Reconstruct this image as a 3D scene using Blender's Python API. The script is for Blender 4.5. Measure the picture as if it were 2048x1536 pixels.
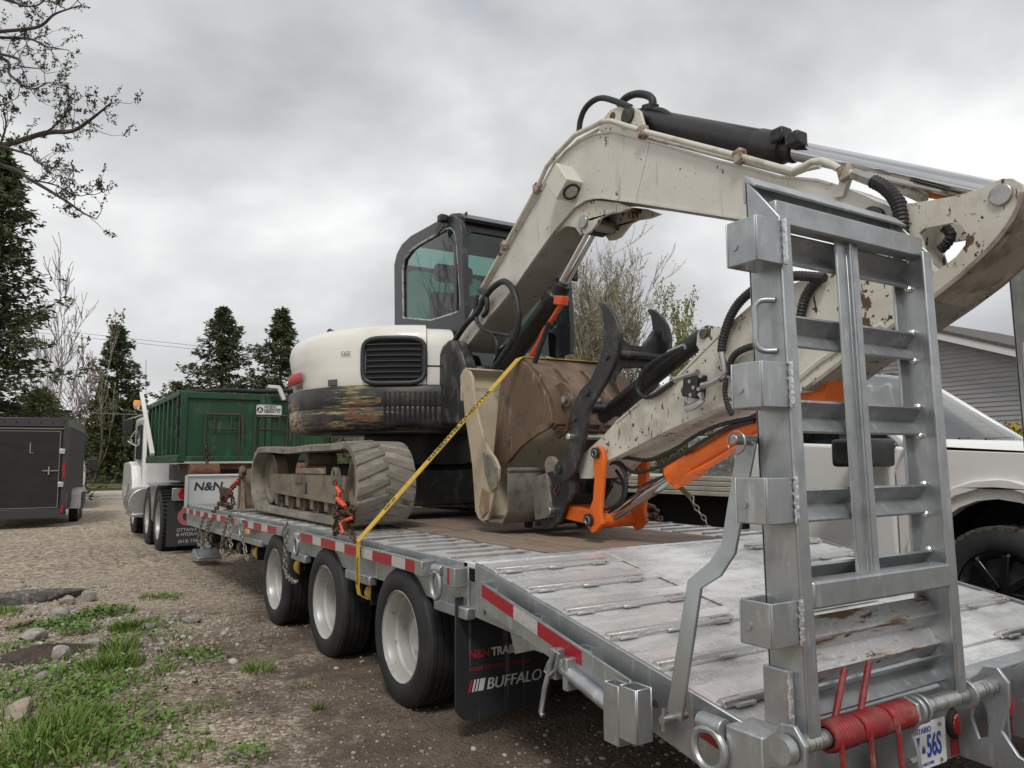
import bpy, bmesh, math, random
import numpy as np
from mathutils import Vector, Matrix
from mathutils.geometry import tessellate_polygon
for o in list(bpy.data.objects): bpy.data.objects.remove(o)
SC = bpy.context.scene; COL = SC.collection
R = math.radians
# ------------------------------------------------------------------ camera
PITCH, YAW, ROLL, HC, FPX = R(5.74), R(32.2), R(0.40), 1.37, 1538.0
FW = Vector((math.sin(YAW)*math.cos(PITCH), math.cos(YAW)*math.cos(PITCH), math.sin(PITCH)))
r0 = Vector((math.cos(YAW), -math.sin(YAW), 0)); u0 = r0.cross(FW)
RT = r0*math.cos(ROLL) - u0*math.sin(ROLL); UP = u0*math.cos(ROLL) + r0*math.sin(ROLL)
CAMP = Vector((0, 0, HC))
cd = bpy.data.cameras.new('camera'); cam = bpy.data.objects.new('camera', cd); COL.objects.link(cam)
mw = Matrix.Identity(4)
for i in range(3): mw[i][0], mw[i][1], mw[i][2], mw[i][3] = RT[i], UP[i], -FW[i], CAMP[i]
cam.matrix_world = mw
cd.sensor_fit = 'HORIZONTAL'; cd.sensor_width = 36.0; cd.lens = FPX/2048*36.0; cd.clip_end = 3000; cd.clip_start = .05
SC.camera = cam
# ------------------------------------------------------------------ sky
W = bpy.data.worlds.new("World"); SC.world = W; W.use_nodes = True
nt = W.node_tree; N = nt.nodes; L = nt.links; N.clear()
SUN_EL, SUN_AZ = 52, 215          # degrees, azimuth clockwise from +Y
out = N.new('ShaderNodeOutputWorld'); bg = N.new('ShaderNodeBackground'); bg.inputs[1].default_value = .1
sky = N.new('ShaderNodeTexSky'); sky.sky_type = 'NISHITA'; sky.sun_disc = False
sky.sun_elevation = R(SUN_EL); sky.sun_rotation = R(SUN_AZ); sky.air_density = 1.2; sky.dust_density = .8
tc = N.new('ShaderNodeTexCoord')
mp = N.new('ShaderNodeMapping'); mp.inputs['Scale'].default_value = (1.0, 1.0, 1.6); mp.inputs['Location'].default_value = (3.3, 1.2, .4)
n1 = N.new('ShaderNodeTexNoise'); n1.inputs['Scale'].default_value = 2.1; n1.inputs['Detail'].default_value = 6; n1.inputs['Roughness'].default_value = .50; n1.inputs['Distortion'].default_value = .12
n2 = N.new('ShaderNodeTexNoise'); n2.inputs['Scale'].default_value = 2.6; n2.inputs['Detail'].default_value = 5; n2.inputs['Roughness'].default_value = .5
rp = N.new('ShaderNodeValToRGB'); e = rp.color_ramp.elements
e[0].position = .34; e[0].color = (3.7, 3.8, 4.02, 1); e[1].position = .64; e[1].color = (8.1, 8.15, 8.2, 1)
x = rp.color_ramp.elements.new(.5); x.color = (5.55, 5.6, 5.68, 1)
rm = N.new('ShaderNodeMapRange'); rm.inputs[1].default_value = .64; rm.inputs[2].default_value = .80; rm.inputs[3].default_value = 1; rm.inputs[4].default_value = .45
mx = N.new('ShaderNodeMix'); mx.data_type = 'RGBA'
L.new(tc.outputs['Generated'], mp.inputs[0]); L.new(mp.outputs[0], n1.inputs['Vector']); L.new(mp.outputs[0], n2.inputs['Vector'])
L.new(n1.outputs[0], rp.inputs[0]); L.new(n2.outputs[0], rm.inputs[0])
L.new(rm.outputs[0], mx.inputs[0]); L.new(sky.outputs[0], mx.inputs[6]); L.new(rp.outputs[0], mx.inputs[7])
L.new(mx.outputs[2], bg.inputs[0]); L.new(bg.outputs[0], out.inputs[0])
sl = bpy.data.lights.new('sun', 'SUN'); sl.energy = 1.4; sl.angle = R(12); sl.color = (1, .975, .94)
so = bpy.data.objects.new('sun', sl); COL.objects.link(so)
sd = Vector((math.sin(R(SUN_AZ))*math.cos(R(SUN_EL)), math.cos(R(SUN_AZ))*math.cos(R(SUN_EL)), math.sin(R(SUN_EL))))
so.rotation_euler = (-sd).to_track_quat('-Z', 'Y').to_euler(); so.location = (0, 0, 30)
SC.view_settings.view_transform = 'Standard'; SC.view_settings.look = 'None'
SC.view_settings.exposure = 0.33; SC.view_settings.gamma = 1
# ------------------------------------------------------------------ measuring helpers
def ray(px, py):
    d = FW*FPX + RT*(px-1024) - UP*(py-768); return d.normalized()
def qx(px, py, X): d = ray(px, py); return CAMP + d*(X/d.x)
def qy(px, py, Y): d = ray(px, py); return CAMP + d*(Y/d.y)
def qz(px, py, z): d = ray(px, py); return CAMP + d*((z-HC)/d.z)
def qd(px, py, D): d = ray(px, py); return CAMP + d*(D/d.dot(FW))
def yz(pts, X): return [(p.y, p.z) for p in (qx(a, b, X) for a, b in pts)]
# ------------------------------------------------------------------ materials
MATS = {}
def M(name, col, rough=.6, metal=0., layers=(), bump=None, isl=None, coat=0., spec=.5, trans=0., emit=None):
    """layers: (colour, noise scale, lo, hi, stretch xyz, roughness or None)"""
    if name in MATS: return MATS[name]
    m = bpy.data.materials.new(name); m.use_nodes = True; t = m.node_tree; b = t.nodes['Principled BSDF']
    b.inputs['Base Color'].default_value = (*col, 1); b.inputs['Roughness'].default_value = rough; b.inputs['Metallic'].default_value = metal
    b.inputs['Specular IOR Level'].default_value = spec; b.inputs['Coat Weight'].default_value = coat
    if trans: b.inputs['Transmission Weight'].default_value = trans
    tc = t.nodes.new('ShaderNodeTexCoord'); cur = None
    if isl:
        g = t.nodes.new('ShaderNodeNewGeometry'); r = t.nodes.new('ShaderNodeValToRGB'); r.color_ramp.interpolation = 'LINEAR'
        el = r.color_ramp.elements
        while len(el) < len(isl): el.new(.5)
        for i, c in enumerate(isl): el[i].position = i/(len(isl)-1); el[i].color = (*c, 1)
        t.links.new(g.outputs['Random Per Island'], r.inputs[0]); cur = r.outputs[0]; t.links.new(cur, b.inputs['Base Color'])
    rc = mc = None
    for i, lay in enumerate(layers):
        c, sc, lo, hi, st, rg = lay[:6]
        mp = t.nodes.new('ShaderNodeMapping'); mp.inputs['Scale'].default_value = st; mp.inputs['Location'].default_value = (i*7.3, i*3.1, i*5.7)
        n = t.nodes.new('ShaderNodeTexNoise'); n.inputs['Scale'].default_value = sc; n.inputs['Detail'].default_value = 6; n.inputs['Roughness'].default_value = .62
        mr = t.nodes.new('ShaderNodeMapRange'); mr.inputs[1].default_value = lo; mr.inputs[2].default_value = hi
        t.links.new(tc.outputs['Object'], mp.inputs[0]); t.links.new(mp.outputs[0], n.inputs['Vector']); t.links.new(n.outputs[0], mr.inputs[0])
        if len(lay) > 6:     # a stain with a place of its own: centre and radius in the thing's coordinates
            vd = t.nodes.new('ShaderNodeVectorMath'); vd.operation = 'DISTANCE'; vd.inputs[1].default_value = lay[6]; t.links.new(tc.outputs['Object'], vd.inputs[0])
            md = t.nodes.new('ShaderNodeMapRange'); md.inputs[1].default_value = lay[7]*.55; md.inputs[2].default_value = lay[7]; md.inputs[3].default_value = 1; md.inputs[4].default_value = 0; t.links.new(vd.outputs['Value'], md.inputs[0])
            mq = t.nodes.new('ShaderNodeMath'); mq.operation = 'MULTIPLY'; t.links.new(md.outputs[0], mq.inputs[0]); t.links.new(mr.outputs[0], mq.inputs[1]); mr = mq
        mix = t.nodes.new('ShaderNodeMix'); mix.data_type = 'RGBA'
        t.links.new(mr.outputs[0], mix.inputs[0]); mix.inputs[7].default_value = (*c, 1)
        if cur: t.links.new(cur, mix.inputs[6])
        else: mix.inputs[6].default_value = (*col, 1)
        cur = mix.outputs[2]; t.links.new(cur, b.inputs['Base Color'])
        if rg is not None:
            mf = t.nodes.new('ShaderNodeMix'); mf.data_type = 'FLOAT'; t.links.new(mr.outputs[0], mf.inputs[0])
            if rc: t.links.new(rc, mf.inputs[2])
            else: mf.inputs[2].default_value = rough
            mf.inputs[3].default_value = rg; rc = mf.outputs[0]; t.links.new(rc, b.inputs['Roughness'])
            if metal > .3:
                mm = t.nodes.new('ShaderNodeMix'); mm.data_type = 'FLOAT'; t.links.new(mr.outputs[0], mm.inputs[0])
                if mc: t.links.new(mc, mm.inputs[2])
                else: mm.inputs[2].default_value = metal
                mm.inputs[3].default_value = metal if rg < .55 else .05; mc = mm.outputs[0]; t.links.new(mc, b.inputs['Metallic'])
    if bump:
        n = t.nodes.new('ShaderNodeTexNoise'); n.inputs['Scale'].default_value = bump[0]; n.inputs['Detail'].default_value = 4
        bp = t.nodes.new('ShaderNodeBump'); bp.inputs['Strength'].default_value = bump[1]; bp.inputs['Distance'].default_value = bump[2] if len(bump) > 2 else .004
        t.links.new(tc.outputs['Object'], n.inputs['Vector']); t.links.new(n.outputs[0], bp.inputs['Height']); t.links.new(bp.outputs[0], b.inputs['Normal'])
    if emit:
        b.inputs['Emission Color'].default_value = (*emit[0], 1); b.inputs['Emission Strength'].default_value = emit[1]
    MATS[name] = m; return m
S1 = (1, 1, 1)
RUST = (.10, .04, .015)
GALV = M('galvanised steel', (.43, .45, .455), .40, .78, [((.34, .36, .37), 9, .42, .66, (1, 1, 1), .44), ((.58, .59, .59), 28, .56, .72, (1, 1, .25), .5), ((.30, .27, .23), 3.2, .66, .86, S1, .52)], (55, .10, .002))
GALVD = M('galvanised deck plate', (.76, .76, .75), .46, .55, [((.48, .48, .47), 5, .42, .66, (1, 2.5, 1), .5), ((.80, .80, .78), 90, .54, .60, (1, .5, 1), .45), ((.32, .28, .23), 2.3, .60, .85, S1, .6)], (140, .22, .003))
GALVR = M('rust streaked galvanised', (.60, .60, .59), .42, .7, [((.75, .75, .74), 60, .55, .62, (1, 1, 1), .42), ((.16, .085, .045), 7, .50, .60, (.5, 3, 3), .85), (RUST, 16, .60, .66, (.6, 2, 2), .9)], (90, .2, .003))
WELD = M('weld bead', (.75, .76, .77), .28, .9, [], (120, .6, .004))
PAINTW = M('worn off white paint', (.60, .585, .53), .42, 0, [((.50, .47, .40), 3.0, .45, .75, S1, .5), ((.33, .30, .25), 24, .68, .76, S1, .6), ((.10, .06, .04), 13, .685, .70, (1, 1, 1), .8), ((.05, .03, .025), 34, .675, .69, S1, .8), ((.30, .27, .22), 5, .60, .72, (1, 3, .4), .5)], (40, .03))
PAINTS = M('chipped stick paint', (.60, .575, .50), .46, 0, [((.44, .39, .32), 4.0, .45, .78, S1, .55), ((.10, .055, .038), 6, .635, .65, (1, 1.5, 1), .8), ((.05, .03, .025), 26, .62, .64, S1, .8), ((.055, .042, .035), 12, .63, .66, (1, 3.4, .6), .8), ((.22, .185, .145), 1.8, .52, .72, S1, .7), ((.28, .2, .14), 2.2, .62, .78, S1, .7)], (40, .04))
HOODW = M('cream hood paint', (.72, .705, .645), .34, 0, [((.60, .575, .50), 2.2, .48, .8, S1, .45), ((.24, .21, .17), 15, .71, .73, (1, 1, 1.6), .7)], None, coat=.2)
CWBLK = M('scraped black paint', (.022, .023, .025), .42, 0, [((.10, .085, .06), 4.0, .5, .75, (1, 1, 1), .6), ((.25, .20, .10), 3.2, .60, .64, (.5, .5, 8), .75), ((.33, .26, .12), 7, .50, .57, (.5, .5, 7), .75, (-.93, -.74, .86), .30), ((.15, .07, .04), 6, .47, .54, (1, 1, 2.2), .85, (-.87, -.83, .84), .17), ((.33, .28, .20), 9, .42, .5, (1, 1, 3), .85, (-1.17, .0, .80), .26), ((.022, .023, .025), 30, .56, .60, (.4, .4, 2), .5)], (50, .1))
BLACK = M('black paint', (.012, .012, .013), .42, 0, [((.045, .042, .038), 6, .5, .75, S1, .6)], (60, .06))
BLACKM = M('worn black steel', (.025, .025, .026), .45, .1, [((.13, .12, .105), 12, .52, .7, (1, 1, .5), .5), ((.09, .06, .045), 4, .6, .75, S1, .7)], (45, .12))
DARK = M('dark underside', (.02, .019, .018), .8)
RUBBER = M('tyre rubber', (.012, .012, .013), .66, 0, [((.03, .028, .026), 5, .45, .75, S1, .75)], (80, .15, .002))
HOSE = M('black hose', (.016, .016, .017), .5, 0, [((.05, .047, .043), 20, .55, .7, S1, .6)])
TRACKR = M('dusty track rubber', (.17, .155, .13), .85, 0, [((.31, .28, .23), 4, .42, .68, S1, .92), ((.075, .068, .06), 7, .54, .68, S1, .7)], (45, .5, .008))
TRACKF = M('muddy track frame', (.20, .165, .12), .85, 0, [((.09, .075, .06), 5, .45, .7, (1, 1, 1), .85), ((.28, .24, .18), 14, .58, .72, S1, .9)], (40, .3, .005))
ORANGE = M('orange paint', (.74, .135, .010), .4, 0, [((.40, .075, .01), 5, .5, .8, S1, .5), ((.04, .025, .02), 22, .66, .69, S1, .75)], (50, .04))
CHROME = M('chrome rod', (.60, .60, .61), .12, 1.0, [((.5, .5, .5), 3, .5, .8, (.3, 1, 1), .25)])
STEEL = M('plain steel', (.42, .42, .41), .35, .9, [((.2, .19, .18), 15, .5, .75, S1, .5)])
TAN = M('tan bucket paint', (.44, .37, .26), .6, 0, [((.34, .28, .19), 3.5, .45, .72, S1, .65), ((.20, .18, .15), 6, .60, .74, S1, .5)], (30, .06))
TANW = M('scuffed bucket steel', (.20, .185, .155), .55, .25, [((.30, .26, .19), 5, .48, .68, S1, .6), ((.11, .10, .09), 14, .5, .7, S1, .5)], (50, .12))
BROWN = M('brown rusty bucket', (.135, .085, .055), .62, .15, [((.26, .20, .155), 30, .60, .68, (1, 1, .15), .55), ((.20, .15, .11), 3, .55, .75, (1, .5, 1.5), .5), ((.21, .145, .10), 4, .45, .72, (1, 1, .6), .7), ((.06, .045, .035), 9, .55, .72, S1, .6)], (45, .15))
CHAINR = M('rusty chain', (.075, .045, .03), .7, .5, [((.14, .08, .045), 30, .45, .65, S1, .8)])
CHAING = M('grey chain', (.30, .28, .25), .5, .8, [((.15, .11, .08), 30, .5, .65, S1, .7)])
BINDER = M('orange red lever paint', (.75, .085, .03), .4, 0, [((.4, .05, .02), 18, .55, .7, S1, .5)])
STRAP = M('yellow webbing', (.55, .36, .045), .75, 0, [((.40, .26, .03), 30, .45, .7, S1, .8)], (400, .3, .001))
STRAPD = M('dirty strap roll', (.16, .12, .08), .85, 0, [((.09, .07, .055), 25, .45, .65, S1, .9)], (200, .3, .002))
REDT = M('red reflective tape', (.34, .012, .022), .35, 0, [((.25, .012, .02), 60, .45, .6, S1, .4)], (300, .06, .001))
WHTT = M('silver reflective tape', (.60, .60, .58), .32, .35, [((.45, .45, .44), 50, .45, .65, S1, .4)], (300, .06, .001))
WOOD = M('worn deck board', (.25, .19, .145), .85, 0, [((.17, .125, .095), 9, .42, .66, (6, .35, 1), .85), ((.33, .27, .21), 16, .55, .74, (8, .3, 1), .9), ((.09, .065, .05), 2.5, .6, .8, S1, .8)], (60, .25, .003))
REDP = M('red painted spring', (.25, .017, .02), .5, 0, [((.17, .03, .03), 14, .45, .72, S1, .6), ((.30, .13, .10), 9, .5, .75, (1, 1, 2), .8)], (60, .08))
LENSR = M('red lens', (.40, .01, .012), .15, 0, coat=.6)
LENSA = M('amber lens', (.85, .28, .02), .2, 0, coat=.4)
TEXTW = M('faded white lettering', (.55, .55, .53), .7)
TEXTR = M('faded red lettering', (.30, .02, .025), .7)
TEXTK = M('black lettering', (.012, .012, .013), .6)
TEXTB = M('blue lettering', (.015, .07, .36), .5)
PLATEW = M('plate white', (.72, .72, .70), .4, 0, [((.55, .54, .50), 20, .5, .75, S1, .5)])
SILV = M('painted silver rim', (.46, .46, .44), .36, .4, [((.33, .31, .27), 5, .46, .70, S1, .55), ((.16, .14, .115), 12, .62, .72, S1, .75)], (80, .06))
WHITE = M('white vehicle paint', (.78, .78, .76), .22, 0, [((.68, .67, .64), 2, .5, .8, S1, .3)], coat=.5)
DWHITE = M('dusty white paint', (.76, .75, .72), .3, 0, [((.55, .50, .43), 1.6, .55, .8, (1, 1, 2), .5)], coat=.25)
GREEN = M('dark green bin paint', (.010, .052, .020), .45, 0, [((.012, .06, .028), 2.6, .45, .7, S1, .5), ((.09, .042, .03), 4.5, .615, .66, (1, 1, 1), .8), ((.035, .11, .055), 9, .55, .74, (1, 1, .3), .55)], (40, .05))
RUSTY = M('rusted steel', (.13, .055, .03), .85, .1, [((.22, .11, .06), 8, .45, .68, S1, .9), ((.05, .03, .022), 14, .55, .7, S1, .8)], (60, .3))
CHAR = M('charcoal trailer skin', (.019, .0185, .018), .55, 0, [((.030, .028, .025), 2, .45, .75, (1, 1, 2), .6)], (3, .12, .02), spec=.3)
ALU = M('brushed aluminium', (.62, .61, .59), .35, .85, [((.42, .40, .37), 6, .5, .75, (1, 1, 3), .5)])
GLASSK = M('dark window glass', (.02, .03, .03), .04, 0, spec=.8, coat=.3)
def glass_mat(name, tint, refl=.9, ior=1.55):
    m = bpy.data.materials.new(name); m.use_nodes = True; t = m.node_tree; t.nodes.clear()
    o = t.nodes.new('ShaderNodeOutputMaterial'); a = t.nodes.new('ShaderNodeBsdfTransparent'); g = t.nodes.new('ShaderNodeBsdfGlossy')
    f = t.nodes.new('ShaderNodeFresnel'); mx = t.nodes.new('ShaderNodeMixShader'); f.inputs[0].default_value = ior
    a.inputs[0].default_value = (*tint, 1); g.inputs[0].default_value = (refl, refl, refl, 1); g.inputs['Roughness'].default_value = .02
    ge = t.nodes.new('ShaderNodeNewGeometry'); im = t.nodes.new('ShaderNodeMath'); im.operation = 'MULTIPLY_ADD'; im.inputs[1].default_value = -1; im.inputs[2].default_value = 1; mu = t.nodes.new('ShaderNodeMath'); mu.operation = 'MULTIPLY'
    t.links.new(ge.outputs['Backfacing'], im.inputs[0]); t.links.new(im.outputs[0], mu.inputs[0]); t.links.new(f.outputs[0], mu.inputs[1]); t.links.new(mu.outputs[0], mx.inputs[0]); t.links.new(a.outputs[0], mx.inputs[1]); t.links.new(g.outputs[0], mx.inputs[2]); t.links.new(mx.outputs[0], o.inputs[0])
    MATS[name] = m; return m
GLASS = glass_mat('green tinted glass', (.40, .60, .545), .95, 1.75)
GLASSW = glass_mat('windscreen glass', (.36, .41, .40), .95, 1.85)
def plate_mat(name, base, metal, rough, sc):
    """diamond tread plate: crossed diagonal dashes as relief"""
    m = M(name, base, rough, metal, [((.42, .41, .39), 6, .5, .72, S1, .5)]); t = m.node_tree; b = t.nodes['Principled BSDF']
    tc = t.nodes.new('ShaderNodeTexCoord'); hs = []
    for i, a in enumerate((R(35), R(-35))):
        mp = t.nodes.new('ShaderNodeMapping'); mp.inputs['Rotation'].default_value = (a, a, a); mp.inputs['Scale'].default_value = (sc, sc*.45, sc*.45)
        v = t.nodes.new('ShaderNodeTexVoronoi'); v.feature = 'F1'; v.inputs['Scale'].default_value = 1; v.inputs['Randomness'].default_value = 0
        t.links.new(tc.outputs['Object'], mp.inputs[0]); t.links.new(mp.outputs[0], v.inputs['Vector']); hs.append(v.outputs['Distance'])
    mn = t.nodes.new('ShaderNodeMath'); mn.operation = 'MINIMUM'; t.links.new(hs[0], mn.inputs[0]); t.links.new(hs[1], mn.inputs[1])
    bp = t.nodes.new('ShaderNodeBump'); bp.invert = True; bp.inputs['Strength'].default_value = .9; bp.inputs['Distance'].default_value = .01
    t.links.new(mn.outputs[0], bp.inputs['Height']); t.links.new(bp.outputs[0], b.inputs['Normal']); return m
TREAD = plate_mat('aluminium tread plate', (.58, .57, .55), .85, .33, 30)
# ------------------------------------------------------------------ object helpers
ORG = {}
def tag(o, label=None, cat=None, group=None, kind=None):
    if label: o['label'] = label
    if cat: o['category'] = cat
    if group: o['group'] = group
    if kind: o['kind'] = kind
    return o
def thing(name, label, cat, loc=(0, 0, 0), group=None, rotz=0):
    o = bpy.data.objects.new(name, None); COL.objects.link(o); o.empty_display_size = .2
    o.location = loc; o.rotation_euler = (0, 0, rotz); ORG[o] = Vector(loc) if not rotz else Vector((0, 0, 0))
    return tag(o, label, cat, group)
def V(*a): return Vector(a)
class MB:
    def __init__(s): s.v = []; s.f = []
    def add(s, vs, fs):
        k = len(s.v); s.v += [tuple(p) for p in vs]; s.f += [tuple(i+k for i in f) for f in fs]; return s
    def box(s, x0, x1, y0, y1, z0, z1):
        return s.add([(x, y, z) for z in (z0, z1) for y in (y0, y1) for x in (x0, x1)], [(0, 2, 3, 1), (4, 5, 7, 6), (0, 1, 5, 4), (2, 6, 7, 3), (0, 4, 6, 2), (1, 3, 7, 5)])
    def obox(s, c, ax, ay, az):
        c = Vector(c); ax = Vector(ax); ay = Vector(ay); az = Vector(az)
        return s.add([c+ax*i+ay*j+az*k for k in (-1, 1) for j in (-1, 1) for i in (-1, 1)], [(0, 2, 3, 1), (4, 5, 7, 6), (0, 1, 5, 4), (2, 6, 7, 3), (0, 4, 6, 2), (1, 3, 7, 5)])
    def bar(s, p0, p1, w, h, up=(0, 0, 1)):
        p0 = Vector(p0); p1 = Vector(p1); d = (p1-p0); l = d.length; d.normalize(); u = Vector(up); sx = d.cross(u)
        if sx.length < 1e-4: sx = d.cross(Vector((1, 0, 0)))
        sx.normalize(); u = sx.cross(d)
        return s.obox((p0+p1)/2, d*l/2, sx*w/2, u*h/2)
    def tube(s, pts, r, n=8, cap=True, rr=None, closed=False):
        pts = [Vector(p) for p in pts]; m = len(pts); rings = []; nrm = None
        for i, p in enumerate(pts):
            if closed: t = pts[(i+1) % m]-pts[i-1]
            else: t = (pts[min(i+1, m-1)]-pts[max(i-1, 0)])
            t.normalize()
            if nrm is None: nrm = t.orthogonal().normalized()
            else:
                nrm = nrm-t*nrm.dot(t)
                nrm = nrm.normalized() if nrm.length > 1e-5 else t.orthogonal().normalized()
            bn = t.cross(nrm); q = rr[i] if rr else r
            rings.append([p+nrm*(q*math.cos(2*math.pi*k/n))+bn*(q*math.sin(2*math.pi*k/n)) for k in range(n)])
        vs = [v for g in rings for v in g]; fs = []
        for i in range(m if closed else m-1):
            j = (i+1) % m
            for k in range(n): fs.append((i*n+k, i*n+(k+1) % n, j*n+(k+1) % n, j*n+k))
        if cap and not closed: fs += [tuple(range(n-1, -1, -1)), tuple(range((m-1)*n, m*n))]
        return s.add(vs, fs)
    def cyl(s, p0, p1, r, n=16, r1=None): return s.tube([p0, p1], r, n, True, [r, r if r1 is None else r1])
    def lathe(s, prof, c, axis, n=32, a0=0, a1=2*math.pi):
        """prof: (distance along axis, radius); full turn unless a0/a1"""
        ax = Vector(axis).normalized(); u = ax.orthogonal().normalized(); w = ax.cross(u); c = Vector(c); full = abs(a1-a0-2*math.pi) < 1e-4
        k = n if full else n+1
        vs = [c+ax*d+(u*math.cos(a0+(a1-a0)*i/n)+w*math.sin(a0+(a1-a0)*i/n))*r for (d, r) in prof for i in range(k)]
        fs = [(j*k+i, j*k+(i+1) % k, (j+1)*k+(i+1) % k, (j+1)*k+i) for j in range(len(prof)-1) for i in range(n)]
        return s.add(vs, fs)
    def prism(s, poly, w0, w1, fn=None, holes=()):
        """flat outline (u,v) pushed from w0 to w1; fn maps (u,v,w); the default is an outline in Y,Z pushed along X"""
        fn = fn or (lambda a, b, w: (w, a, b)); loops = [list(poly)]+[list(h) for h in holes]
        tr = tessellate_polygon([[Vector((a, b, 0)) for a, b in l] for l in loops]); flat = [p for l in loops for p in l]; n = len(flat)
        vs = [fn(a, b, w0) for a, b in flat]+[fn(a, b, w1) for a, b in flat]; fs = [t for t in tr]+[tuple(i+n for i in reversed(t)) for t in tr]; k = 0
        for l in loops:
            m = len(l)
            for i in range(m): fs.append((k+i, k+(i+1) % m, n+k+(i+1) % m, n+k+i))
            k += m
        return s.add(vs, fs)
    def ribbon(s, line, t, w0, w1, fn=None):
        """thick strip following a polyline in (u,v)"""
        o = offset(line, t); return s.prism(list(line)+o[::-1], w0, w1, fn)
    def build(s, name, mat, parent=None, bevel=0, smooth=40, seg=2, local=False, label=None):
        me = bpy.data.meshes.new(name); of = Vector((0, 0, 0))
        if parent is not None and not local: of = ORG[parent]
        me.from_pydata([(a-of.x, b-of.y, c-of.z) for a, b, c in s.v], [], s.f)
        bm = bmesh.new(); bm.from_mesh(me); bmesh.ops.recalc_face_normals(bm, faces=bm.faces); bm.to_mesh(me); bm.free()
        me.materials.append(mat)
        if smooth: me.polygons.foreach_set('use_smooth', [True]*len(me.polygons)); me.set_sharp_from_angle(angle=R(smooth))
        o = bpy.data.objects.new(name, me); COL.objects.link(o)
        if parent is not None: o.parent = parent
        ORG[o] = of
        if label: o['label'] = label
        if bevel:
            b = o.modifiers.new('bevel', 'BEVEL'); b.width = bevel; b.segments = seg; b.limit_method = 'ANGLE'; b.angle_limit = R(38); b.harden_normals = False
        return o
def offset(line, t):
    pts = [Vector((a, b)) for a, b in line]; o = []
    for i, p in enumerate(pts):
        d = (pts[min(i+1, len(pts)-1)]-pts[max(i-1, 0)]).normalized(); o.append((p.x-d.y*t, p.y+d.x*t))
    return o
def spl(pts, n=8):
    """smooth curve through the points"""
    P = [Vector(p) for p in pts]; P = [P[0]*2-P[1]]+P+[P[-1]*2-P[-2]]; o = []
    for i in range(1, len(P)-2):
        a, b, c, d = P[i-1:i+3]
        for k in range(n):
            t = k/n; o.append(.5*((2*b)+(c-a)*t+(2*a-5*b+4*c-d)*t*t+(3*b-a-3*c+d)*t**3))
    return o+[P[-2]]
def spl2(pts, n=6): return [(p.x, p.y) for p in spl([(a, b, 0) for a, b in pts], n)]
def copy_of(src, parent, loc=None, rot=None, scale=None, mat=None):
    o = src.copy(); COL.objects.link(o); o.parent = parent
    if loc is not None: o.location = loc
    if rot is not None: o.rotation_euler = rot
    if scale is not None: o.scale = scale
    ORG[o] = ORG.get(parent, V(0, 0, 0)); return o
def dup(root, loc, rotz, label, group=None):
    r = root.copy(); COL.objects.link(r); r.location = loc; r.rotation_euler = (0, 0, rotz); r['label'] = label
    if group: r['group'] = group
    for ch in list(root.children):
        c = ch.copy(); COL.objects.link(c); c.parent = r
        for g in list(ch.children):
            d = g.copy(); COL.objects.link(d); d.parent = c
    return r
def text(body, size, mat, parent, origin, right, up, name='lettering', shear=0, bold=0, sx=1.0, align='LEFT', proud=.0015):
    cu = bpy.data.curves.new(name, 'FONT'); cu.body = body; cu.size = size; cu.extrude = .0006; cu.shear = shear; cu.offset = bold; cu.align_x = align; cu.space_line = .95
    to = bpy.data.objects.new(name, cu); COL.objects.link(to); dg = bpy.context.evaluated_depsgraph_get()
    me = bpy.data.meshes.new_from_object(to.evaluated_get(dg)); bpy.data.objects.remove(to); bpy.data.curves.remove(cu)
    r = Vector(right).normalized(); u = Vector(up).normalized(); n = r.cross(u); o = Vector(origin)-(ORG.get(parent, V(0, 0, 0)) if parent else V(0, 0, 0))+n*proud
    for v in me.vertices: x, y, z = v.co; v.co = o+r*(x*sx)+u*y+n*z
    me.materials.clear(); me.materials.append(mat); ob = bpy.data.objects.new(name, me); COL.objects.link(ob)
    if parent: ob.parent = parent
    ORG[ob] = ORG.get(parent, V(0, 0, 0)); return ob
def npmesh(name, verts, faces, mat, parent=None, org=(0, 0, 0)):
    """big meshes from arrays; faces all have the same number of corners"""
    me = bpy.data.meshes.new(name); verts = np.asarray(verts, np.float32)-np.asarray(org, np.float32); faces = np.asarray(faces, np.int32); k = faces.shape[1]
    me.vertices.add(len(verts)); me.vertices.foreach_set('co', verts.ravel()); me.loops.add(faces.size); me.loops.foreach_set('vertex_index', faces.ravel())
    me.polygons.add(len(faces)); me.polygons.foreach_set('loop_start', np.arange(0, faces.size, k, dtype=np.int32)); me.polygons.foreach_set('loop_total', np.full(len(faces), k, np.int32))
    me.update(calc_edges=True); me.validate(); me.materials.append(mat); o = bpy.data.objects.new(name, me); COL.objects.link(o)
    if parent: o.parent = parent
    return o
def chain_links(mb, pts, L=.05, wr=.0075, wd=.017):
    """a chain of oval links along a polyline"""
    P = spl(pts, 12); d = 0; acc = [0]
    for a, b in zip(P, P[1:]): d += (b-a).length; acc.append(d)
    n = max(2, int(d/(L*.74))); j = 0
    for i in range(n):
        s_ = (i+.5)/n*d
        while j < len(acc)-2 and acc[j+1] < s_: j += 1
        t = (P[j+1]-P[j]).normalized(); c = P[j].lerp(P[j+1], (s_-acc[j])/max(1e-6, acc[j+1]-acc[j])); sd_ = t.orthogonal().normalized(); ot = t.cross(sd_)
        if i % 2: sd_, ot = ot, sd_
        pts_ = []
        for k in range(10):
            a = 2*math.pi*k/10; pts_.append(c+t*(math.cos(a)*L*.42)+sd_*(math.sin(a)*wd))
        mb.tube(pts_, wr, 5, closed=True)
    return mb
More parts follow.
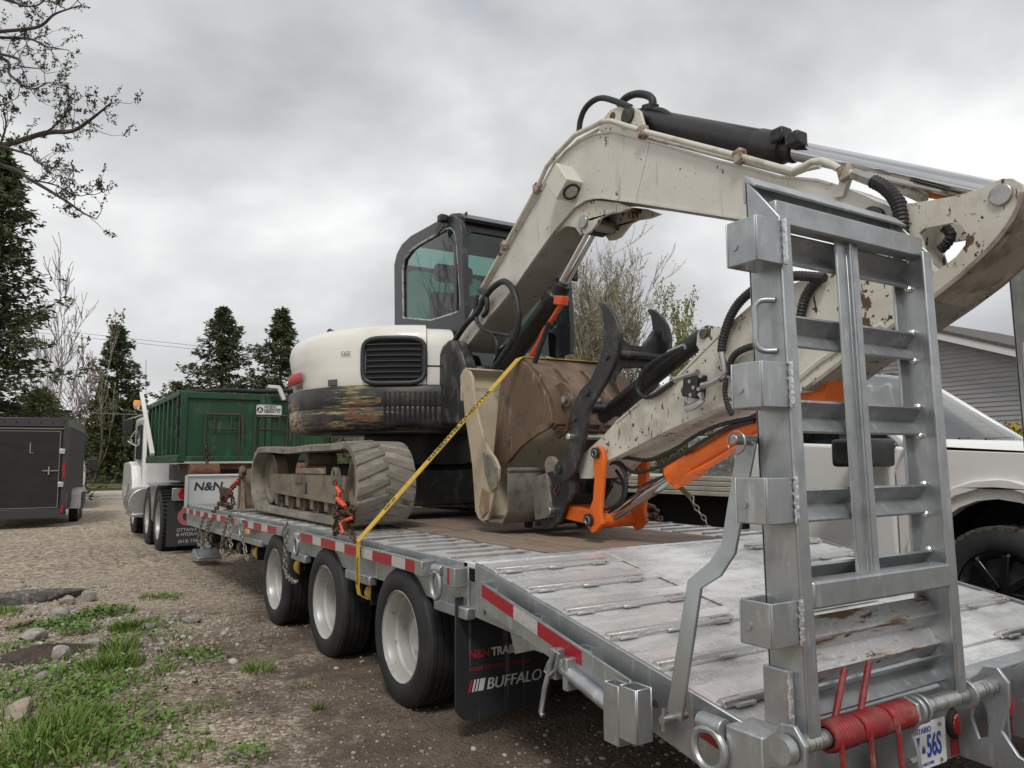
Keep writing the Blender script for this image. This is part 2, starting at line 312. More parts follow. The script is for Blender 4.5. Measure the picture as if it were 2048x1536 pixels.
# ================================================================== ground
rng = np.random.default_rng(7)
def sm(a, b, x): t = np.clip((x-a)/(b-a), 0, 1); return t*t*(3-2*t)
WV = [(rng.uniform(.3, 2.6), rng.uniform(0, 6.28), rng.uniform(0, 6.28)) for _ in range(14)]
def gz(x, y):
    x = np.asarray(x, float); y = np.asarray(y, float)
    z = -.10*sm(6, 14, y)+0*x
    b = sum(.011/np.sqrt(k)*np.sin(k*(x*np.cos(a)+y*np.sin(a))+p) for k, a, p in WV)
    side = sm(.9, -.8, x)*sm(10, 6, y)
    return z+b*(.35+.9*side)+.05*side*sm(.3, -1.4, x)
def ground_mat():
    m = bpy.data.materials.new('gravel and dirt'); m.use_nodes = True; t = m.node_tree; n = t.nodes; l = t.links; b = n['Principled BSDF']
    b.inputs['Roughness'].default_value = .9; b.inputs['Specular IOR Level'].default_value = .25
    tc = n.new('ShaderNodeTexCoord'); sp = n.new('ShaderNodeSeparateXYZ'); l.new(tc.outputs['Object'], sp.inputs[0])
    def noise(sc, det=6, ro=.6):
        q = n.new('ShaderNodeTexNoise'); q.inputs['Scale'].default_value = sc; q.inputs['Detail'].default_value = det; q.inputs['Roughness'].default_value = ro; l.new(tc.outputs['Object'], q.inputs['Vector']); return q.outputs[0]
    def mr(v, a, c, d=0, e=1):
        q = n.new('ShaderNodeMapRange'); q.inputs[1].default_value = a; q.inputs[2].default_value = c; q.inputs[3].default_value = d; q.inputs[4].default_value = e; l.new(v, q.inputs[0]); return q.outputs[0]
    def math_(op, a, c):
        q = n.new('ShaderNodeMath'); q.operation = op
        for i, s in enumerate((a, c)):
            if isinstance(s, (int, float)): q.inputs[i].default_value = s
            else: l.new(s, q.inputs[i])
        return q.outputs[0]
    def mix(f, a, c):
        q = n.new('ShaderNodeMix'); q.data_type = 'RGBA'; l.new(f, q.inputs[0])
        for i, s in ((6, a), (7, c)):
            if isinstance(s, tuple): q.inputs[i].default_value = (*s, 1)
            else: l.new(s, q.inputs[i])
        return q.outputs[2]
    vo = n.new('ShaderNodeTexVoronoi'); vo.inputs['Scale'].default_value = 46; l.new(tc.outputs['Object'], vo.inputs['Vector'])
    sv = n.new('ShaderNodeSeparateColor'); l.new(vo.outputs['Color'], sv.inputs[0])
    cr = n.new('ShaderNodeValToRGB'); el = cr.color_ramp.elements; el[0].color = (.115, .088, .065, 1); el[1].color = (.56, .48, .37, 1); q = el.new(.55); q.color = (.31, .25, .185, 1); l.new(sv.outputs[0], cr.inputs[0])
    vf = n.new('ShaderNodeTexVoronoi'); vf.inputs['Scale'].default_value = 19; l.new(tc.outputs['Object'], vf.inputs['Vector'])
    sf = n.new('ShaderNodeSeparateColor'); l.new(vf.outputs['Color'], sf.inputs[0])
    cf = n.new('ShaderNodeValToRGB'); el = cf.color_ramp.elements; el[0].color = (.13, .10, .074, 1); el[1].color = (.60, .505, .385, 1); l.new(sf.outputs[1], cf.inputs[0])
    far = mr(sp.outputs[1], 7, 13); stone = mix(far, cr.outputs[0], cf.outputs[0])
    soil = mix(mr(noise(3.2), .4, .66), (.085, .062, .045), (.165, .125, .092)); soil = mix(mr(noise(22, 5), .5, .62, 0, .7), soil, (.068, .05, .037))
    fine = mix(mr(noise(160, 3), .54, .62), soil, (.20, .17, .14))
    # bare soil: under and beside the trailer near the wheels, breaking up into gravel to the left and further back
    a = math_('ADD', mr(sp.outputs[0], -.6, 2.6), math_('MULTIPLY', math_('SUBTRACT', noise(.9, 5), .5), 1.5))
    a = math_('MULTIPLY', a, mr(sp.outputs[1], 11.5, 7.0)); a2 = math_('ADD', a, math_('MULTIPLY', math_('SUBTRACT', noise(7, 4), .5), .9))
    f = mr(a2, .36, .72)
    pale = mix(mr(noise(.35, 4), .4, .7, 0, .30), stone, (.45, .375, .285)); pale = mix(mr(noise(1.1, 5), .52, .8, 0, .5), pale, (.17, .14, .11))
    far2 = mix(mr(sp.outputs[1], 22, 40), pale, (.42, .37, .30))
    l.new(mix(f, far2, fine), b.inputs['Base Color'])
    bp = n.new('ShaderNodeBump'); bp.inputs['Strength'].default_value = .8; bp.inputs['Distance'].default_value = .02
    h = math_('ADD', math_('MULTIPLY', vo.outputs['Distance'], mr(f, 0, 1, -1.0, -.45)), noise(40, 5)); l.new(h, bp.inputs['Height']); l.new(bp.outputs[0], b.inputs['Normal'])
    return m
gx = np.unique(np.concatenate([[-1500, -500, -200, -100, -60, -40, -25, -16, -10, -7], np.arange(-5, 9.01, .16), [10, 12, 15, 20, 28, 40, 60, 100, 200, 500, 1500]]))
gy = np.unique(np.concatenate([[-1500, -400, -100, -40, -15, -6, -3, -1], np.arange(0, 16.01, .16), [17, 18.5, 20, 22, 25, 28, 32, 38, 46, 60, 80, 120, 250, 600, 1800]]))
XX, YY = np.meshgrid(gx, gy); ZZ = gz(XX, YY); nx_, ny_ = len(gx), len(gy)
ii = np.arange((ny_-1)*(nx_-1)); r_, c_ = ii//(nx_-1), ii % (nx_-1); i0 = r_*nx_+c_
g = npmesh('ground', np.stack([XX.ravel(), YY.ravel(), ZZ.ravel()], 1), np.stack([i0, i0+1, i0+nx_+1, i0+nx_], 1), ground_mat()); tag(g, kind='structure')
g.data.polygons.foreach_set('use_smooth', [True]*len(g.data.polygons))
ROADM = M('pale gravel road', (.46, .41, .34), .95, 0, [((.36, .31, .25), .5, .4, .7, (1, .2, 1), .95), ((.52, .47, .40), 3, .5, .7, S1, .95)])
rd = MB().box(-300, 300, 36.5, 47, -.16, -.055).build('road', ROADM); tag(rd, kind='structure')
vg = M('verge soil and grass', (.075, .085, .03), .95, 0, [((.13, .11, .06), .8, .45, .65, S1, .95)], (3, .6, .1))
v_ = MB().box(-300, 300, 47.0, 110, -.3, .10).build('verge', vg); tag(v_, kind='structure')
# ------------------------------------------------------------------ loose stones (uncountable)
ICO = []
bm = bmesh.new(); bmesh.ops.create_icosphere(bm, subdivisions=1, radius=1); bm.verts.ensure_lookup_table()
IV = np.array([v.co[:] for v in bm.verts]); IF = np.array([[v.index for v in f.verts] for f in bm.faces]); bm.free()
def scatter_stones(name, px, py, s, mat, seed):
    r = np.random.default_rng(seed); n = len(px); sc = s[:, None]*r.uniform(.65, 1.25, (n, 3)); sc[:, 2] *= .6
    a = r.uniform(0, 6.28, n); jit = r.uniform(.78, 1.16, (n, len(IV), 1)); v = IV[None]*jit*sc[:, None]
    ca, sa = np.cos(a)[:, None], np.sin(a)[:, None]; x = v[..., 0]*ca-v[..., 1]*sa+px[:, None]; y = v[..., 0]*sa+v[..., 1]*ca+py[:, None]
    z = v[..., 2]+(gz(px, py)+sc[:, 2]*.35)[:, None]
    return npmesh(name, np.stack([x, y, z], -1).reshape(-1, 3), (IF[None]+np.arange(n)[:, None, None]*len(IV)).reshape(-1, 3), mat)
STONE = M('mixed gravel stone', (.4, .37, .33), .85, 0, isl=[(.17, .135, .105), (.32, .27, .215), (.26, .22, .175), (.44, .395, .33), (.36, .29, .225)], spec=.25)
n = 62000; az = R(1)*rng.uniform(-6, 62, n); d = 2.6+11.5*rng.random(n)**1.25
px_, py_ = np.sin(az)*d, np.cos(az)*d
cl = np.sin(px_*2.1+1.3*np.sin(py_*1.7))+np.sin(py_*2.7+2*np.sin(px_*1.1))
keep = (rng.random(n) < np.clip(.42+.25*cl, .05, 1)*np.clip(1.25-.40*np.clip(px_, 0, 2), .5, 1)); px_, py_ = px_[keep], py_[keep]
s = .0042*np.exp(rng.normal(0, .55, len(px_)))*(1+.06*np.hypot(px_, py_))
tag(scatter_stones('gravel', px_, py_, np.minimum(s, .022), STONE, 3), kind='stuff')
# the stony strip on the left edge of the drive
n = 2600; c = np.array([qz(a, b, 0)[:2] for a, b in [(140, 1185), (60, 1230), (40, 1300), (90, 1320), (170, 1230), (260, 1240), (20, 1330), (230, 1330), (330, 1290), (60, 1170)]])
k = rng.integers(0, len(c), n); p = c[k]+rng.normal(0, .26, (n, 2))
tag(scatter_stones('stone_rubble', p[:, 0], p[:, 1], .012*np.exp(rng.normal(0, .5, n)), M('pale rubble stone', (.4, .4, .38), .85, 0, isl=[(.36, .33, .29), (.24, .21, .18), (.45, .43, .39), (.30, .24, .19)], spec=.25), 5), kind='stuff')
ROCKM = M('field stone', (.30, .285, .25), .9, 0, [((.17, .155, .13), 6, .42, .66, S1, .9), ((.44, .42, .38), 13, .55, .7, S1, .9)], (24, .6, .012))
def rock(px, py, w, h, d, label, seed, group=None, mat=None, rot=0):
    p = qz(px, py, .03); r = np.random.default_rng(seed); bm = bmesh.new(); bmesh.ops.create_icosphere(bm, subdivisions=3, radius=1)
    pl_ = [(Vector(r.normal(0, 1, 3)).normalized(), r.uniform(.55, .85)) for _ in range(13)]
    for v in bm.verts:
        for q, lim in pl_:
            e_ = v.co.dot(q)
            if e_ > lim: v.co -= q*(e_-lim)
        v.co *= 1+.03*math.sin(9*v.co.x+seed)*math.sin(8*v.co.y)
        v.co = Vector((v.co.x*w, v.co.y*d, v.co.z*h))
    me = bpy.data.meshes.new('rock'); bm.to_mesh(me); bm.free(); me.materials.append(mat or ROCKM); me.polygons.foreach_set('use_smooth', [True]*len(me.polygons)); me.set_sharp_from_angle(angle=R(24))
    o = bpy.data.objects.new('rock', me); COL.objects.link(o); o.location = (p.x, p.y, float(gz(p.x, p.y))+h*.35); o.rotation_euler = (0, 0, rot or r.uniform(0, 6)); tag(o, label, 'rock', group)
rock(126, 1296, .13, .065, .09, 'pale flat rock beside the dark dirt mound', 1)
rock(187, 1276, .085, .04, .06, 'small pale rock right of the dirt mound among grass', 2)
rock(118, 1222, .13, .075, .09, 'grey rock above the clover patch near the stone heap', 3)
rock(150, 1178, .12, .06, .09, 'flat blue grey rock at the far end of the stone heap', 4)
rock(178, 1192, .10, .09, .09, 'upright blue grey rock in the stone heap', 5)
rock(136, 1198, .09, .08, .08, 'brownish rock in the middle of the stone heap', 6)
rock(66, 1265, .11, .08, .09, 'grey angular rock left of the dirt mound', 7)
rock(44, 1240, .15, .06, .08, 'brown tinted rock lying in dead leaves at left', 8, mat=M('brown field stone', (.28, .20, .15), .9, 0, [((.16, .12, .09), 8, .45, .65, S1, .9)], (20, .6, .01)))
rock(40, 1412, .16, .06, .09, 'buff rock half sunk in grass near the left edge', 9, mat=M('buff field stone', (.36, .29, .22), .9, 0, [((.2, .17, .13), 8, .45, .65, S1, .9)], (20, .6, .01)))
rock(385, 1236, .09, .05, .07, 'pale lone rock on the gravel right of the grass strip', 10)
rock(292, 1248, .10, .05, .06, 'cream rock behind the thick grass tuft', 11)
rock(55, 1195, .62, .10, .14, 'long dark grey slab at the left edge of the gravel', 12, mat=M('dark slab', (.15, .14, .128), .95, 0, [((.085, .08, .074), 9, .42, .6, S1, .95), ((.30, .26, .21), 22, .56, .64, S1, .95)], (26, 1, .02), spec=.15), rot=.12)
mp_ = qz(95, 1300, 0); mm = MB(); hv = []
for i in range(9):
    for k in range(28):
        a = 2*math.pi*k/28; q = i/8; w_ = 1+.16*math.sin(3*a+1)+.08*math.sin(7*a); hv.append((mp_.x+.36*q*w_*math.cos(a), mp_.y+.24*q*w_*math.sin(a), float(gz(mp_.x, mp_.y))+.085*(1-q**1.6)+.008*math.sin(9*a+5*q)-.01))
mm.add(hv, [(i*28+k, i*28+(k+1) % 28, (i+1)*28+(k+1) % 28, (i+1)*28+k) for i in range(8) for k in range(28)])
tag(mm.build('dirt_mound', M('dark crumbly soil', (.075, .052, .04), .95, 0, [((.045, .032, .025), 30, .45, .6, S1, .95)], (50, 1.0, .02)), smooth=80), 'small dark mound of crumbly soil among pale stones', 'soil mound')
# ------------------------------------------------------------------ grass and weeds (uncountable) and the lone tufts
GRASS = M('fresh spring grass', (.08, .14, .025), .6, 0, isl=[(.055, .11, .015), (.11, .21, .022), (.08, .155, .02), (.16, .225, .045), (.11, .19, .026), (.22, .20, .09)], spec=.3)
def blades(px, py, n, rad, hgt, seed, wid=.0035, lean=.6):
    r = np.random.default_rng(seed); c = qz(px, py, 0); a = r.uniform(0, 6.28, n); q = rad*np.sqrt(r.random(n)); x = c.x+q*np.cos(a); y = c.y+q*np.sin(a); z = gz(x, y)
    h = hgt*r.uniform(.25, 1.1, n)*(1-.45*(q/rad)**2); th = a+r.normal(0, .7, n); ln = lean*r.uniform(.15, 1, n)*h; wd = wid*r.uniform(.7, 1.5, n); ph = r.uniform(0, 6.28, n); wx, wy = np.cos(ph)*wd, np.sin(ph)*wd
    dx, dy = np.cos(th)*ln, np.sin(th)*ln; vs = []
    for f, w in ((0, 1), (.55, .8), (1, .08)):
        fx = x+dx*f**1.8; fy = y+dy*f**1.8; fz = z+h*(f-.22*lean*f**2.5)
        vs += [np.stack([fx-wx*w, fy-wy*w, fz], 1), np.stack([fx+wx*w, fy+wy*w, fz], 1)]
    v = np.stack(vs, 1).reshape(-1, 3); b = (np.arange(n)*6)[:, None]
    return v, np.concatenate([b+np.array([[0, 1, 3, 2]]), b+np.array([[2, 3, 5, 4]])])
def leaves(px, py, n, rad, hgt, seed, L=.03):
    r = np.random.default_rng(seed); c = qz(px, py, 0); a = r.uniform(0, 6.28, n); q = rad*np.sqrt(r.random(n)); x = c.x+q*np.cos(a); y = c.y+q*np.sin(a); z = gz(x, y)+hgt*r.random(n)**.7*(1-.6*(q/rad)**2)
    th = r.uniform(0, 6.28, n); l = L*r.uniform(.6, 1.3, n); w = l*.42; tz = r.uniform(-.1, .8, n)*l; ux, uy = np.cos(th), np.sin(th)
    P = np.stack([x, y, z], 1); U = np.stack([ux*l, uy*l, tz], 1); S_ = np.stack([-uy*w, ux*w, r.normal(0, .25, n)*w], 1)
    return np.stack([P, P+U*.5+S_, P+U, P+U*.5-S_], 1).reshape(-1, 3), (np.arange(n)*4)[:, None]+np.array([[0, 1, 2, 3]])
def joined(name, parts, mat):
    vs, fs, k = [], [], 0
    for v, f in parts: vs.append(v); fs.append(f+k); k += len(v)
    return npmesh(name, np.concatenate(vs), np.concatenate(fs), mat)
gp = []
for i in range(46):
    q_ = np.random.default_rng(500+i); gp.append(blades(q_.uniform(0, 420)**1.0, q_.uniform(1225, 1530), int(q_.integers(12, 60)), q_.uniform(.05, .16), q_.uniform(.04, .11), 600+i, lean=1.0))
for i, (a, b, n, rad, h, lean) in enumerate([(75, 1500, 620, .34, .17, 1.0), (30, 1440, 260, .3, .12, .9), (140, 1450, 420, .22, .15, .8), (150, 1395, 220, .2, .10, .9), (225, 1330, 420, .20, .17, 1.0), (240, 1300, 260, .14, .20, 1.0), (200, 1370, 260, .25, .09, .9), (260, 1255, 420, .17, .15, .9), (285, 1248, 120, .2, .08, .9), (120, 1520, 420, .4, .10, .9), (230, 1480, 220, .35, .07, .8), (240, 1420, 160, .2, .08, .9), (380, 1315, 160, .22, .06, .9), (350, 1275, 90, .18, .06, .9), (330, 1240, 120, .22, .05, .9), (310, 1192, 160, .16, .09, .8), (12, 1222, 160, .16, .12, .9), (10, 1290, 140, .22, .08, .9), (270, 1355, 130, .2, .06, .9), (400, 1330, 60, .2, .04, .9), (330, 1530, 90, .2, .07, .8), (20, 1380, 220, .3, .08, .9)]):
    gp.append(blades(a, b, n, rad, h, 20+i, lean=lean))
tag(joined('grass', gp, GRASS), 'tufts of fresh green grass on the stony strip at left', kind='stuff')
wp = []
for i, (a, b, n, rad, h) in enumerate([(215, 1222, 520, .26, .07), (180, 1232, 300, .2, .06), (120, 1247, 360, .22, .07), (60, 1250, 160, .2, .05), (160, 1258, 240, .18, .07), (40, 1400, 320, .45, .06), (100, 1360, 360, .45, .05), (180, 1340, 260, .3, .05), (230, 1390, 240, .3, .05), (130, 1470, 360, .5, .06), (250, 1450, 200, .35, .05), (60, 1330, 160, .3, .05), (290, 1265, 120, .3, .04), (380, 1320, 120, .25, .04), (200, 1520, 320, .5, .06), (20, 1290, 160, .3, .05), (490, 1520, 80, .12, .07), (340, 1192, 90, .15, .05)]):
    wp.append(leaves(a, b, n, rad, h, 60+i))
tag(joined('weeds', wp, M('low leafy weeds', (.07, .14, .025), .6, 0, isl=[(.055, .13, .018), (.11, .22, .03), (.08, .17, .022), (.16, .19, .05)], spec=.3)), 'low leafy weeds and clover on the stony strip', kind='stuff')
LITTER = M('dead leaves and twigs', (.22, .14, .09), .9, 0, isl=[(.17, .10, .06), (.28, .19, .13), (.12, .08, .05), (.33, .25, .18)])
lp = [leaves(a, b, n, rad, .012, 90+i, .035) for i, (a, b, n, rad) in enumerate([(40, 1245, 90, .4), (100, 1340, 60, .5), (300, 1320, 40, .5), (250, 1400, 50, .6), (160, 1500, 50, .6), (420, 1300, 26, .5), (300, 1450, 40, .7)])]
tag(joined('leaf_litter', lp, LITTER), 'dry brown leaves scattered in the grass strip', kind='stuff')
# damp dirt clods beside the wheels
n = 5200; ax_ = rng.uniform(.2, 3.2, n); ay_ = 2.2+8*rng.random(n)**1.3; k_ = np.sin(ax_*3+2*np.sin(ay_*2.1))+rng.normal(0, .6, n) > .1
tag(scatter_stones('dirt_clods', ax_[k_], ay_[k_], np.minimum(.005*np.exp(rng.normal(0, .55, n)), .02)[k_], M('dirt clod', (.1, .08, .06), .95, 0, isl=[(.07, .052, .038), (.17, .13, .098), (.12, .09, .066), (.28, .24, .195)]), 9), kind='stuff')
for i, (a, b, n, rad, h, lab) in enumerate([(520, 1345, 110, .11, .12, 'bushy lone grass tuft on the dirt between the grass strip and the wheels'), (636, 1420, 40, .05, .07, 'small grass tuft on bare dirt in front of the rear trailer wheel'), (596, 1378, 34, .08, .03, 'flat sparse grass tuft on the dirt between two taller tufts')]):
    tag(joined('grass_tuft', [blades(a, b, n, rad, h, 130+i, lean=1.0)], GRASS), lab, 'grass tuft', 'lone grass tufts on the dirt')
# ================================================================== trees
BARK = M('grey brown bark', (.10, .082, .066), .9, 0, [((.17, .145, .12), 6, .5, .7, (3, 3, .5), .9)], (20, .6, .02))
BARKP = M('pale twig bark', (.30, .265, .22), .9, 0, [((.15, .125, .10), 5, .45, .7, S1, .9)])
BARKD = M('dark twig bark', (.055, .046, .042), .9)
NEEDLE = M('dark spruce needles', (.03, .05, .025), .7, 0, isl=[(.04, .055, .026), (.092, .115, .05), (.06, .08, .038), (.12, .12, .07)], spec=.2)
NEEDLE2 = M('olive cedar foliage', (.06, .075, .025), .7, 0, isl=[(.055, .068, .022), (.11, .12, .036), (.08, .092, .03), (.12, .12, .05)], spec=.2)
LEAFY = M('new yellow green leaves', (.16, .19, .04), .6, 0, isl=[(.13, .16, .035), (.24, .28, .06), (.19, .22, .055), (.30, .31, .10)], spec=.25)
BUD = M('opening buds', (.06, .065, .035), .7, 0, isl=[(.035, .036, .022), (.075, .085, .04), (.05, .05, .03)], spec=.2)
def leafcloud(P, D, l, w, r):
    """pointed leaves or needle sprays as quads at P along D"""
    n = len(P); D = D/np.maximum(1e-6, np.linalg.norm(D, axis=1, keepdims=True)); S = np.cross(D, r.normal(0, 1, (n, 3))); S /= np.maximum(1e-6, np.linalg.norm(S, axis=1, keepdims=True))
    l = l*r.uniform(.6, 1.3, (n, 1)); w = w*r.uniform(.6, 1.3, (n, 1))
    return np.stack([P, P+D*l*.45+S*w, P+D*l, P+D*l*.45-S*w], 1).reshape(-1, 3), (np.arange(n)*4)[:, None]+np.array([[0, 1, 2, 3]])
def conifer(base, h, r0, seed, label, group, levels=46, nb=6, k=12, lean=.35, mat=None, clear=.06, spray=.32, taper=.85, kind='spruce_tree'):
    r = np.random.default_rng(seed); bx, by, bz = base; t = thing(kind, label, 'tree', base, group)
    tr = MB().tube([(bx, by, bz-.1), (bx+.03*h*.1, by, bz+h*.5), (bx, by, bz+h)], .1, 8, True, [h*.016+.03, h*.010+.02, .015]).build('trunk', BARK, t)
    P, D = [], []; br = MB()
    for i in range(levels):
        f = clear+(1-clear)*(i+r.uniform(0, .7))/levels; L = r0*((1-f)**taper)*(.42+.58*min(1, f/.16+.55))+.12
        for j in range(nb):
            a = r.uniform(0, 6.28); l = L*(r.uniform(.45, 1.18) if r.random() > .12 else r.uniform(1.0, 1.35)); up = (.28*(f-.45)-.10)*1.5; z0 = bz+f*h
            ts = np.sort(r.random(k)**.75); dx, dy = math.cos(a), math.sin(a)
            px = bx+dx*l*ts; py = by+dy*l*ts; pz = z0+l*(up*ts+lean*(ts**2-.55*ts))+r.normal(0, .05, k)
            if l > .9 and f < .75: br.tube([(bx, by, z0), (bx+dx*l*.55, by+dy*l*.55, z0+l*(up*.55+lean*(.3-.3))), (bx+dx*l*.95, by+dy*l*.95, z0+l*(up*.95+lean*(.9-.52)))], .02, 3, False, [.03, .018, .006])
            P.append(np.stack([px, py, pz], 1)+r.normal(0, .07, (k, 3))); s_ = r.normal(0, .75, k); D.append(np.stack([dx-dy*s_, dy+dx*s_, r.normal(-.12, .3, k)], 1))
    if br.v: br.build('limb', BARKD, t, smooth=0)
    P = np.concatenate(P); D = np.concatenate(D); m = len(P); rep = 4
    P = np.repeat(P, rep, 0)+r.normal(0, .06, (m*rep, 3)); D = np.repeat(D, rep, 0)+r.normal(0, .45, (m*rep, 3))
    v, f = leafcloud(P, D, spray*.8, spray*.13, r); npmesh('crown', v, f, mat or NEEDLE, t, base); return t
def branches(p, d, L, rad, depth, r, segs, tips, nsub=4, wob=.16, up=.12, ratio=.62, spread=.75):
    """recursive limbs: fills segs with tapering polylines and tips with twig ends"""
    n = 5; pts = [Vector(p)]; dd = Vector(d).normalized(); rr = []
    for i in range(n):
        dd = (dd+Vector(r.normal(0, wob, 3))+Vector((0, 0, up))*.3).normalized(); pts.append(pts[-1]+dd*L/n)
    segs.append((pts, [rad*(1-.72*i/n) for i in range(n+1)], depth))
    if depth == 0:
        for q in pts[1:]: tips.append((q, dd))
        return
    for i in range(nsub):
        k = 1+int(r.integers(0, n)) if i else n; q = pts[k]; a = Vector(r.normal(0, 1, 3)).normalized(); nd = ((pts[k]-pts[k-1]).normalized()+a*spread*r.uniform(.5, 1.1)+Vector((0, 0, up))).normalized()
        branches(q, nd, L*ratio*r.uniform(.7, 1.15), rad*.5*(1-.1*k), depth-1, r, segs, tips, nsub, wob, up, ratio, spread)
def segmesh(segs, nside={0: 3, 1: 3, 2: 4, 3: 5, 4: 6, 5: 8}, mn=0):
    mb = MB()
    for pts, rr, dep in segs: mb.tube(pts, 0, nside.get(dep, 5), False, [max(mn, q) for q in rr])
    return mb
def bare_tree(base, h, seed, label, group, depth=4, nsub=4, stems=1, leaf=0, lmat=None, lsize=.10, mat=None, spread=.6, up=.35, rad=None, kind='bare_tree', tiltx=0, ratio=.62, wob=.16):
    r = np.random.default_rng(seed); t = thing(kind, label, 'tree', base, group); segs, tips = [], []
    for s in range(stems):
        d = (r.normal(0, .05 if stems == 1 else .22)+tiltx, r.normal(0, .05 if stems == 1 else .22), 1)
        branches(base, d, h*.5*r.uniform(.85, 1.1), rad or h*.016, depth, r, segs, tips, nsub, wob, up, ratio, spread)
    big = [q for q in segs if q[2] == depth]; rest = [q for q in segs if q[2] != depth]
    segmesh(big, {depth: 7}).build('trunk', mat or BARK, t); segmesh(rest, mn=.00030*Vector(base).length).build('crown', mat or BARKP, t, smooth=0)
    if leaf and tips:
        idx = r.integers(0, len(tips), leaf); P = np.array([tips[i][0][:] for i in idx])+r.normal(0, .05, (leaf, 3)); D = np.array([tips[i][1][:] for i in idx])+r.normal(0, .8, (leaf, 3))
        v, f = leafcloud(P, D, lsize, lsize*.38, r); npmesh('leaves', v, f, lmat or LEAFY, t, base)
    return t
def at(px, D, z=0): p = qd(px, 930, D); return (p.x, p.y, z)
G1 = 'dark spruces beyond the road'
conifer(at(-45, 27, -.1), 13.0, 3.5, 11, 'tall dark spruce at the left edge behind the charcoal trailer', None, levels=60, nb=8, k=15, lean=.3, spray=.34, taper=.7)
conifer(at(226, 52, 0), 10.8, 4.4, 12, 'narrow dark spruce with open lower limbs between the charcoal trailer and the truck', G1, levels=38, nb=6, k=12, spray=.42, taper=1.0)
conifer(at(438, 56, 0), 12.8, 6.3, 13, 'broad dark spruce straight above the green bin', G1, levels=46, nb=7, k=12, spray=.45, taper=.95)
conifer(at(556, 56, 0), 12.7, 5.6, 14, 'dark spruce partly hidden by the excavator hood', G1, levels=44, nb=7, k=12, spray=.45, taper=1.0)
conifer(at(352, 58, 0), 7.6, 3.0, 15, 'low rounded olive cedar left of the broad spruce', None, levels=24, nb=7, k=12, spray=.4, mat=NEEDLE2, taper=.5, kind='cedar_tree')
conifer(at(500, 60, 0), 7.2, 3.4, 16, 'low dark cedar between the two spruces above the bin', None, levels=24, nb=7, k=12, spray=.42, taper=.5, kind='cedar_tree')
for i, (px, D, h, r_, lab) in enumerate([(205, 52, 6.4, 1.9, 'olive cedar beside the tall bare poplar behind the charcoal trailer'), (262, 52, 6.2, 2.4, 'olive cedar right behind the truck mirror'), (40, 36, 4.0, 2.2, 'low olive cedar behind the roof of the charcoal trailer'), (70, 34, 4.6, 2.0, 'olive cedar at the right end of the charcoal trailer roof')]):
    conifer(at(px, D, 0), h, r_, 30+i, lab, 'olive cedars along the road', levels=24, nb=7, k=11, spray=.36, mat=NEEDLE2, taper=.55, clear=.16 if i < 2 else .05, kind='cedar_tree')
bare_tree(at(112, 40, 0), 12.0, 41, 'tall thin leafless tree right of the big left spruce', None, depth=4, nsub=5, spread=.75, up=.22, mat=M('pinkish twig bark', (.20, .165, .15), .9), rad=.10, wob=.09)
bare_tree(at(188, 50, 0), 9.5, 42, 'slender grey poplar with few leaves left of the narrow spruce', None, depth=3, nsub=4, spread=.4, up=.6, leaf=500, lmat=NEEDLE2, lsize=.22, rad=.10)
bare_tree(at(1150, 33, 0), 9.4, 43, 'many stemmed pale bare tree behind the excavator boom', None, depth=4, nsub=5, stems=6, leaf=9000, lsize=.075, spread=.85, up=.24, rad=.085, wob=.10)
bare_tree(at(1230, 33, 0), 8.6, 44, 'many stemmed pale bare tree behind the black thumb', None, depth=4, nsub=5, stems=5, leaf=9000, lsize=.075, spread=.85, up=.24, rad=.08, wob=.10)
bare_tree(at(1365, 24, 0), 5.9, 45, 'small tree in fresh yellow green leaf right of the black thumb', None, depth=4, nsub=4, stems=3, leaf=6500, lsize=.085, spread=.5, up=.55, rad=.045, wob=.1, kind='leafing_tree')
bare_tree(at(1290, 27, 0), 4.4, 46, 'leafy olive shrub behind the black thumb', None, depth=4, nsub=4, stems=4, leaf=6000, lsize=.09, lmat=NEEDLE2, spread=.6, up=.4, rad=.04, kind='shrub')
for i, (px, D, h, lab) in enumerate([(1340, 18, 2.3, 'green shrub under the excavator stick'), (1440, 19, 2.2, 'green shrub behind the tread plate toolbox'), (1240, 22, 2.6, 'green shrub behind the orange links')]):
    bare_tree(at(px, D, 0), h, 50+i, lab, 'green shrubs along the drive', depth=3, nsub=4, stems=7, leaf=5200, lsize=.07, lmat=M('spring shrub leaves', (.09, .13, .03), .6, 0, isl=[(.05, .075, .015), (.10, .14, .03), (.14, .17, .04)]), spread=.8, up=.25, rad=.025, kind='shrub')
for i, (x, y, hh, lab) in enumerate([(-4.5, 20, 11, 'leafless tree outside the left edge nearest the cargo trailer'), (-7.5, 24, 12, 'leafless tree outside the left edge farther back'), (-6.5, 15.5, 10, 'leafless tree outside the left edge nearest the camera')]): bare_tree((x, y, -.1), hh, 70+i, lab, 'leafless trees left of the photo', depth=4, nsub=4, spread=.6, up=.35, rad=.14, mat=BARKD)
hl_m = M('wooded rise', (.05, .055, .028), .95, 0, [((.10, .09, .05), 1.2, .45, .65, S1, .95), ((.03, .035, .018), .5, .5, .7, S1, .95)], (2, 1, .3))
tag(MB().prism([(56, -.3), (62, 2.6), (75, 4.6), (300, 6), (300, -.3)], -400, 400).build('wooded_rise', hl_m), kind='structure')
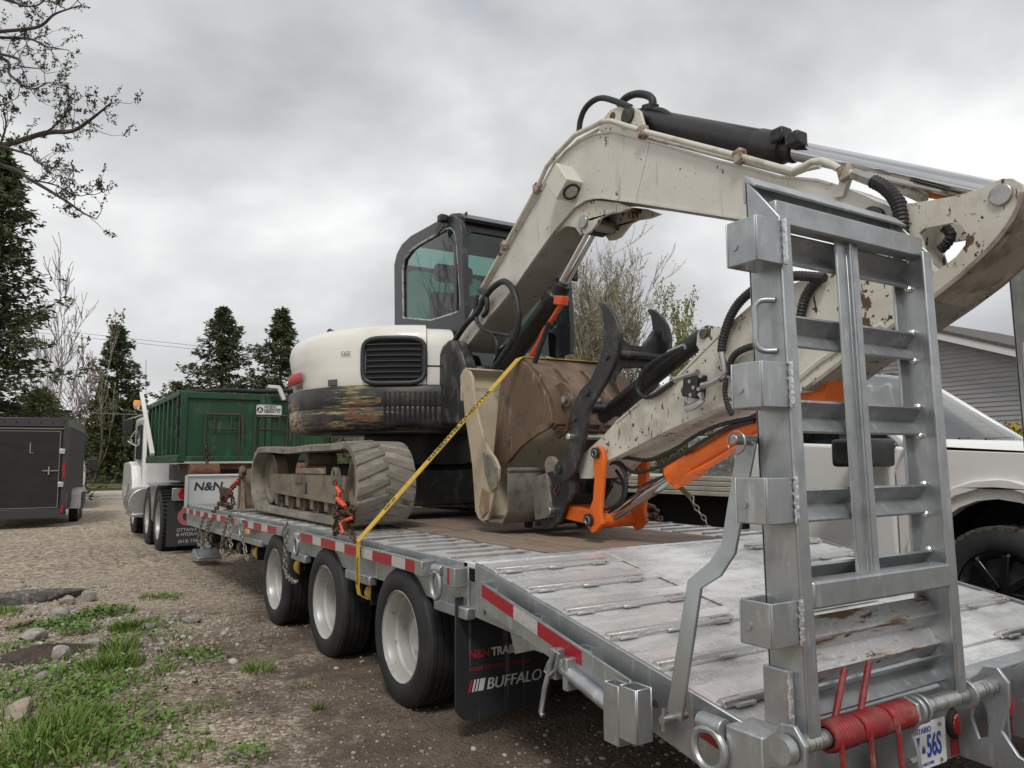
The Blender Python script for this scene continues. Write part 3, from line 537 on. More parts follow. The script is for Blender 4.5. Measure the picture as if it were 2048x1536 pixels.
# brush and the far wood: one mass
r = np.random.default_rng(77); wv, wf, k = [], [], 0
mb = MB()
for i in range(420):
    px = r.uniform(-700, 2600); D = r.uniform(50, 66); h = r.uniform(1.5, 5.5); b = Vector(at(px, D, 0)); mb.tube([b, b+V(r.normal(0, .3), 0, h*.6), b+V(r.normal(0, .6), r.normal(0, .3), h)], .03, 3, False, [.05, .03, .01])
tag(mb.build('brush_stems', BARKP, smooth=0), 'thin stems of the far brush', kind='stuff')
n = 70000; px = r.uniform(-700, 2600, n); D = r.uniform(50, 70, n); P = np.array([at(a, b, 0) for a, b in zip(px, D)]); hh = 3.6+1.6*np.sin(px*.013)+1.0*np.sin(px*.041); P[:, 2] = hh*r.random(n)**1.15
v, f = leafcloud(P, r.normal(0, 1, (n, 3)), .26, .09, r); tag(npmesh('far_wood', v, f, NEEDLE2), 'far mass of olive brush beyond the road', kind='stuff')
# ------------------------------------------------------------------ the near tree at the top left: trunk out of frame, its boughs reach in
tb = qd(-520, 930, 9.5); t = thing('budding_tree', 'near leafless tree with opening buds reaching in at the top left', 'tree', (tb.x, tb.y, 0))
MB().tube(spl([(tb.x, tb.y, -.1), (tb.x+.1, tb.y, 2.2), (tb.x+.05, tb.y+.1, 4.5), (tb.x+.2, tb.y, 7.5)], 6), .1, 10, True, [.26-.19*i/18 for i in range(19)]).build('trunk', BARK, t)
r = np.random.default_rng(5); BP, BD = [], []
def bough(pts, D0, D1, r0_, n_sub=9, L=.5):
    n_ = len(pts); P = spl([qd(a, b, D0+(D1-D0)*i/(n_-1)) for i, (a, b) in enumerate(pts)], 6); m = len(P); mb = MB(); mb.tube(P, 0, 6, False, [r0_*(1-.85*i/(m-1)) for i in range(m)]); segs, tips = [], []
    for i in range(2, m):
        for _ in range(1):
            if r.random() > .62: continue
            d = (P[i]-P[i-1]).normalized()+Vector(r.normal(0, .75, 3)); branches(P[i], d, L*r.uniform(.2, .7), .0055, 1, r, segs, tips, 2, .2, .22, .5, .7)
    for q, rr, dep in segs: mb.tube(q, 0, 3, False, rr)
    for q, d in tips:
        for _ in range(4): BP.append((q+Vector(r.normal(0, .010, 3)))[:]); BD.append((d+Vector(r.normal(0, .8, 3)))[:])
    mb.build('bough', BARKD, t, smooth=60)
bough([(-520, 330), (-200, 330), (0, 292), (90, 266), (144, 262), (180, 240), (221, 207)], 9.5, 7.2, .05)
bough([(0, 292), (60, 310), (72, 323), (110, 338), (150, 341)], 7.9, 7.4, .014)
bough([(-300, 250), (0, 330), (60, 359), (126, 398), (165, 425), (192, 438)], 9, 7.3, .03)
bough([(60, 359), (110, 370), (160, 392), (205, 372)], 7.8, 7.4, .010, 6, .35)
bough([(-420, 20), (-100, 70), (0, 63), (75, 54), (110, 28), (164, 10)], 9.3, 7.4, .035)
bough([(-300, 60), (0, 75), (60, 78), (90, 92), (135, 100)], 9, 7.5, .022)
bough([(-350, 60), (0, 108), (40, 132), (100, 138)], 9, 7.6, .022)
bough([(-350, 80), (-20, 110), (20, 150), (60, 178), (95, 165)], 9, 7.6, .024)
bough([(90, 266), (118, 244), (135, 215), (138, 165)], 7.5, 7.2, .010, 6, .3)
bough([(0, 292), (12, 250), (8, 215), (35, 195)], 7.9, 7.7, .012, 6, .35)
bough([(-360, -120), (-60, -30), (20, 2), (70, 12), (110, -20)], 9.2, 7.8, .025)
BP, BD = np.array(BP), np.array(BD); v, f = leafcloud(BP, BD, .030, .008, r); npmesh('buds', v, f, BUD, t, (tb.x, tb.y, 0))
# ------------------------------------------------------------------ wires beyond the road
for a, b, D, sag, lab in [((100, 660), (900, 746), 62, .12, 'upper thin grey power line beyond the spruces'), ((100, 668), (900, 752), 62, .14, 'second thin grey power line just below the upper one'), ((60, 820), (420, 836), 40, .05, 'low dark service cable behind the charcoal trailer')]:
    p, q = qd(*a, D), qd(*b, D); d = (q-p)
    pts = [p+d*(i/24*3-1)+V(0, 0, -sag*(1-((i/24-.5)*2)**2)+sag) for i in range(25)]
    tag(MB().tube(pts, .02 if D > 50 else .024, 4, False).build('power_line', M('weathered cable', (.16, .16, .17), .7)), lab, 'power line', 'power lines')
# ------------------------------------------------------------------ grey house
HX = 18.0; pk = qx(1866, 655, HX); lo = qx(2030, 690, HX); sl_ = (pk.z-lo.z)/(pk.y-lo.y); PY = pk.y+2.4; PZ = pk.z+2.4*sl_; EY = 4.2
h = thing('house', 'grey vinyl sided house with a low gable roof behind the white pickup', 'house', (HX, 9, 0))
SID = M('grey vinyl siding', (.30, .30, .305), .6, 0, [((.26, .26, .265), 3, .45, .7, (1, 1, 4), .6)]); TRIM = M('white house trim', (.62, .62, .61), .5); SHIN = M('brown grey shingles', (.085, .075, .07), .9, 0, [((.13, .115, .105), 9, .45, .65, S1, .9)], (40, .4))
EZ = PZ-sl_*(PY-EY); WY1 = PY+(PY-EY)
MB().prism([(EY+.12, -.2), (WY1-.12, -.2), (WY1-.12, EZ-.10), (PY, PZ-.10), (EY+.12, EZ-.10)], HX+.006, HX+8).build('wall', SID, h)
z = .3; k_ = 0
while z < PZ-.30:
    ha = min(PY-EY-.12, (PZ-.22-z)/sl_); half = max(.02, min(PY-EY-.12, (PZ-.22-z-.105)/sl_))
    if ha > .2: MB().add([(HX+.02, PY-ha, z), (HX+.02, PY+ha, z), (HX+.005, PY+half, z+.105), (HX+.005, PY-half, z+.105), (HX-.016, PY-ha, z), (HX-.016, PY+ha, z), (HX+.004, PY+half, z+.107), (HX+.004, PY-half, z+.107)], [(0, 1, 2, 3), (7, 6, 5, 4), (0, 4, 5, 1), (2, 6, 7, 3), (1, 5, 6, 2), (0, 3, 7, 4)]).build('siding_board', SID, h, smooth=0)
    z += .105
for sg in (-1, 1):
    f = lambda o, a: (a, PZ+o-sl_*abs(a-PY)); e = PY+sg*(PY-EY+.35)
    MB().prism([f(-.24, PY), f(-.24, e), f(-.06, e), f(-.06, PY)], HX-.40, HX-.36).build('fascia', TRIM, h)
    MB().prism([f(-.08, PY), f(-.08, e), f(.0, e), f(.0, PY)], HX-.42, HX+8.3).build('roof', SHIN, h)
    MB().prism([f(-.25, PY), f(-.25, e), f(-.23, e), f(-.23, PY)], HX-.36, HX-.02).build('soffit', TRIM, h)
def bush(loc, rx, ry, rz, label, mat, seed, n=9000, kind='shrub'):
    r = np.random.default_rng(seed); t = thing(kind, label, 'shrub', loc); d = r.normal(0, 1, (n, 3)); d /= np.linalg.norm(d, axis=1, keepdims=True); q = r.random((n, 1))**.25
    lump = 1+.16*np.sin(5*d[:, :1]+seed)*np.sin(4*d[:, 1:2]+2)+.1*np.sin(11*d[:, 2:3]); P = d*q*lump*np.array([rx, ry, rz])+np.array(loc)+np.array([0, 0, rz*.9]); P[:, 2] = np.maximum(P[:, 2], loc[2])
    v, f = leafcloud(P, d+r.normal(0, .7, (n, 3)), .09, .03, r); npmesh('crown', v, f, mat, t, loc)
    mb = MB()
    for i in range(14): e_ = d[i]*np.array([rx, ry, rz])*.8; mb.tube([loc, (loc[0]+e_[0], loc[1]+e_[1], loc[2]+rz*.9+abs(e_[2]))], .02, 4, False, [.02, .008])
    mb.build('stems', BARKP, t, smooth=0)
p = qx(2012, 812, 15.0); bush((15.0, p.y-.3, 0), 1.2, 1.5, 1.05, 'yellow flowering forsythia bush against the grey house', M('forsythia', (.4, .3, .02), .6, 0, isl=[(.10, .15, .02), (.50, .34, .015), (.45, .30, .01), (.16, .20, .03), (.58, .42, .02)]), 3)
# ================================================================== flatbed trailer
XL, XR, DZ, BY = 1.82, 4.42, .875, 3.33
T = thing('flatbed_trailer', 'galvanised tri axle flatbed trailer with a wood deck and sloped tail carrying the excavator', 'trailer', (3.12, 5.5, 0))
XC = (XL+XR)/2
def mx_(x): return XL+XR-x
def tz(y): return DZ-.187*(BY-y)
def fz(y): return -.0115*max(0, y-6.4)
# frame
for x in (2.42, 3.72):
    MB().box(x, x+.10, 3.3, 6.4, .42, .80).add([(a, b, c) for a in (x, x+.10) for (b, c) in ((3.3, .42), (3.3, .78), (1.75, .52), (1.75, .36))], [(0, 1, 2, 3), (7, 6, 5, 4), (0, 4, 5, 1), (1, 5, 6, 2), (2, 6, 7, 3), (3, 7, 4, 0)]).build('main_beam', GALV, T)
    MB().add([(a, b, c+fz(b)) for a in (x, x+.10) for (b, c) in ((6.4, .42), (6.4, .80), (11.2, .80), (11.2, .50))], [(0, 1, 2, 3), (7, 6, 5, 4), (0, 4, 5, 1), (1, 5, 6, 2), (2, 6, 7, 3), (3, 7, 4, 0)]).build('main_beam', GALV, T)
for y in np.arange(3.5, 11.2, .6): MB().box(1.9, 4.34, y, y+.07, .70+fz(y), .84+fz(y)).build('cross_member', GALV, T)
# wooden deck boards, long way
bw = (3.80-2.42)/10
for i in range(10):
    x0 = 2.42+bw*i+.004; x1 = 2.42+bw*(i+1)-.004; dz_ = random.Random(i).uniform(-.003, .003)
    mb = MB()
    for (a, b) in ((3.47, 6.4), (6.4, 11.1)): mb.add([(x, y, z+fz(y)+dz_) for x in (x0, x1) for (y, z) in ((a, .835), (a, .878), (b, .878), (b, .835))], [(0, 1, 2, 3), (7, 6, 5, 4), (0, 4, 5, 1), (1, 5, 6, 2), (2, 6, 7, 3), (3, 7, 4, 0)])
    mb.build('deck_board', WOOD, T, bevel=.003, seg=1)
# steel side decks with grip bars
for s in (0, 1):
    f = (lambda x: x) if not s else mx_
    a, b = sorted((f(1.8925), f(2.415)))
    MB().box(a, b, BY+.12, 6.4, .845, .870).build('side_deck', GALVD, T)
    MB().add([(x, y, z+fz(y)) for x in (a, b) for (y, z) in ((6.4, .845), (6.4, .87), (11.15, .87), (11.15, .845))], [(0, 1, 2, 3), (7, 6, 5, 4), (0, 4, 5, 1), (1, 5, 6, 2), (2, 6, 7, 3), (3, 7, 4, 0)]).build('side_deck', GALVD, T)
    c0 = MB().box(-.24, .24, -.013, .013, 0, .010)
    for k in range(3): c0.box(-.20+.16*k, -.13+.16*k, -.024, -.012, 0, .006)
    c0 = c0.build('grip_bar', M('worn grip bar', (.34, .335, .32), .5, .5, [((.14, .10, .08), 9, .5, .7, S1, .75)]), T, local=True); xx = f(2.15)-3.12; first = True
    for k in range(38):
        y = 3.58+k*.2; sh = (.05 if k % 2 else -.03)
        if first: c0.location = (xx+sh, y-5.5, .870+fz(y)); first = False
        else: copy_of(c0, T, (xx+sh, y-5.5, .870+fz(y)))
# bend plate with its weld bead
MB().box(1.875, 4.365, BY-.005, BY+.115, .845, .879).build('bend_plate', GALVD, T, bevel=.008)
MB().tube([(1.88+(4.36-1.88)*i/60, BY+.02+.006*math.sin(i*2.1), .881+.002*math.sin(i*3.7)) for i in range(61)], .010, 6).build('weld_seam', WELD, T)
GALVP = M('smooth galvanised plate', (.80, .80, .80), .34, .6, [((.58, .57, .55), 3.5, .45, .7, (1, 2, 1), .42), ((.36, .32, .27), 6, .60, .74, (.7, 2, 1), .6), ((.9, .9, .9), 70, .56, .62, (1, .3, 1), .4)], (70, .10, .002))
# sloping tail: steel slats across, a rough centre sheet, angle cleats left and right
for k in range(12):
    y1 = BY-.02-k*.138; y0 = y1-.133; m = GALVP if not k % 2 else GALVR if k < 0 else GALVD
    MB().add([(x, y, tz(y)+d) for x in (1.9, 4.34) for (y, d) in ((y0, -.03), (y1, -.03), (y1, (.004, -.006)[k % 2]), (y0, (.004, -.004)[k % 2]))], [(0, 1, 2, 3), (7, 6, 5, 4), (0, 4, 5, 1), (1, 5, 6, 2), (2, 6, 7, 3), (3, 7, 4, 0)]).build('tail_slat', m, T)
MB().add([(x, y, tz(y)+d) for x in (2.68, 3.56) for (y, d) in ((2.3, .001), (BY-.02, .001), (BY-.02, .006), (2.3, .006))], [(0, 1, 2, 3), (7, 6, 5, 4), (0, 4, 5, 1), (1, 5, 6, 2), (2, 6, 7, 3), (3, 7, 4, 0)]).build('rough_sheet', GALVD, T)
cl = MB().prism([(-.022, 0), (-.012, .020), (.012, .020), (.022, 0)], -.34, .34)
for q in (-.30, -.05, .22): cl.box(q, q+.09, -.036, -.02, 0, .012)
cl = cl.build('tail_cleat', GALVR, T, local=True, bevel=.003, seg=1); first = True
for y in (3.19, 2.915, 2.635, 2.365, 2.10, 1.80):
    for x in (2.25, 3.98):
        l = (x-3.12, y-5.5, tz(y)+.001); rt_ = (math.atan(.187), 0, 0)
        if first: cl.location = l; cl.rotation_euler = rt_; first = False
        else: copy_of(cl, T, l, rt_)
# tail sides
for s in (0, 1):
    f = (lambda x: x) if not s else mx_
    a, b = sorted((f(1.875), f(1.893)))
    MB().prism([(BY, DZ+.004), (1.64, tz(1.64)+.012), (1.64, .33), (1.9, .40), (2.9, .60), (BY, .62)], a, b).build('tail_side', GALV, T, bevel=.003, seg=1)
    a, b = sorted((f(1.82), f(1.832)))
    top = lambda y: .812-.199*(3.174-y)
    MB().prism([(3.19, top(3.19)), (2.13, top(2.13)), (2.13, top(2.13)-.118), (3.19, top(3.19)-.118)], a, b).build('tail_rail', GALV, T, bevel=.003, seg=1)
    a, b = sorted((f(1.832), f(1.875))); MB().box(a, b, 3.17, 3.19, .66, .81).build('rail_end_plate', GALV, T)
    for y in (3.10, 2.74, 2.41):
        w = .004; o0, o1 = sorted((f(1.832), f(1.875))); zt = top(y)-.01
        MB().box(o0, o1, y-.05, y-.05+w, zt-.13, zt+.02).box(o0, o1, y+.05-w, y+.05, zt-.13, zt+.01).box(o0, o0+w, y-.046, y+.046, zt-.13, zt+.008).box(o1-w, o1, y-.046, y+.046, zt-.13, zt+.008).build('stake_pocket', GALV, T)
    p0 = [(933, 1180), (934, 1200), (945, 1216), (975, 1226), (1000, 1241), (1020, 1263), (1030, 1308), (1098, 1293), (1150, 1290), (1060, 1230)]
    if not s: MB().prism(yz(p0, 1.90), 1.90, 2.0).build('arch_plate', GALV, T)
def tape(x0, x1, y0, y1, z0a, z0b, h, mat, nm):
    MB().add([(x, y, z) for x in (x0, x1) for (y, z) in ((y0, z0a), (y1, z0b), (y1, z0b+h), (y0, z0a+h))], [(0, 1, 2, 3), (7, 6, 5, 4), (0, 4, 5, 1), (1, 5, 6, 2), (2, 6, 7, 3), (3, 7, 4, 0)]).build(nm, mat, T, smooth=0)
rings = []
for px0, px1, mt in ((964, 1027, REDT), (1027, 1075, WHTT), (1075, 1163, REDT)):
    ya = qx(px0, 1164.7+.66*(px0-965.6), 1.82).y; yb = qx(px1, 1164.7+.66*(px1-965.6), 1.82).y
    tape(1.8185, 1.8205, yb, ya, top(yb)-.064, top(ya)-.064, .056, mt, 'red_reflector' if mt is REDT else 'silver_reflector')
# side rub rails with tape
for s in (0, 1):
    f = (lambda x: x) if not s else mx_
    for (ya, yb) in ((6.50, 11.27), (3.80, 6.10)):
        a, b = sorted((f(1.82), f(1.834))); za, zb = .768+fz(ya), .768+fz(yb)
        MB().add([(x, y, z) for x in (a, b) for (y, z) in ((ya, za), (yb, zb), (yb, zb+.076), (ya, za+.076))], [(0, 1, 2, 3), (7, 6, 5, 4), (0, 4, 5, 1), (1, 5, 6, 2), (2, 6, 7, 3), (3, 7, 4, 0)]).build('rub_rail', GALV, T, bevel=.003, seg=1)
        a, b = sorted((f(1.834), f(1.875)))
        MB().add([(x, y, z+fz(y)) for x in (a, b) for (y, z) in ((ya, .764), (yb, .764), (yb, .770), (ya, .770))], [(0, 1, 2, 3), (7, 6, 5, 4), (0, 4, 5, 1), (1, 5, 6, 2), (2, 6, 7, 3), (3, 7, 4, 0)]).build('rail_shelf', GALV, T)
        n_ = int((yb-ya)/.55)
        for i in range(n_+1): y = ya+.03+(yb-ya-.1)*i/n_; MB().box(a, b, y, y+.045, .765+fz(y), .842+fz(y)).build('rail_spacer', GALV, T)
        a, b = sorted((f(1.875), f(1.89)))
        MB().add([(x, y, z+fz(y)) for x in (a, b) for (y, z) in ((ya-.4 if ya < 5 else ya-.4, .64), (yb, .66), (yb, .874), (ya-.4, .874))], [(0, 1, 2, 3), (7, 6, 5, 4), (0, 4, 5, 1), (1, 5, 6, 2), (2, 6, 7, 3), (3, 7, 4, 0)]).build('side_beam', GALV, T, bevel=.004, seg=1)
def railtape(pairs, o, sc, ya, yb):
    prev = None
    for a, b in pairs:
        xa, xb = o+a/sc, o+b/sc; y1 = qx(xa, 1062+.245*(xa-601), 1.82).y; y0 = qx(xb, 1062+.245*(xb-601), 1.82).y
        tape(1.8185, 1.8205, y0, y1, .773+fz(y0), .773+fz(y1), .060, REDT, 'red_reflector')
        if prev: tape(1.8187, 1.8203, y1, prev, .773+fz(y1), .773+fz(prev), .060, WHTT, 'silver_reflector')
        prev = y0
railtape([(265, 420), (528, 712), (828, 1040), (1185, 1432), (1605, 1780)], 560, 6.4, 0, 0)
railtape([(172, 216), (248, 300), (335, 392), (435, 492), (537, 603), (648, 722), (785, 825)], 340, 6.4, 0, 0)
railtape([(928, 1002), (1072, 1175), (1250, 1362)], 340, 6.4, 0, 0)
MB().box(1.80, 1.875, 3.77, 3.86, .765, .846).build('rail_end_box', GALV, T, bevel=.004)
MB().box(1.80, 1.875, 3.40, 3.52, .755, .85).build('rail_box', GALV, T, bevel=.004)
tape(1.7985, 1.8005, 3.455, 3.475, .765, .765, .08, REDT, 'red_reflector')
def ring(y, z, x=1.80, w=.050, h=.145, r=.0125, tilt=0):
    b = MB().cyl((x+.03, y-.05, z), (x+.03, y+.05, z), .028, 14).build('ring_bracket', GALV, T, bevel=.003)
    pts = []
    for k in range(16):
        a = 2*math.pi*k/16; pts.append((x+.012-tilt*(z-0), y+math.sin(a)*w, z-h*.5+math.cos(a)*h*.5*(1 if math.cos(a) < 0 else .85)))
    MB().tube(pts, r, 8, closed=True).build('tie_ring', GALV, T)
for px, py in ((868, 1140), (590, 1072), (480, 1042)):
    p = qx(px, py, 1.80); ring(p.y, p.z)
p = qx(1413, 1448, 1.80); ring(p.y, p.z-.005, 1.795, .062, .13, .0135)
# lower angle that carries the strap winches, wheel gap brackets
MB().add([(x, y, z+fz(y)) for x in (1.845, 1.905) for (y, z) in ((7.25, .615), (7.25, .675), (11.05, .675), (11.05, .615))], [(0, 1, 2, 3), (7, 6, 5, 4), (0, 4, 5, 1), (1, 5, 6, 2), (2, 6, 7, 3), (3, 7, 4, 0)]).build('winch_track', GALV, T, bevel=.006)
for y0, y1 in ((5.93, 6.30), (4.62, 5.05), (3.36, 3.72)):
    MB().box(1.845, 1.90, y0, y1, .60, .66).build('winch_track', GALV, T, bevel=.008)
    MB().prism([(y0-.10, .78), (y1+.16, .78), (y1, .645), (y0, .645)], 1.89, 1.90).build('gap_bracket', GALV, T)
def winch(y, m, r_=.066, tail=None):
    z = .525+fz(y); x = 1.955
    b = MB().box(1.9, 2.0, y-.085, y-.077, z-.06, z+.10).box(1.9, 2.0, y+.077, y+.085, z-.06, z+.10).box(1.9, 2.0, y-.078, y+.078, z+.09, z+.101).build('winch_frame', BLACK, T)
    MB().cyl((x, y-.13, z), (x, y+.10, z), .026, 12).build('winch_drum', BLACK, T)
    pr = [(-.052, .02)]+[(-.052, .02+(r_-.02)*i/3) for i in range(1, 4)]+[(.052, r_), (.052, .02)]
    MB().lathe(pr, (x, y, z), (0, 1, 0), 22).build('strap_roll', m, T, bevel=.003, seg=1)
for y, m in ((10.24, STRAPD), (9.76, STRAPD), (8.9, STRAPD), (8.33, STRAPD), (7.66, STRAP), (6.32, STRAP)): winch(y, m)
winch(4.80, STRAP, .05)
# wheels
RIMP = [(.0, .252), (.004, .258), (.012, .252), (.02, .236), (.05, .228), (.075, .226), (.09, .214), (.155, .207), (.17, .195), (.175, .12), (.16, .11), (.12, .105), (.11, .06), (.11, .001)]
TYP = [(.0, .258), (-.006, .27), (-.012, .30), (-.008, .335), (.004, .362), (.012, .374), (.022, .378), (.028, .384), (.05, .386), (.053, .378), (.061, .378), (.064, .387), (.088, .388), (.091, .379), (.099, .379), (.102, .388), (.128, .388), (.131, .379), (.139, .379), (.142, .387), (.168, .386), (.171, .378), (.179, .378), (.182, .385), (.205, .384), (.225, .365), (.232, .32), (.225, .27), (.215, .255), (.18, .245)]
def wheel(x, y, z, sgn, wk=1.0):
    w = MB().lathe(RIMP, (x+.012*sgn, y, z), (sgn, 0, 0), 40).build('wheel', SILV, T, smooth=30)
    MB().lathe([(d, q*wk) for d, q in TYP], (x+.012*sgn, y, z), (sgn, 0, 0), 56).build('tyre', RUBBER, w, smooth=28)
    mb = MB()
    for k in range(8):
        a = 2*math.pi*k/8; mb.cyl((x+.16*sgn, y+.15*math.cos(a), z+.15*math.sin(a)), (x+.19*sgn, y+.15*math.cos(a), z+.15*math.sin(a)), .012, 6)
    for k in range(8):
        a = 2*math.pi*k/8; q = MB().cyl((x+.165*sgn, y+.155*math.cos(a), z+.155*math.sin(a)), (x+.195*sgn, y+.155*math.cos(a), z+.155*math.sin(a)), .012, 6).build('lug_nut', STEEL, w)
for y in (4.15, 5.46, 6.77):
    for x, sg in ((1.83, 1), (4.41, -1)):
        wheel(x, y, .383, sg); wheel(x+.30*sg, y, .383, sg)
    MB().cyl((2.0, y, .383), (4.24, y, .383), .06, 12).build('axle', DARK, T)
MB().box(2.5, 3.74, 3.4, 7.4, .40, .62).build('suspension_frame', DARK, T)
# mud flaps
for x0, mainf in ((1.83, 1), (3.85, 0)):
    fl = MB().prism([(x0, .70), (x0+.575, .70), (x0+.575, .16), (x0+.52, .105), (x0+.05, .105), (x0, .16)], 3.445, 3.457, lambda a, b, w: (a, w, b)).build('mud_flap', M('black rubber flap', (.020, .021, .023), .6, 0, [((.10, .10, .095), 7, .60, .68, (4, 1, .12), .7)], (30, .05)), T, bevel=.004)
    if mainf:
        o = lambda u, v: (x0+u, 3.445, v)
        text('N&N', .058, TEXTR, fl, o(.075, .395), (1, 0, 0), (0, 0, 1), bold=.001, sx=.95); text('TRAILERS', .056, TEXTW, fl, o(.205, .395), (1, 0, 0), (0, 0, 1), bold=.002, sx=.98)
        text('SOLIDE. PERFORMANT. DURABLE', .026, TEXTR, fl, o(.075, .335), (1, 0, 0), (0, 0, 1), sx=.94)
        text('BUFFALO', .078, TEXTW, fl, o(.172, .235), (1, 0, 0), (0, 0, 1), shear=.2, sx=1.02); text('BUFFALO', .078, TEXTW, fl, o(.1745, .2355), (1, 0, 0), (0, 0, 1), shear=.2, sx=1.02, proud=.0022)
        for k, (m_, w_) in enumerate(((TEXTR, .014), (TEXTW, .010), (TEXTW, .010), (TEXTW, .03))):
            a = .07+(0, .022, .04, .057)[k]; MB().prism([(x0+a, .235), (x0+a+w_, .235), (x0+a+w_+.014, .292), (x0+a+.014, .292)], 3.4435, 3.4445, lambda a, b, w: (a, w, b)).build('logo_stripe', m_, fl, smooth=0)
# rear bumper, lights, plate
MB().box(1.95, 4.29, 1.595, 1.70, .50, .563).build('bumper_beam', GALV, T, bevel=.006)
MB().box(1.95, 4.29, 1.625, 1.66, .285, .497).build('bumper_face', GALV, T)
for x in (1.82, 4.30): MB().box(x, x+.125, 1.56, 1.70, .30, .578).build('corner_post', GALV, T, bevel=.006)
for x in (2.45, 3.05, 3.19, 3.79): MB().box(x-.008, x+.008, 1.56, 1.66, .285, .50).build('bumper_gusset', GALV, T)
def tape_b(x0, x1): MB().box(x0, x1, 1.6225, 1.6245, .29, .35).build('red_reflector', REDT, T, smooth=0)
tape_b(2.9, 3.09); tape_b(3.25, 3.55); tape_b(3.95, 4.28)
for x in (2.93, 3.30, 4.1):
    MB().lathe([(0, .001), (0, .048), (.006, .055), (.02, .056), (.02, .001)], (x, 1.606, .405), (0, 1, 0), 28).build('lamp_grommet', RUBBER, T)
    MB().lathe([(-.006, .001), (-.005, .02), (-.002, .036), (.004, .040)], (x, 1.604, .405), (0, 1, 0), 28).build('tail_lamp', LENSR, T)
pp = qy(1475, 1536, 1.60); px0 = 2.52
pb = MB().prism([(px0+.006, .298), (px0+.299, .298), (px0+.305, .304), (px0+.305, .446), (px0+.299, .452), (px0+.006, .452), (px0, .446), (px0, .304)], 1.598, 1.601, lambda a, b, w: (a, w, b)).build('licence_plate', PLATEW, T)
o = lambda u, v: (px0+u, 1.598, .298+v)
text('ONTARIO', .027, TEXTB, pb, o(.1525, .121), (1, 0, 0), (0, 0, 1), align='CENTER'); text('YOURS TO DISCOVER', .014, TEXTB, pb, o(.1525, .012), (1, 0, 0), (0, 0, 1), align='CENTER')
text('7', .105, TEXTB, pb, o(.108, .038), (1, 0, 0), (0, 0, 1), sx=.62, bold=.002); text('56S', .105, TEXTB, pb, o(.182, .038), (1, 0, 0), (0, 0, 1), sx=.60, bold=.002)
cr = MB()
for k in (-1, 0, 1): cr.prism([(px0+.163+k*.007-.003, .36), (px0+.163+k*.007+.003, .36), (px0+.163+k*.007, .376+(.004 if k == 0 else 0))], 1.5965, 1.5975, lambda a, b, w: (a, w, b))
cr.box(px0+.153, px0+.173, 1.5965, 1.5975, .352, .36).build('crown_emblem', TEXTB, pb, smooth=0)
for u, v in ((.265, .135), (.265, .015), (.04, .135), (.04, .015)): MB().cyl((px0+u, 1.592, .298+v), (px0+u, 1.6, .298+v), .007, 8).build('plate_screw', STEEL, pb)
# hinge shaft, brackets and red springs at the foot of the near ramp (and the same for the far ramp)
HY, HZ = 1.475, .572
def hinge(dx):
    MB().cyl((1.80+dx, HY, HZ), (2.99+dx, HY, HZ), .026, 20).build('hinge_shaft', M('worn shaft', (.5, .5, .49), .4, .85, [((.2, .19, .18), 40, .5, .62, (3, .3, .3), .5)], (60, .1)), T)
    for x in (2.43, 2.46, 2.74): MB().lathe([(-.006, .026), (-.006, .046), (.008, .046), (.008, .026)], (x+dx, HY, HZ), (1, 0, 0), 22).build('hinge_collar', GALV, T, bevel=.002)
    for x, big in ((1.835, 0), (2.93, 1)):
        pr = [(HY+.05, HZ+.03), (HY+.03, HZ+.06), (HY-.02, HZ+.065), (HY-.055, HZ+.02), (HY-.05, HZ-.06), (HY-.02, HZ-.15), (HY-.07, HZ-.22), (HY-.15, HZ-.25), (HY-.17, HZ-.29), (HY-.13, HZ-.31), (HY+.02, HZ-.285), (HY+.13, HZ-.28), (HY+.15, HZ-.05)]
        hole = [(HY+.05+.03*math.cos(a), HZ-.13+.07*math.sin(a)) for a in (0, 1, 2, 3, 4, 5)]
        MB().prism(pr, x+dx-.008, x+dx+.008, None, [hole]).build('hinge_bracket', GALV, T, bevel=.004)
    MB().lathe([(0, .001), (0, .036), (.02, .040), (.03, .040)], (1.79+dx, HY, HZ), (1, 0, 0), 24).build('shaft_cap', GALV, T)
    q = [(HY+.02, HZ+.045), (HY-.03, HZ+.03), (HY-.038, HZ-.02), (HY-.01, HZ-.07), (HY-.025, HZ-.12), (HY-.03, HZ-.25), (HY+.12, HZ-.26), (HY+.12, HZ-.10), (HY+.06, HZ-.02)]
    pl_ = MB().prism(q, 2.405+dx, 2.42+dx).build('spring_bracket', GALV, T, bevel=.004)
    for zz in (-.15, -.205): MB().cyl((2.385+dx, HY-.005, HZ+zz), (2.405+dx, HY-.005, HZ+zz), .014, 6).build('bracket_bolt', STEEL, T)
    for i, (a, b, r_) in enumerate(((1.985, 2.115, .038), (2.125, 2.255, .037), (2.265, 2.395, .036))):
        turns = 9; P = []
        for k in range(turns*12+1):
            u = k/(turns*12); th = 2*math.pi*turns*u; P.append((a+dx+(b-a)*u, HY+r_*math.cos(th), HZ+r_*math.sin(th)))
        MB().tube(P, .0085, 6).build('torsion_spring', REDP, T, smooth=60)
        yl = HY-.06; MB().tube([(a+dx+.02, HY-r_, HZ), (a+dx+.025, HY-r_-.005, HZ-.16), (a+dx+.03, HY-r_+.01, HZ-.30)], .0085, 6).build('spring_leg', REDP, T)
        if i < 2: lp_, lq_ = ((qy(1662, 1478, 1.50), qy(1689, 1336, 1.51)), (qy(1713, 1468, 1.50), qy(1738, 1322, 1.51)))[i]; MB().tube([lp_+V(dx, 0, 0), lq_+V(dx, 0, 0)], .0105, 7).build('spring_leg', REDP, T)
hinge(0); hinge(1.48)
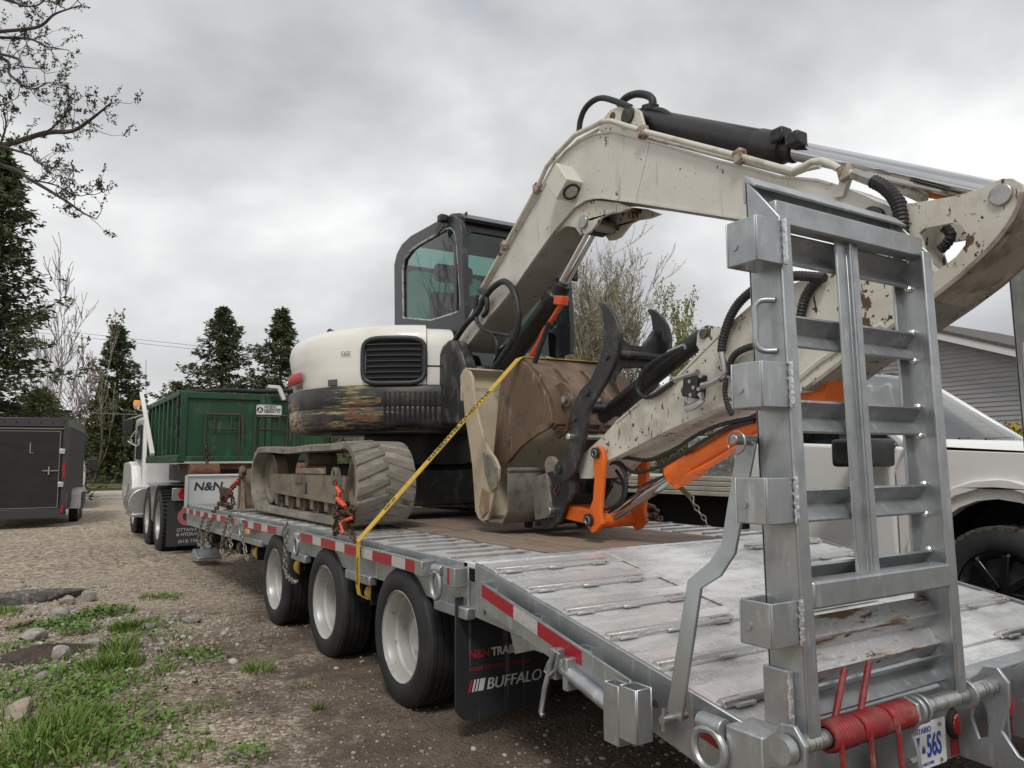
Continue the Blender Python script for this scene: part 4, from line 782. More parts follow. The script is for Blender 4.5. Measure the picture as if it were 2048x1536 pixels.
# pipe brace with lever latch and square pocket on the tail side
a_, b_ = qx(1121, 1330, 1.80), qx(1240, 1428, 1.80)
MB().tube([a_, b_], .0275, 14).build('brace_pipe', GALV, T)
MB().box(1.775, 1.835, a_.y+.0, a_.y+.035, a_.z-.055, a_.z+.06).box(1.775, 1.835, a_.y-.075, a_.y-.045, a_.z-.08, a_.z+.04).build('latch_bracket', GALV, T, bevel=.004)
lv = [qx(a, b, 1.765) for a, b in ((1112, 1302), (1103, 1320), (1097, 1348), (1090, 1375), (1082, 1424), (1086, 1432))]
MB().tube(lv, .011, 8).build('latch_lever', GALV, T, smooth=60)
MB().tube([qx(a, b, 1.765) for a, b in ((1112, 1300), (1118, 1308), (1112, 1338), (1100, 1350), (1090, 1342), (1096, 1328))], .007, 6, closed=True).build('latch_loop', GALV, T)
def pocket(pxa, pya, w, h, d, tilt):
    p = qx(pxa, pya, 1.80); q = MB(); t_ = .007
    for (x0, x1, y0, y1) in ((1.80-d, 1.80-d+t_, -w, w), (1.80-t_, 1.80, -w, w), (1.80-d+t_, 1.80-t_, -w, -w+t_), (1.80-d+t_, 1.80-t_, w-t_, w)): q.box(x0, x1, p.y+y0, p.y+y1, p.z-h, p.z)
    q.build('post_pocket', GALV, T, bevel=.003, seg=1)
pocket(1247, 1362, .042, .20, .06, 0); pocket(1287, 1368, .044, .175, .075, 0)
p = qx(1237, 1428, 1.77); MB().cyl((1.745, p.y, p.z), (1.80, p.y, p.z), .026, 6).build('pocket_bolt', STEEL, T, bevel=.003)
p = qx(1308, 1409, 1.72); MB().lathe([(0, .001), (0, .013), (.002, .013), (.002, .001)], (1.724, p.y, p.z), (1, 0, 0), 16).build('pocket_hole', BLACK, T)
# flat bar that props the ramp
def flatbar(pts, w, t, x):
    line = [(y, z) for y, z in pts]; o1 = offset(line, w/2); o2 = offset(line, -w/2); return MB().prism(o1+o2[::-1], x-t/2, x+t/2)
K = [qx(a, b, 1.86) for a, b in ((1493, 880), (1455, 1100), (1440, 1137), (1415, 1165), (1376, 1428))]
fb = MB()
ln = [(1.86, K[0].y, K[0].z), (1.86, K[1].y, K[1].z), (1.835, K[2].y, K[2].z), (1.80, K[3].y, K[3].z), (1.795, K[4].y, K[4].z)]
wd = .030
pv = []
for i, (x, y, z) in enumerate(ln):
    d = Vector(ln[min(i+1, 4)])-Vector(ln[max(i-1, 0)]); n_ = Vector((0, d.z, -d.y)).normalized(); w_ = wd*(1.15 if i in (0, 4) else 1)
    for sx_ in (0, .011): pv += [(x+sx_, y+n_.y*w_, z+n_.z*w_), (x+sx_, y-n_.y*w_, z-n_.z*w_)]
fq = []
for i in range(4): k = i*4; fq += [(k, k+1, k+5, k+4), (k+2, k+6, k+7, k+3), (k, k+4, k+6, k+2), (k+1, k+3, k+7, k+5)]
fq += [(0, 2, 3, 1), (16, 17, 19, 18)]
fb.add(pv, fq).build('ramp_prop', M('smooth galvanised bar', (.40, .42, .42), .34, .85, [((.30, .32, .31), 5, .45, .7, S1, .4)]), T, bevel=.003)
p = K[0]; MB().cyl((1.80, p.y, p.z), (1.90, p.y, p.z), .016, 12).build('prop_pin', STEEL, T, bevel=.003)
MB().tube([(1.815, p.y+.034*math.cos(a), p.z-.008+.034*math.sin(a)) for a in np.linspace(0, 6.0, 18)], .0032, 6).build('pin_ring', STEEL, T)
p = K[4]; MB().cyl((1.745, p.y, p.z), (1.85, p.y, p.z), .014, 12).build('prop_pin', STEEL, T); MB().tube([(1.755, p.y+.004, p.z-.035), (1.755, p.y, p.z+.034)], .007, 6).build('cotter', STEEL, T)
tape(1.8725, 1.8745, 1.66, 1.88, tz(1.66)-.115, tz(1.88)-.115, .062, REDT, 'red_reflector')
# front bulkhead with its lettering, jack and tongue
bp = MB().box(1.857, 4.38, 11.2, 11.215, .80, 1.20).build('bulkhead', M('pale primed plate', (.52, .53, .52), .5, .3, [((.44, .45, .44), 3, .45, .7, S1, .55)]), T)
MB().tube([(1.857, 11.19, 1.205), (4.38, 11.19, 1.205)], .018, 10).build('bulkhead_lip', bp.data.materials[0], bp)
MB().box(1.83, 1.86, 11.16, 11.22, .76, 1.21).build('bulkhead_post', bp.data.materials[0], bp)
q = qy(387, 981, 11.19); text('N&N', .155, TEXTK, bp, (q.x, 11.199, q.z), (1, 0, 0), (0, 0, 1), bold=.004, sx=1.1, shear=.15)
MB().box(2.2, 2.32, 11.9, 12.02, .12, .75).build('jack_leg', GALV, T, bevel=.01)
MB().prism([(11.6, .02), (12.3, .02), (12.3, .06), (12.1, .08), (12.04, .14), (11.88, .14), (11.8, .08), (11.6, .06)], 2.1, 2.42).build('jack_foot', GALV, T, bevel=.01)
MB().add([(a, y, z) for (y, w, z) in ((11.2, .9, .45), (11.2, .9, .66), (13.1, .08, .62), (13.1, .08, .50)) for a in (XC-w, XC+w)], [(0, 1, 3, 2), (2, 3, 5, 4), (4, 5, 7, 6), (6, 7, 1, 0), (0, 2, 4, 6), (1, 7, 5, 3)]).build('tongue', GALV, T)
MB().box(1.812, 1.822, 7.55, 7.72, .70, .745).build('side_marker', LENSA, T, bevel=.006)
# ================================================================== loading ramps
def ramp(dx, label, near=True):
    t = thing('loading_ramp', label, 'ramp', (2.3+dx, HY, .55), 'upright loading ramps at the trailer tail')
    yf, yb = 1.465, 1.60; x0, x1 = 1.895, 2.72
    for x, sg in ((x0, 1), (x1, -1)):
        pr = [(yf-.008, .575), (yf+.022, 2.105), (yb+.012, 2.26), (yb-.01, .62), (yf+.06, .575)]
        a, b = sorted((x+dx, x+sg*.012+dx)); w = MB().prism(pr, a, b)
        a, b = sorted((x+dx, x+sg*.052+dx))
        w.add([(xx_, y, z) for xx_ in (a, b) for (y, z) in ((yf-.010, .575), (yf+.002, .575), (yf+.032, 2.105), (yf+.020, 2.108))], [(0, 1, 2, 3), (7, 6, 5, 4), (0, 4, 5, 1), (1, 5, 6, 2), (2, 6, 7, 3), (3, 7, 4, 0)])
        w.add([(xx_, y, z) for xx_ in (a, b) for (y, z) in ((yb-.022, .62), (yb-.010, .62), (yb+.012, 2.25), (yb+.0, 2.25))], [(0, 1, 2, 3), (7, 6, 5, 4), (0, 4, 5, 1), (1, 5, 6, 2), (2, 6, 7, 3), (3, 7, 4, 0)])
        w.build('side_rail', GALV, t, bevel=.004, seg=2)
    xa, xb = x0+.012+dx, x1-.012+dx
    for z in (2.052-.015, 1.772, 1.503, 1.228, 1.0):
        h = .052; ap = 1.592+(z-1.2)*.018; fr = ap-.045
        rg = MB().prism([(ap, z+.0), (fr, z+h), (fr-.003, z+h-.007), (ap-.009, z), (fr-.003, z-h+.007), (fr, z-h)], xa, xb).build('rung', GALV, t, smooth=20)
        for xx_ in (xb-.006, xa+.006):
            for e_ in (h, -h): MB().lathe([(-.014, .001), (-.008, .011), (.006, .013), (.016, .001)], (xx_, fr+.004, z+e_), (1, .3, 0), 8).build('weld_blob', WELD, rg)
    for z in (.835, .735):
        MB().prism([(1.53, z+.0), (1.575, z+.052), (1.582, z+.047), (1.54, z), (1.582, z-.047), (1.575, z-.052)], xa, xb).build('rung', GALVR, t, smooth=20)
    MB().prism([(1.592, .655), (1.53, .70), (1.527, .693), (1.582, .655), (1.527, .612), (1.53, .605)], xa, xb).build('rung', GALV, t, smooth=20)
    xm = 2.305+dx
    MB().prism([(xm-.062, 1.53), (xm-.058, 1.522), (xm-.008, 1.522), (xm-.008, 1.508), (xm-.001, 1.506), (xm-.001, 1.53)], 1.0, 2.155, lambda a, b, w: (a, b+(w-1.2)*.018, w)).build('centre_bar', GALV, t, bevel=.002)
    MB().prism([(xm+.062, 1.53), (xm+.058, 1.522), (xm+.010, 1.522), (xm+.010, 1.508), (xm+.003, 1.506), (xm+.003, 1.53)], 1.0, 2.155, lambda a, b, w: (a, b+(w-1.2)*.018, w)).build('centre_bar', GALV, t, bevel=.002)
    MB().box(xa+.04, xb-.03, 1.462, 1.53, .935, 1.015).build('cross_tube', GALV, t, bevel=.008)
    MB().prism([(1.505, 2.09), (1.505, 2.165), (1.562, 2.165), (1.562, 2.09)], xa, xb).build('cross_tube', GALV, t, bevel=.006)
    MB().prism([(1.572, 2.222), (1.568, 2.230), (1.612, 2.272), (1.620, 2.262), (1.618, 2.18), (1.610, 2.18), (1.610, 2.25)], x0+dx, x1+dx).build('top_cap', GALV, t, bevel=.002)
    for zt, zb_ in ((2.088, 1.95), (1.655, 1.52), (1.318, 1.185), (.968, .842)):
        bx_ = MB(); xo, xi = (x0-.115+dx, x0+dx-.001) if near else (x1+.001+dx, x1+.115+dx); y0_, y1_ = 1.475, 1.595; t_ = .007
        bx_.box(xo, xi, y0_, y0_+t_, zb_, zt).box(xo, xi, y1_-t_, y1_, zb_, zt).box(*((xo, xo+t_) if near else (xi-t_, xi)), y0_+t_, y1_-t_, zb_, zt)
        bx_ = bx_.build('side_pocket', GALV, t, bevel=.004)
        if not near: continue
        MB().cyl((xo-.004, 1.56, (zt+zb_)/2-.01), (xo+.002, 1.56, (zt+zb_)/2-.01), .013, 12).build('pocket_plug', GALV, bx_)
        MB().tube([(xi+.002, 1.468+.002*math.sin(i*2.3), zb_+(zt-zb_)*i/14) for i in range(15)], .007, 6, rr=[.006+.003*abs(math.sin(i*1.9)) for i in range(15)]).build('weld_bead', WELD, bx_)
    MB().box(x0-.016+dx, x0+dx-.001, 1.50, 1.60, .60, .765).build('hinge_tab', GALV, t, bevel=.004)
    MB().tube([(x0-.018+dx, 1.502+.002*math.sin(i*2.0), .60+.165*i/12) for i in range(13)], .006, 6, rr=[.006+.003*abs(math.sin(i*1.7)) for i in range(13)]).build('weld_bead', WELD, t)
    hp = spl([(x0+dx, 1.515, 1.85), (x0-.03+dx, 1.54, 1.85), (x0-.045+dx, 1.552, 1.83), (x0-.045+dx, 1.552, 1.78), (x0-.045+dx, 1.552, 1.72), (x0-.03+dx, 1.54, 1.697), (x0+dx, 1.515, 1.695)], 5)
    MB().tube(hp, .0095, 10).build('handle', GALV, t, smooth=60)
    return t
ramp(0, 'near galvanised loading ramp standing in front of the excavator stick')
ramp(1.65, 'far galvanised loading ramp cut off by the right edge of the photo', False)
# ================================================================== excavator
E = thing('excavator', 'white and black tracked excavator with worn paint chained down on the trailer', 'excavator', (3.13, 6.7, .9))
CX, CY = 3.13, 6.65
def arc(ph, r, z): a = R(ph); return (CX-r*math.sin(a), CY-r*math.cos(a), z)
# ---- tracks
TZ, TR, YA, YB = 1.213, .305, 5.49, 7.93
def track_path(n=140, r=TR):
    Ls = YB-YA; per = 2*Ls+2*math.pi*r; o = []
    for i in range(n):
        s = per*i/n
        if s < Ls: y, z, ny, nz = YA+s, TZ-r, 0, -1
        elif s < Ls+math.pi*r: a = (s-Ls)/r; y, z = YB+r*math.sin(a), TZ-r*math.cos(a); ny, nz = math.sin(a), -math.cos(a)
        elif s < 2*Ls+math.pi*r: q = (s-Ls-math.pi*r); y, z = YB-q, TZ+r; ny, nz = 0, 1; z += -.018*math.sin(math.pi*q/Ls)+.006*math.sin(q*5)
        else: a = (s-2*Ls-math.pi*r)/r; y, z = YA-r*math.sin(a), TZ+r*math.cos(a); ny, nz = -math.sin(a), math.cos(a)
        o.append((y, z, ny, nz))
    return o
TP = track_path(150)
lug_mesh = None
for tx in (1.98, 3.83):
    outp = [(y, z+.004*math.sin(i*1.05*math.pi/2)) for i, (y, z, ny, nz) in enumerate(TP)]; inn = [(y-ny*.042, z-nz*.042) for y, z, ny, nz in TP]
    tb_ = MB().prism(outp, tx, tx+.45, None, [inn]).build('track_belt', TRACKR, E, smooth=50)
    LP = track_path(60); k = 0
    for i, (y, z, ny, nz) in enumerate(LP):
        for half in (0, 1):
            if half: y2, z2, n2y, n2z = [(a+b)/2 for a, b in zip(LP[i], LP[(i+1) % 60])]
            else: y2, z2, n2y, n2z = y, z, ny, nz
            th = math.atan2(n2z, n2y)-math.pi/2; xx = tx+(.115 if half == 0 else .335)-3.13; loc = (xx, y2-6.7, z2-.9)
            if lug_mesh is None:
                s_ = .05; mb = MB(); q = [(-.118, -.045-s_*.5), (.125, -.030+s_), (.125, .030+s_), (-.118, .045-s_*.5)]
                q2 = [(-.112, -.034-s_*.5), (.119, -.020+s_), (.119, .020+s_), (-.112, .034-s_*.5)]
                mb.add([(a, b, -.01) for a, b in q]+[(a, b, .013) for a, b in q2], [(3, 2, 1, 0), (4, 5, 6, 7)]+[(j, (j+1) % 4, 4+(j+1) % 4, 4+j) for j in range(4)])
                o = mb.build('track_lug', TRACKR, E, local=True, bevel=.006, seg=1); lug_mesh = o; o.location = loc; o.rotation_euler = (th, 0, 0)
            else: copy_of(lug_mesh, E, loc, (th, 0, 0 if half == 0 else 0), (1 if half == 0 else -1, 1, 1))
    fr = MB().prism([(5.66, 1.265), (7.72, 1.265), (7.74, 1.09), (5.72, 1.055)], tx+.075, tx+.40).build('track_frame', TRACKF, E, bevel=.02)
    MB().prism([(5.68, 1.085), (7.76, 1.115), (7.76, 1.09), (5.68, 1.050)], tx+.05, tx+.09).build('frame_ledge', TRACKF, fr)
    MB().box(tx+.06, tx+.08, 6.72, 6.90, 1.19, 1.25).build('frame_lug', TRACKF, fr, bevel=.008)
    MB().box(tx+.070, tx+.078, 6.585, 6.62, 1.10, 1.20).build('frame_slot', DARK, fr)
    ey = [(5.86, 1.12), (5.86, 1.29), (5.835, 1.325), (5.795, 1.335), (5.755, 1.32), (5.735, 1.28), (5.735, 1.12)]; hl = [(5.795+.026*math.cos(a), 1.265+.038*math.sin(a)) for a in np.linspace(0, 5.5, 9)]
    MB().prism(ey, tx+.035, tx+.075, None, [hl]).build('tie_eye', TRACKF, E, bevel=.006)
    for y in (6.05, 6.42, 6.80, 7.15, 7.5):
        MB().cyl((tx+.10, y, .995), (tx+.38, y, .995), .075, 18).build('track_roller', TRACKF, E, bevel=.008)
        MB().prism([(y-.055, 1.09), (y+.055, 1.09), (y+.035, .98), (y-.035, .98)], tx+.065, tx+.10).build('roller_bracket', TRACKF, E)
    for y, nm in ((YA, 'sprocket'), (YB, 'idler_wheel')):
        MB().lathe([(0, .001), (0, .10), (.02, .12), (.02, .20), (-.005, .215), (-.005, .245), (.10, .245), (.10, .20), (.10, .001)], (tx+.13, y, TZ), (1, 0, 0), 32).build(nm, TRACKF, E)
    MB().cyl((tx+.12, 6.75, 1.40), (tx+.38, 6.75, 1.40), .06, 14).build('carrier_roller', TRACKF, E)
MB().box(2.40, 3.86, 6.25, 7.15, 1.08, 1.36).build('car_body', DARK, E, bevel=.03)
MB().prism([(2.35, 1.30), (3.9, 1.30), (3.9, 1.04), (3.65, .99), (2.6, .99), (2.35, 1.04)], 6.05, 6.25, lambda a, b, w: (a, w, b)).build('car_body_plate', BLACKM, E, bevel=.02)
MB().cyl((CX, CY, 1.34), (CX, CY, 1.62), .50, 40).build('slew_ring', BLACK, E, bevel=.01)
# ---- dozer blade
BLM = M('brown worn blade', (.23, .165, .115), .6, .2, [((.12, .085, .06), 5, .45, .7, S1, .65), ((.33, .28, .21), 12, .55, .7, S1, .5)], (40, .15))
pr = [(8.52, .885), (8.47, .93), (8.45, 1.05), (8.455, 1.2), (8.50, 1.31), (8.53, 1.31), (8.49, 1.2), (8.48, 1.05), (8.50, .93), (8.56, .885)]
bl = MB().prism(pr, 1.93, 4.33).build('dozer_blade', BLM, E, bevel=.004)
for x in (1.93, 4.29): MB().prism([(8.38, .885), (8.58, .885), (8.56, 1.32), (8.46, 1.34), (8.44, 1.1)], x, x+.04).build('blade_end_plate', BLM, bl, bevel=.005)
for x in (2.7, 3.45): MB().prism([(7.2, 1.05), (8.45, 1.0), (8.45, 1.12), (7.2, 1.2)], x, x+.12).build('blade_arm', BLACKM, E, bevel=.008)
# ---- upper: counterweight, hood, grill
def loft(prof, p0, p1, n, mat, name, parent=E, close=True, mods=None, smooth=50):
    vs, fs = [], []; k = n+1
    for r, z in prof:
        for i in range(k):
            ph = p0+(p1-p0)*i/n; rr, zz = (mods(ph, r, z) if mods else (r, z)); vs.append(arc(ph, rr, zz))
    for j in range(len(prof)-1):
        for i in range(n): fs.append((j*k+i, j*k+i+1, (j+1)*k+i+1, (j+1)*k+i))
    if close:
        fs.append(tuple(range(n, -1, -1))); fs.append(tuple((len(prof)-1)*k+i for i in range(k))); fs.append(tuple(j*k for j in range(len(prof)))); fs.append(tuple(j*k+n for j in reversed(range(len(prof)))))
    return MB().add(vs, fs).build(name, mat, parent, smooth=smooth)
def cwmod(ph, r, z):
    t = max(0, min(1, (ph-50)/25)); low = .10*t*(1-t)*0
    return r, z
cw = loft([(1.02, 1.625), (1.10, 1.632), (1.15, 1.655), (1.172, 1.70), (1.178, 1.80), (1.172, 1.812), (1.182, 1.824), (1.185, 1.90), (1.180, 1.965), (1.165, 1.985)], 10, 165, 60, CWBLK, 'counterweight')
def hmod(ph, r, z):
    # bulge of the tail above the badge, and the top falling off toward the tail
    t = max(0, min(1, (ph-58)/22)); t = t*t*(3-2*t); zt = max(0, min(1, (z-2.12)/.2)); rr = r+.018*t*(zt if z < 2.36 else 1)-.02*t*(1-zt)
    s = max(0, min(1, (ph-45)/50)); s = s*s*(3-2*s); zz = z-(z-1.99)*.05*s
    return rr, zz
hd = loft([(1.158, 1.99), (1.166, 2.02), (1.168, 2.12), (1.168, 2.20), (1.164, 2.32), (1.150, 2.40), (1.118, 2.452), (1.06, 2.488), (.97, 2.507), (.80, 2.518), (.40, 2.52)], 22, 165, 70, HOODW, 'engine_hood', mods=hmod)
loft([(1.150, 1.99), (1.156, 2.02), (1.158, 2.20), (1.154, 2.30), (1.138, 2.385), (1.10, 2.435), (1.03, 2.466), (.9, 2.482), (.3, 2.49)], 10.5, 21.6, 8, HOODW, 'side_cover')
loft([(1.160, 2.135), (1.163, 2.14), (1.163, 2.145), (1.150, 2.15)], 10.4, 21.8, 8, BLACK, 'cover_seam')
# grill: recessed dark box, frame and louvres following the curve
loft([(1.10, 2.01), (1.1705, 2.012), (1.1705, 2.352), (1.10, 2.355)], 23.6, 46.4, 16, M('deep black', (.006, .006, .007), .8), 'grill_opening')
fp = []
def rr_pt(u, v):
    return arc(35+u*12.4, 1.180, 2.182+v*.183)
for k in range(48):
    a = 2*math.pi*k/48; c, s = math.cos(a), math.sin(a); pw = 5.0; q = (abs(c)**pw+abs(s)**pw)**(-1/pw); fp.append(rr_pt(c*q, s*q))
grf = MB().tube(fp, .020, 8, closed=True).build('grill_frame', M('grey black plastic', (.030, .032, .034), .5), E, smooth=60)
for k in range(7):
    z = 2.042+k*.045; vs = []; n = 14
    for (r, dz_) in ((1.186, 0), (1.186, .007), (1.160, .010), (1.160, .003)):
        vs += [arc(24.3+(45.7-24.3)*i/n, r, z+dz_) for i in range(n+1)]
    k1 = n+1; MB().add(vs, [(j*k1+i, j*k1+i+1, ((j+1) % 4)*k1+i+1, ((j+1) % 4)*k1+i) for j in range(4) for i in range(n)]).build('louvre', M('louvre plastic', (.05, .052, .054), .35), grf)
mb = MB()
for i in range(11):
    for j in range(13):
        ph = 18.5+i*1.95; z = 1.715+j*.0175; c = Vector(arc(ph, 1.1835, z)); nrm = Vector((-math.sin(R(ph)), -math.cos(R(ph)), 0)); tg = Vector((-math.cos(R(ph)), math.sin(R(ph)), 0)); mb.obox(c, tg*.010+V(0, 0, .003), nrm*.003, V(0, 0, .0036))
tag(mb.build('vent_holes', M('deep black', (0, 0, 0)), E, smooth=0), kind='stuff')
loft([(1.1858, 1.842), (1.1862, 1.845), (1.1862, 1.885), (1.1855, 1.888)], 39.5, 42.0, 4, RUSTY, 'worn_badge')
loft([(1.187, 2.055), (1.192, 2.06), (1.190, 2.135), (1.186, 2.14)], 82, 112, 20, M('red flash decal', (.42, .03, .025), .4), 'red_stripe')
loft([(1.168, 1.995), (1.178, 2.0), (1.176, 2.045), (1.168, 2.05)], 59.5, 64, 5, GLASSK, 'access_window')
def arctext(body, size, ph, z, mat, r=1.171, sx=1.0):
    a = R(ph); text(body, size, mat, hd, arc(ph, r, z), (math.cos(a), -math.sin(a), 0), (0, 0, 1), sx=sx)
arctext('C65S', .055, 57.5, 2.235, M('grey ink', (.16, .15, .14), .7), 1.176, .8)
arctext('bobcat', .085, 92, 2.0, TEXTK, 1.158)
MB().tube(spl([arc(76, .93, 2.38), arc(76, .93, 2.47), arc(80, .95, 2.515)], 4), .027, 10).build('exhaust_tip', M('sooty pipe', (.05, .045, .05), .6), E)
MB().prism([(CX-.95, CY-.3), (CX+.95, CY-.3), (CX+.95, CY-1.0), (CX-.3, CY-1.06), (CX-.6, CY-.9)], 1.60, 1.70, lambda a, b, w: (a, b, w)).build('upper_frame', BLACK, E, bevel=.01)
loft([(.95, 1.66), (1.10, 1.665), (1.135, 1.70), (1.135, 1.97), (.95, 1.975)], -38, 10.2, 16, BLACK, 'front_skirt')
# ---- cab
c0x, c1x, c0y, c1y, ct = 3.0, 4.12, 5.63, 6.93, 3.44
CABB = M('cab black paint', (.020, .021, .023), .33, 0, [((.07, .068, .06), 7, .58, .72, S1, .55)], None, coat=.15)
so_ = yz([(790, 668), (789, 530), (794, 508), (804, 489), (822, 472), (894, 432), (908, 431), (919, 440), (924, 462), (931, 640), (929, 690), (905, 700)], c0x)
si_ = yz([(806, 636), (805, 540), (809, 518), (822, 500), (838, 488), (890, 458), (901, 455), (909, 464), (913, 480), (921, 600), (919, 622), (905, 628), (862, 641)], c0x)
MB().prism(so_, c0x-.005, c0x+.05, None, [si_]).build('side_frame', CABB, E, bevel=.014)
MB().prism(si_, c0x+.018, c0x+.024).build('side_window', GLASS, E, smooth=0)
MB().tube([(c0x+.004, y, z) for y, z in si_], .011, 6, closed=True).build('window_trim', M('weathered white trim', (.42, .42, .40), .6, 0, [((.12, .12, .115), 14, .5, .6, S1, .6)]), E)
MB().prism(so_, c1x-.05, c1x, None, [si_]).build('side_frame', CABB, E, bevel=.014); MB().prism(si_, c1x-.03, c1x-.024).build('side_window', GLASS, E, smooth=0)
fo = [(c0x, 1.70), (c1x, 1.70), (c1x, ct-.02), (c1x-.05, ct+.01), (c0x+.05, ct+.01), (c0x, ct-.02)]
def rrect(x0, x1, z0, z1, r, n=5): return [(x+r*math.cos(a), z+r*math.sin(a)) for (x, z, a0) in ((x1-r, z0+r, -math.pi/2), (x1-r, z1-r, 0), (x0+r, z1-r, math.pi/2), (x0+r, z0+r, math.pi)) for a in [a0+math.pi/2*k/n for k in range(n+1)]]
fx = lambda a, b, w: (a, w, b)
up_, lo_ = rrect(3.115, 4.03, 2.56, 3.335, .06), rrect(3.115, 4.03, 1.86, 2.52, .06)
MB().prism(fo, c0y, c0y+.05, fx, [up_, lo_]).build('front_frame', CABB, E, bevel=.014); MB().prism(up_, c0y+.022, c0y+.028, fx).build('windscreen', GLASS, E, smooth=0); MB().prism(lo_, c0y+.022, c0y+.028, fx).build('lower_screen', GLASS, E, smooth=0)
rw = rrect(3.12, 4.0, 2.62, 3.28, .08); MB().prism([(c0x, 1.9), (c1x, 1.9), (c1x, ct-.12), (c0x, ct-.12)], c1y-.05, c1y, fx, [rw]).build('rear_frame', CABB, E, bevel=.01); MB().prism(rw, c1y-.03, c1y-.024, fx).build('rear_window', GLASS, E, smooth=0)
rf = [(y, z) for y, z in so_[3:8]]; MB().ribbon(rf, -.03, c0x+.05, c1x-.05).build('roof', CABB, E)
MB().box(c0x+.08, c1x-.04, c0y+.01, c0y+.55, ct+.012, ct+.030).build('roof_hatch', M('pale aqua acrylic', (.36, .62, .55), .2), E, bevel=.006)
MB().box(c0x+.02, c1x-.02, c0y+.05, c1y-.05, 1.70, 1.80).build('cab_floor', DARK, E); MB().box(c0x+.06, c0x+.22, c0y+.5, c1y-.1, 1.8, 2.45).build('side_console', DARK, E, bevel=.03)
SEATM = M('black seat cloth', (.02, .021, .022), .9, 0, [((.05, .05, .05), 20, .5, .7, S1, .9)])
MB().box(3.30, 3.80, 6.0, 6.5, 2.15, 2.30).build('seat_cushion', SEATM, E, bevel=.04); MB().box(3.20, 3.74, 6.48, 6.60, 2.3, 3.0).build('seat_back', SEATM, E, bevel=.05, seg=3)
MB().box(3.25, 3.66, 6.50, 6.59, 3.10, 3.28).build('head_rest', SEATM, E, bevel=.04, seg=3)
for x in (3.37, 3.54): MB().cyl((x, 6.54, 2.95), (x, 6.54, 3.14), .009, 8).build('head_rest_rod', STEEL, E)
q = qx(885, 442, 2.97); MB().box(2.93, 3.0, q.y-.05, q.y+.03, q.z-.01, q.z+.05).build('mirror_bracket', BLACK, E, bevel=.01)
MB().prism(yz([(872, 462), (877, 450), (885, 443), (890, 452), (882, 462), (875, 472)], 2.96), 2.95, 2.965).build('folded_mirror', BLACK, E, bevel=.004)
MB().prism([(3.05, 3.44), (3.13, 3.44), (3.12, 3.52)], c0y+.03, c0y+.06, fx).build('antenna_bracket', BLACK, E)
q = qx(1150, 536, 4.3); MB().box(4.25, 4.33, q.y-.02, q.y+.02, q.z-.13, q.z+.10).build('wing_mirror', BLACK, E, bevel=.02)
# ---- swing post
MB().prism(yz([(888, 852), (884, 760), (880, 722), (892, 692), (904, 680), (917, 684), (928, 706), (934, 730), (934, 852)], 2.84), 2.80, 2.93).build('swing_post', BLACKM, E, bevel=.03)
MB().cyl((3.08, 5.36, 1.62), (3.08, 5.36, 2.12), .19, 24).build('swing_casting', BLACKM, E, bevel=.02)
MB().prism([(5.2, 1.64), (5.65, 1.62), (5.65, 1.95), (5.45, 2.30), (5.25, 2.34), (5.15, 2.1)], 3.27, 3.36).build('swing_post', BLACKM, E, bevel=.03)
# ---- boom
BX0, BX1 = 2.95, 3.23
top_px = [(915, 678), (989, 545), (1033, 468), (1077, 392), (1113, 326), (1132, 302), (1160, 280), (1190, 267), (1226, 262), (1267, 272), (1326, 287), (1430, 318), (1506, 335), (1560, 351), (1638, 358), (1665, 366), (1720, 388), (1760, 408), (1785, 430)]
bot_px = [(1775, 452), (1740, 470), (1700, 474), (1660, 471), (1602, 470), (1560, 458), (1494, 441), (1365, 421), (1269, 406), (1230, 401), (1206, 397.5), (1188, 398), (1172, 402), (1150, 416), (1106, 468), (1070, 518), (1033, 572), (980, 635), (927, 703)]
bo = yz(top_px+bot_px, BX0)
bm_ = MB().prism(bo, BX0, BX1).build('boom', PAINTW, E, bevel=.004, seg=1)
MB().ribbon(yz(bot_px[5:], BX0), .012, BX0-.012, BX1+.012).build('bottom_flange', PAINTW, bm_)
tpo = yz(top_px[:16], BX0); MB().ribbon(tpo, .010, BX0-.010, BX1+.010).build('top_flange', PAINTW, bm_)
lug = [(1106, 470), (1133, 432), (1160, 408), (1190, 400), (1235, 405), (1262, 415), (1240, 424), (1216, 428), (1202, 436), (1183, 462), (1170, 469), (1160, 470), (1150, 455), (1130, 452)]
for x in (BX0+.012, BX1-.032): MB().prism(yz(lug, BX0+.012), x, x+.02).build('cylinder_lug', PAINTS, bm_, bevel=.003)
q = qx(1166, 444, BX0); MB().cyl((BX0-.008, q.y, q.z), (BX1+.02, q.y, q.z), .042, 20).build('boom_pin', STEEL, E, bevel=.004)
q = qx(1190, 449, 3.09); MB().cyl((3.02, q.y, q.z), (3.16, q.y, q.z), .075, 20).build('rod_eye', BLACK, E)
q1, q2 = qx(1190, 449, 3.09), qx(1125, 568, 3.09); MB().cyl(q1, q2, .040, 20).build('boom_rod', CHROME, E, smooth=60)
g0, g1, g2, g3 = qx(1127, 566, 3.09), qx(1117, 585, 3.09), qx(1103, 608, 3.09), qx(996, 752, 3.09)
bc = MB().tube([g0, g1, g1.lerp(g2, .1), g2, g2.lerp(g3, .02), g3], .08, 24, True, [.066, .066, .085, .085, .073, .073]).build('boom_cylinder', BLACK, E, bevel=.004)
MB().tube(spl([qx(a, b, 2.97) for a, b in ((1122, 603), (1118, 616), (1098, 648), (1088, 662), (1074, 692), (1055, 722))], 5), .017, 8).build('orange_pipe', M('red orange pipe', (.60, .075, .02), .4), bc, smooth=60)
q = qx(1122, 601, 2.97); MB().obox(q, (0, .045, .01), (.03, 0, 0), (0, -.006, .03)).build('port_block', MATS['red orange pipe'], bc, bevel=.006)
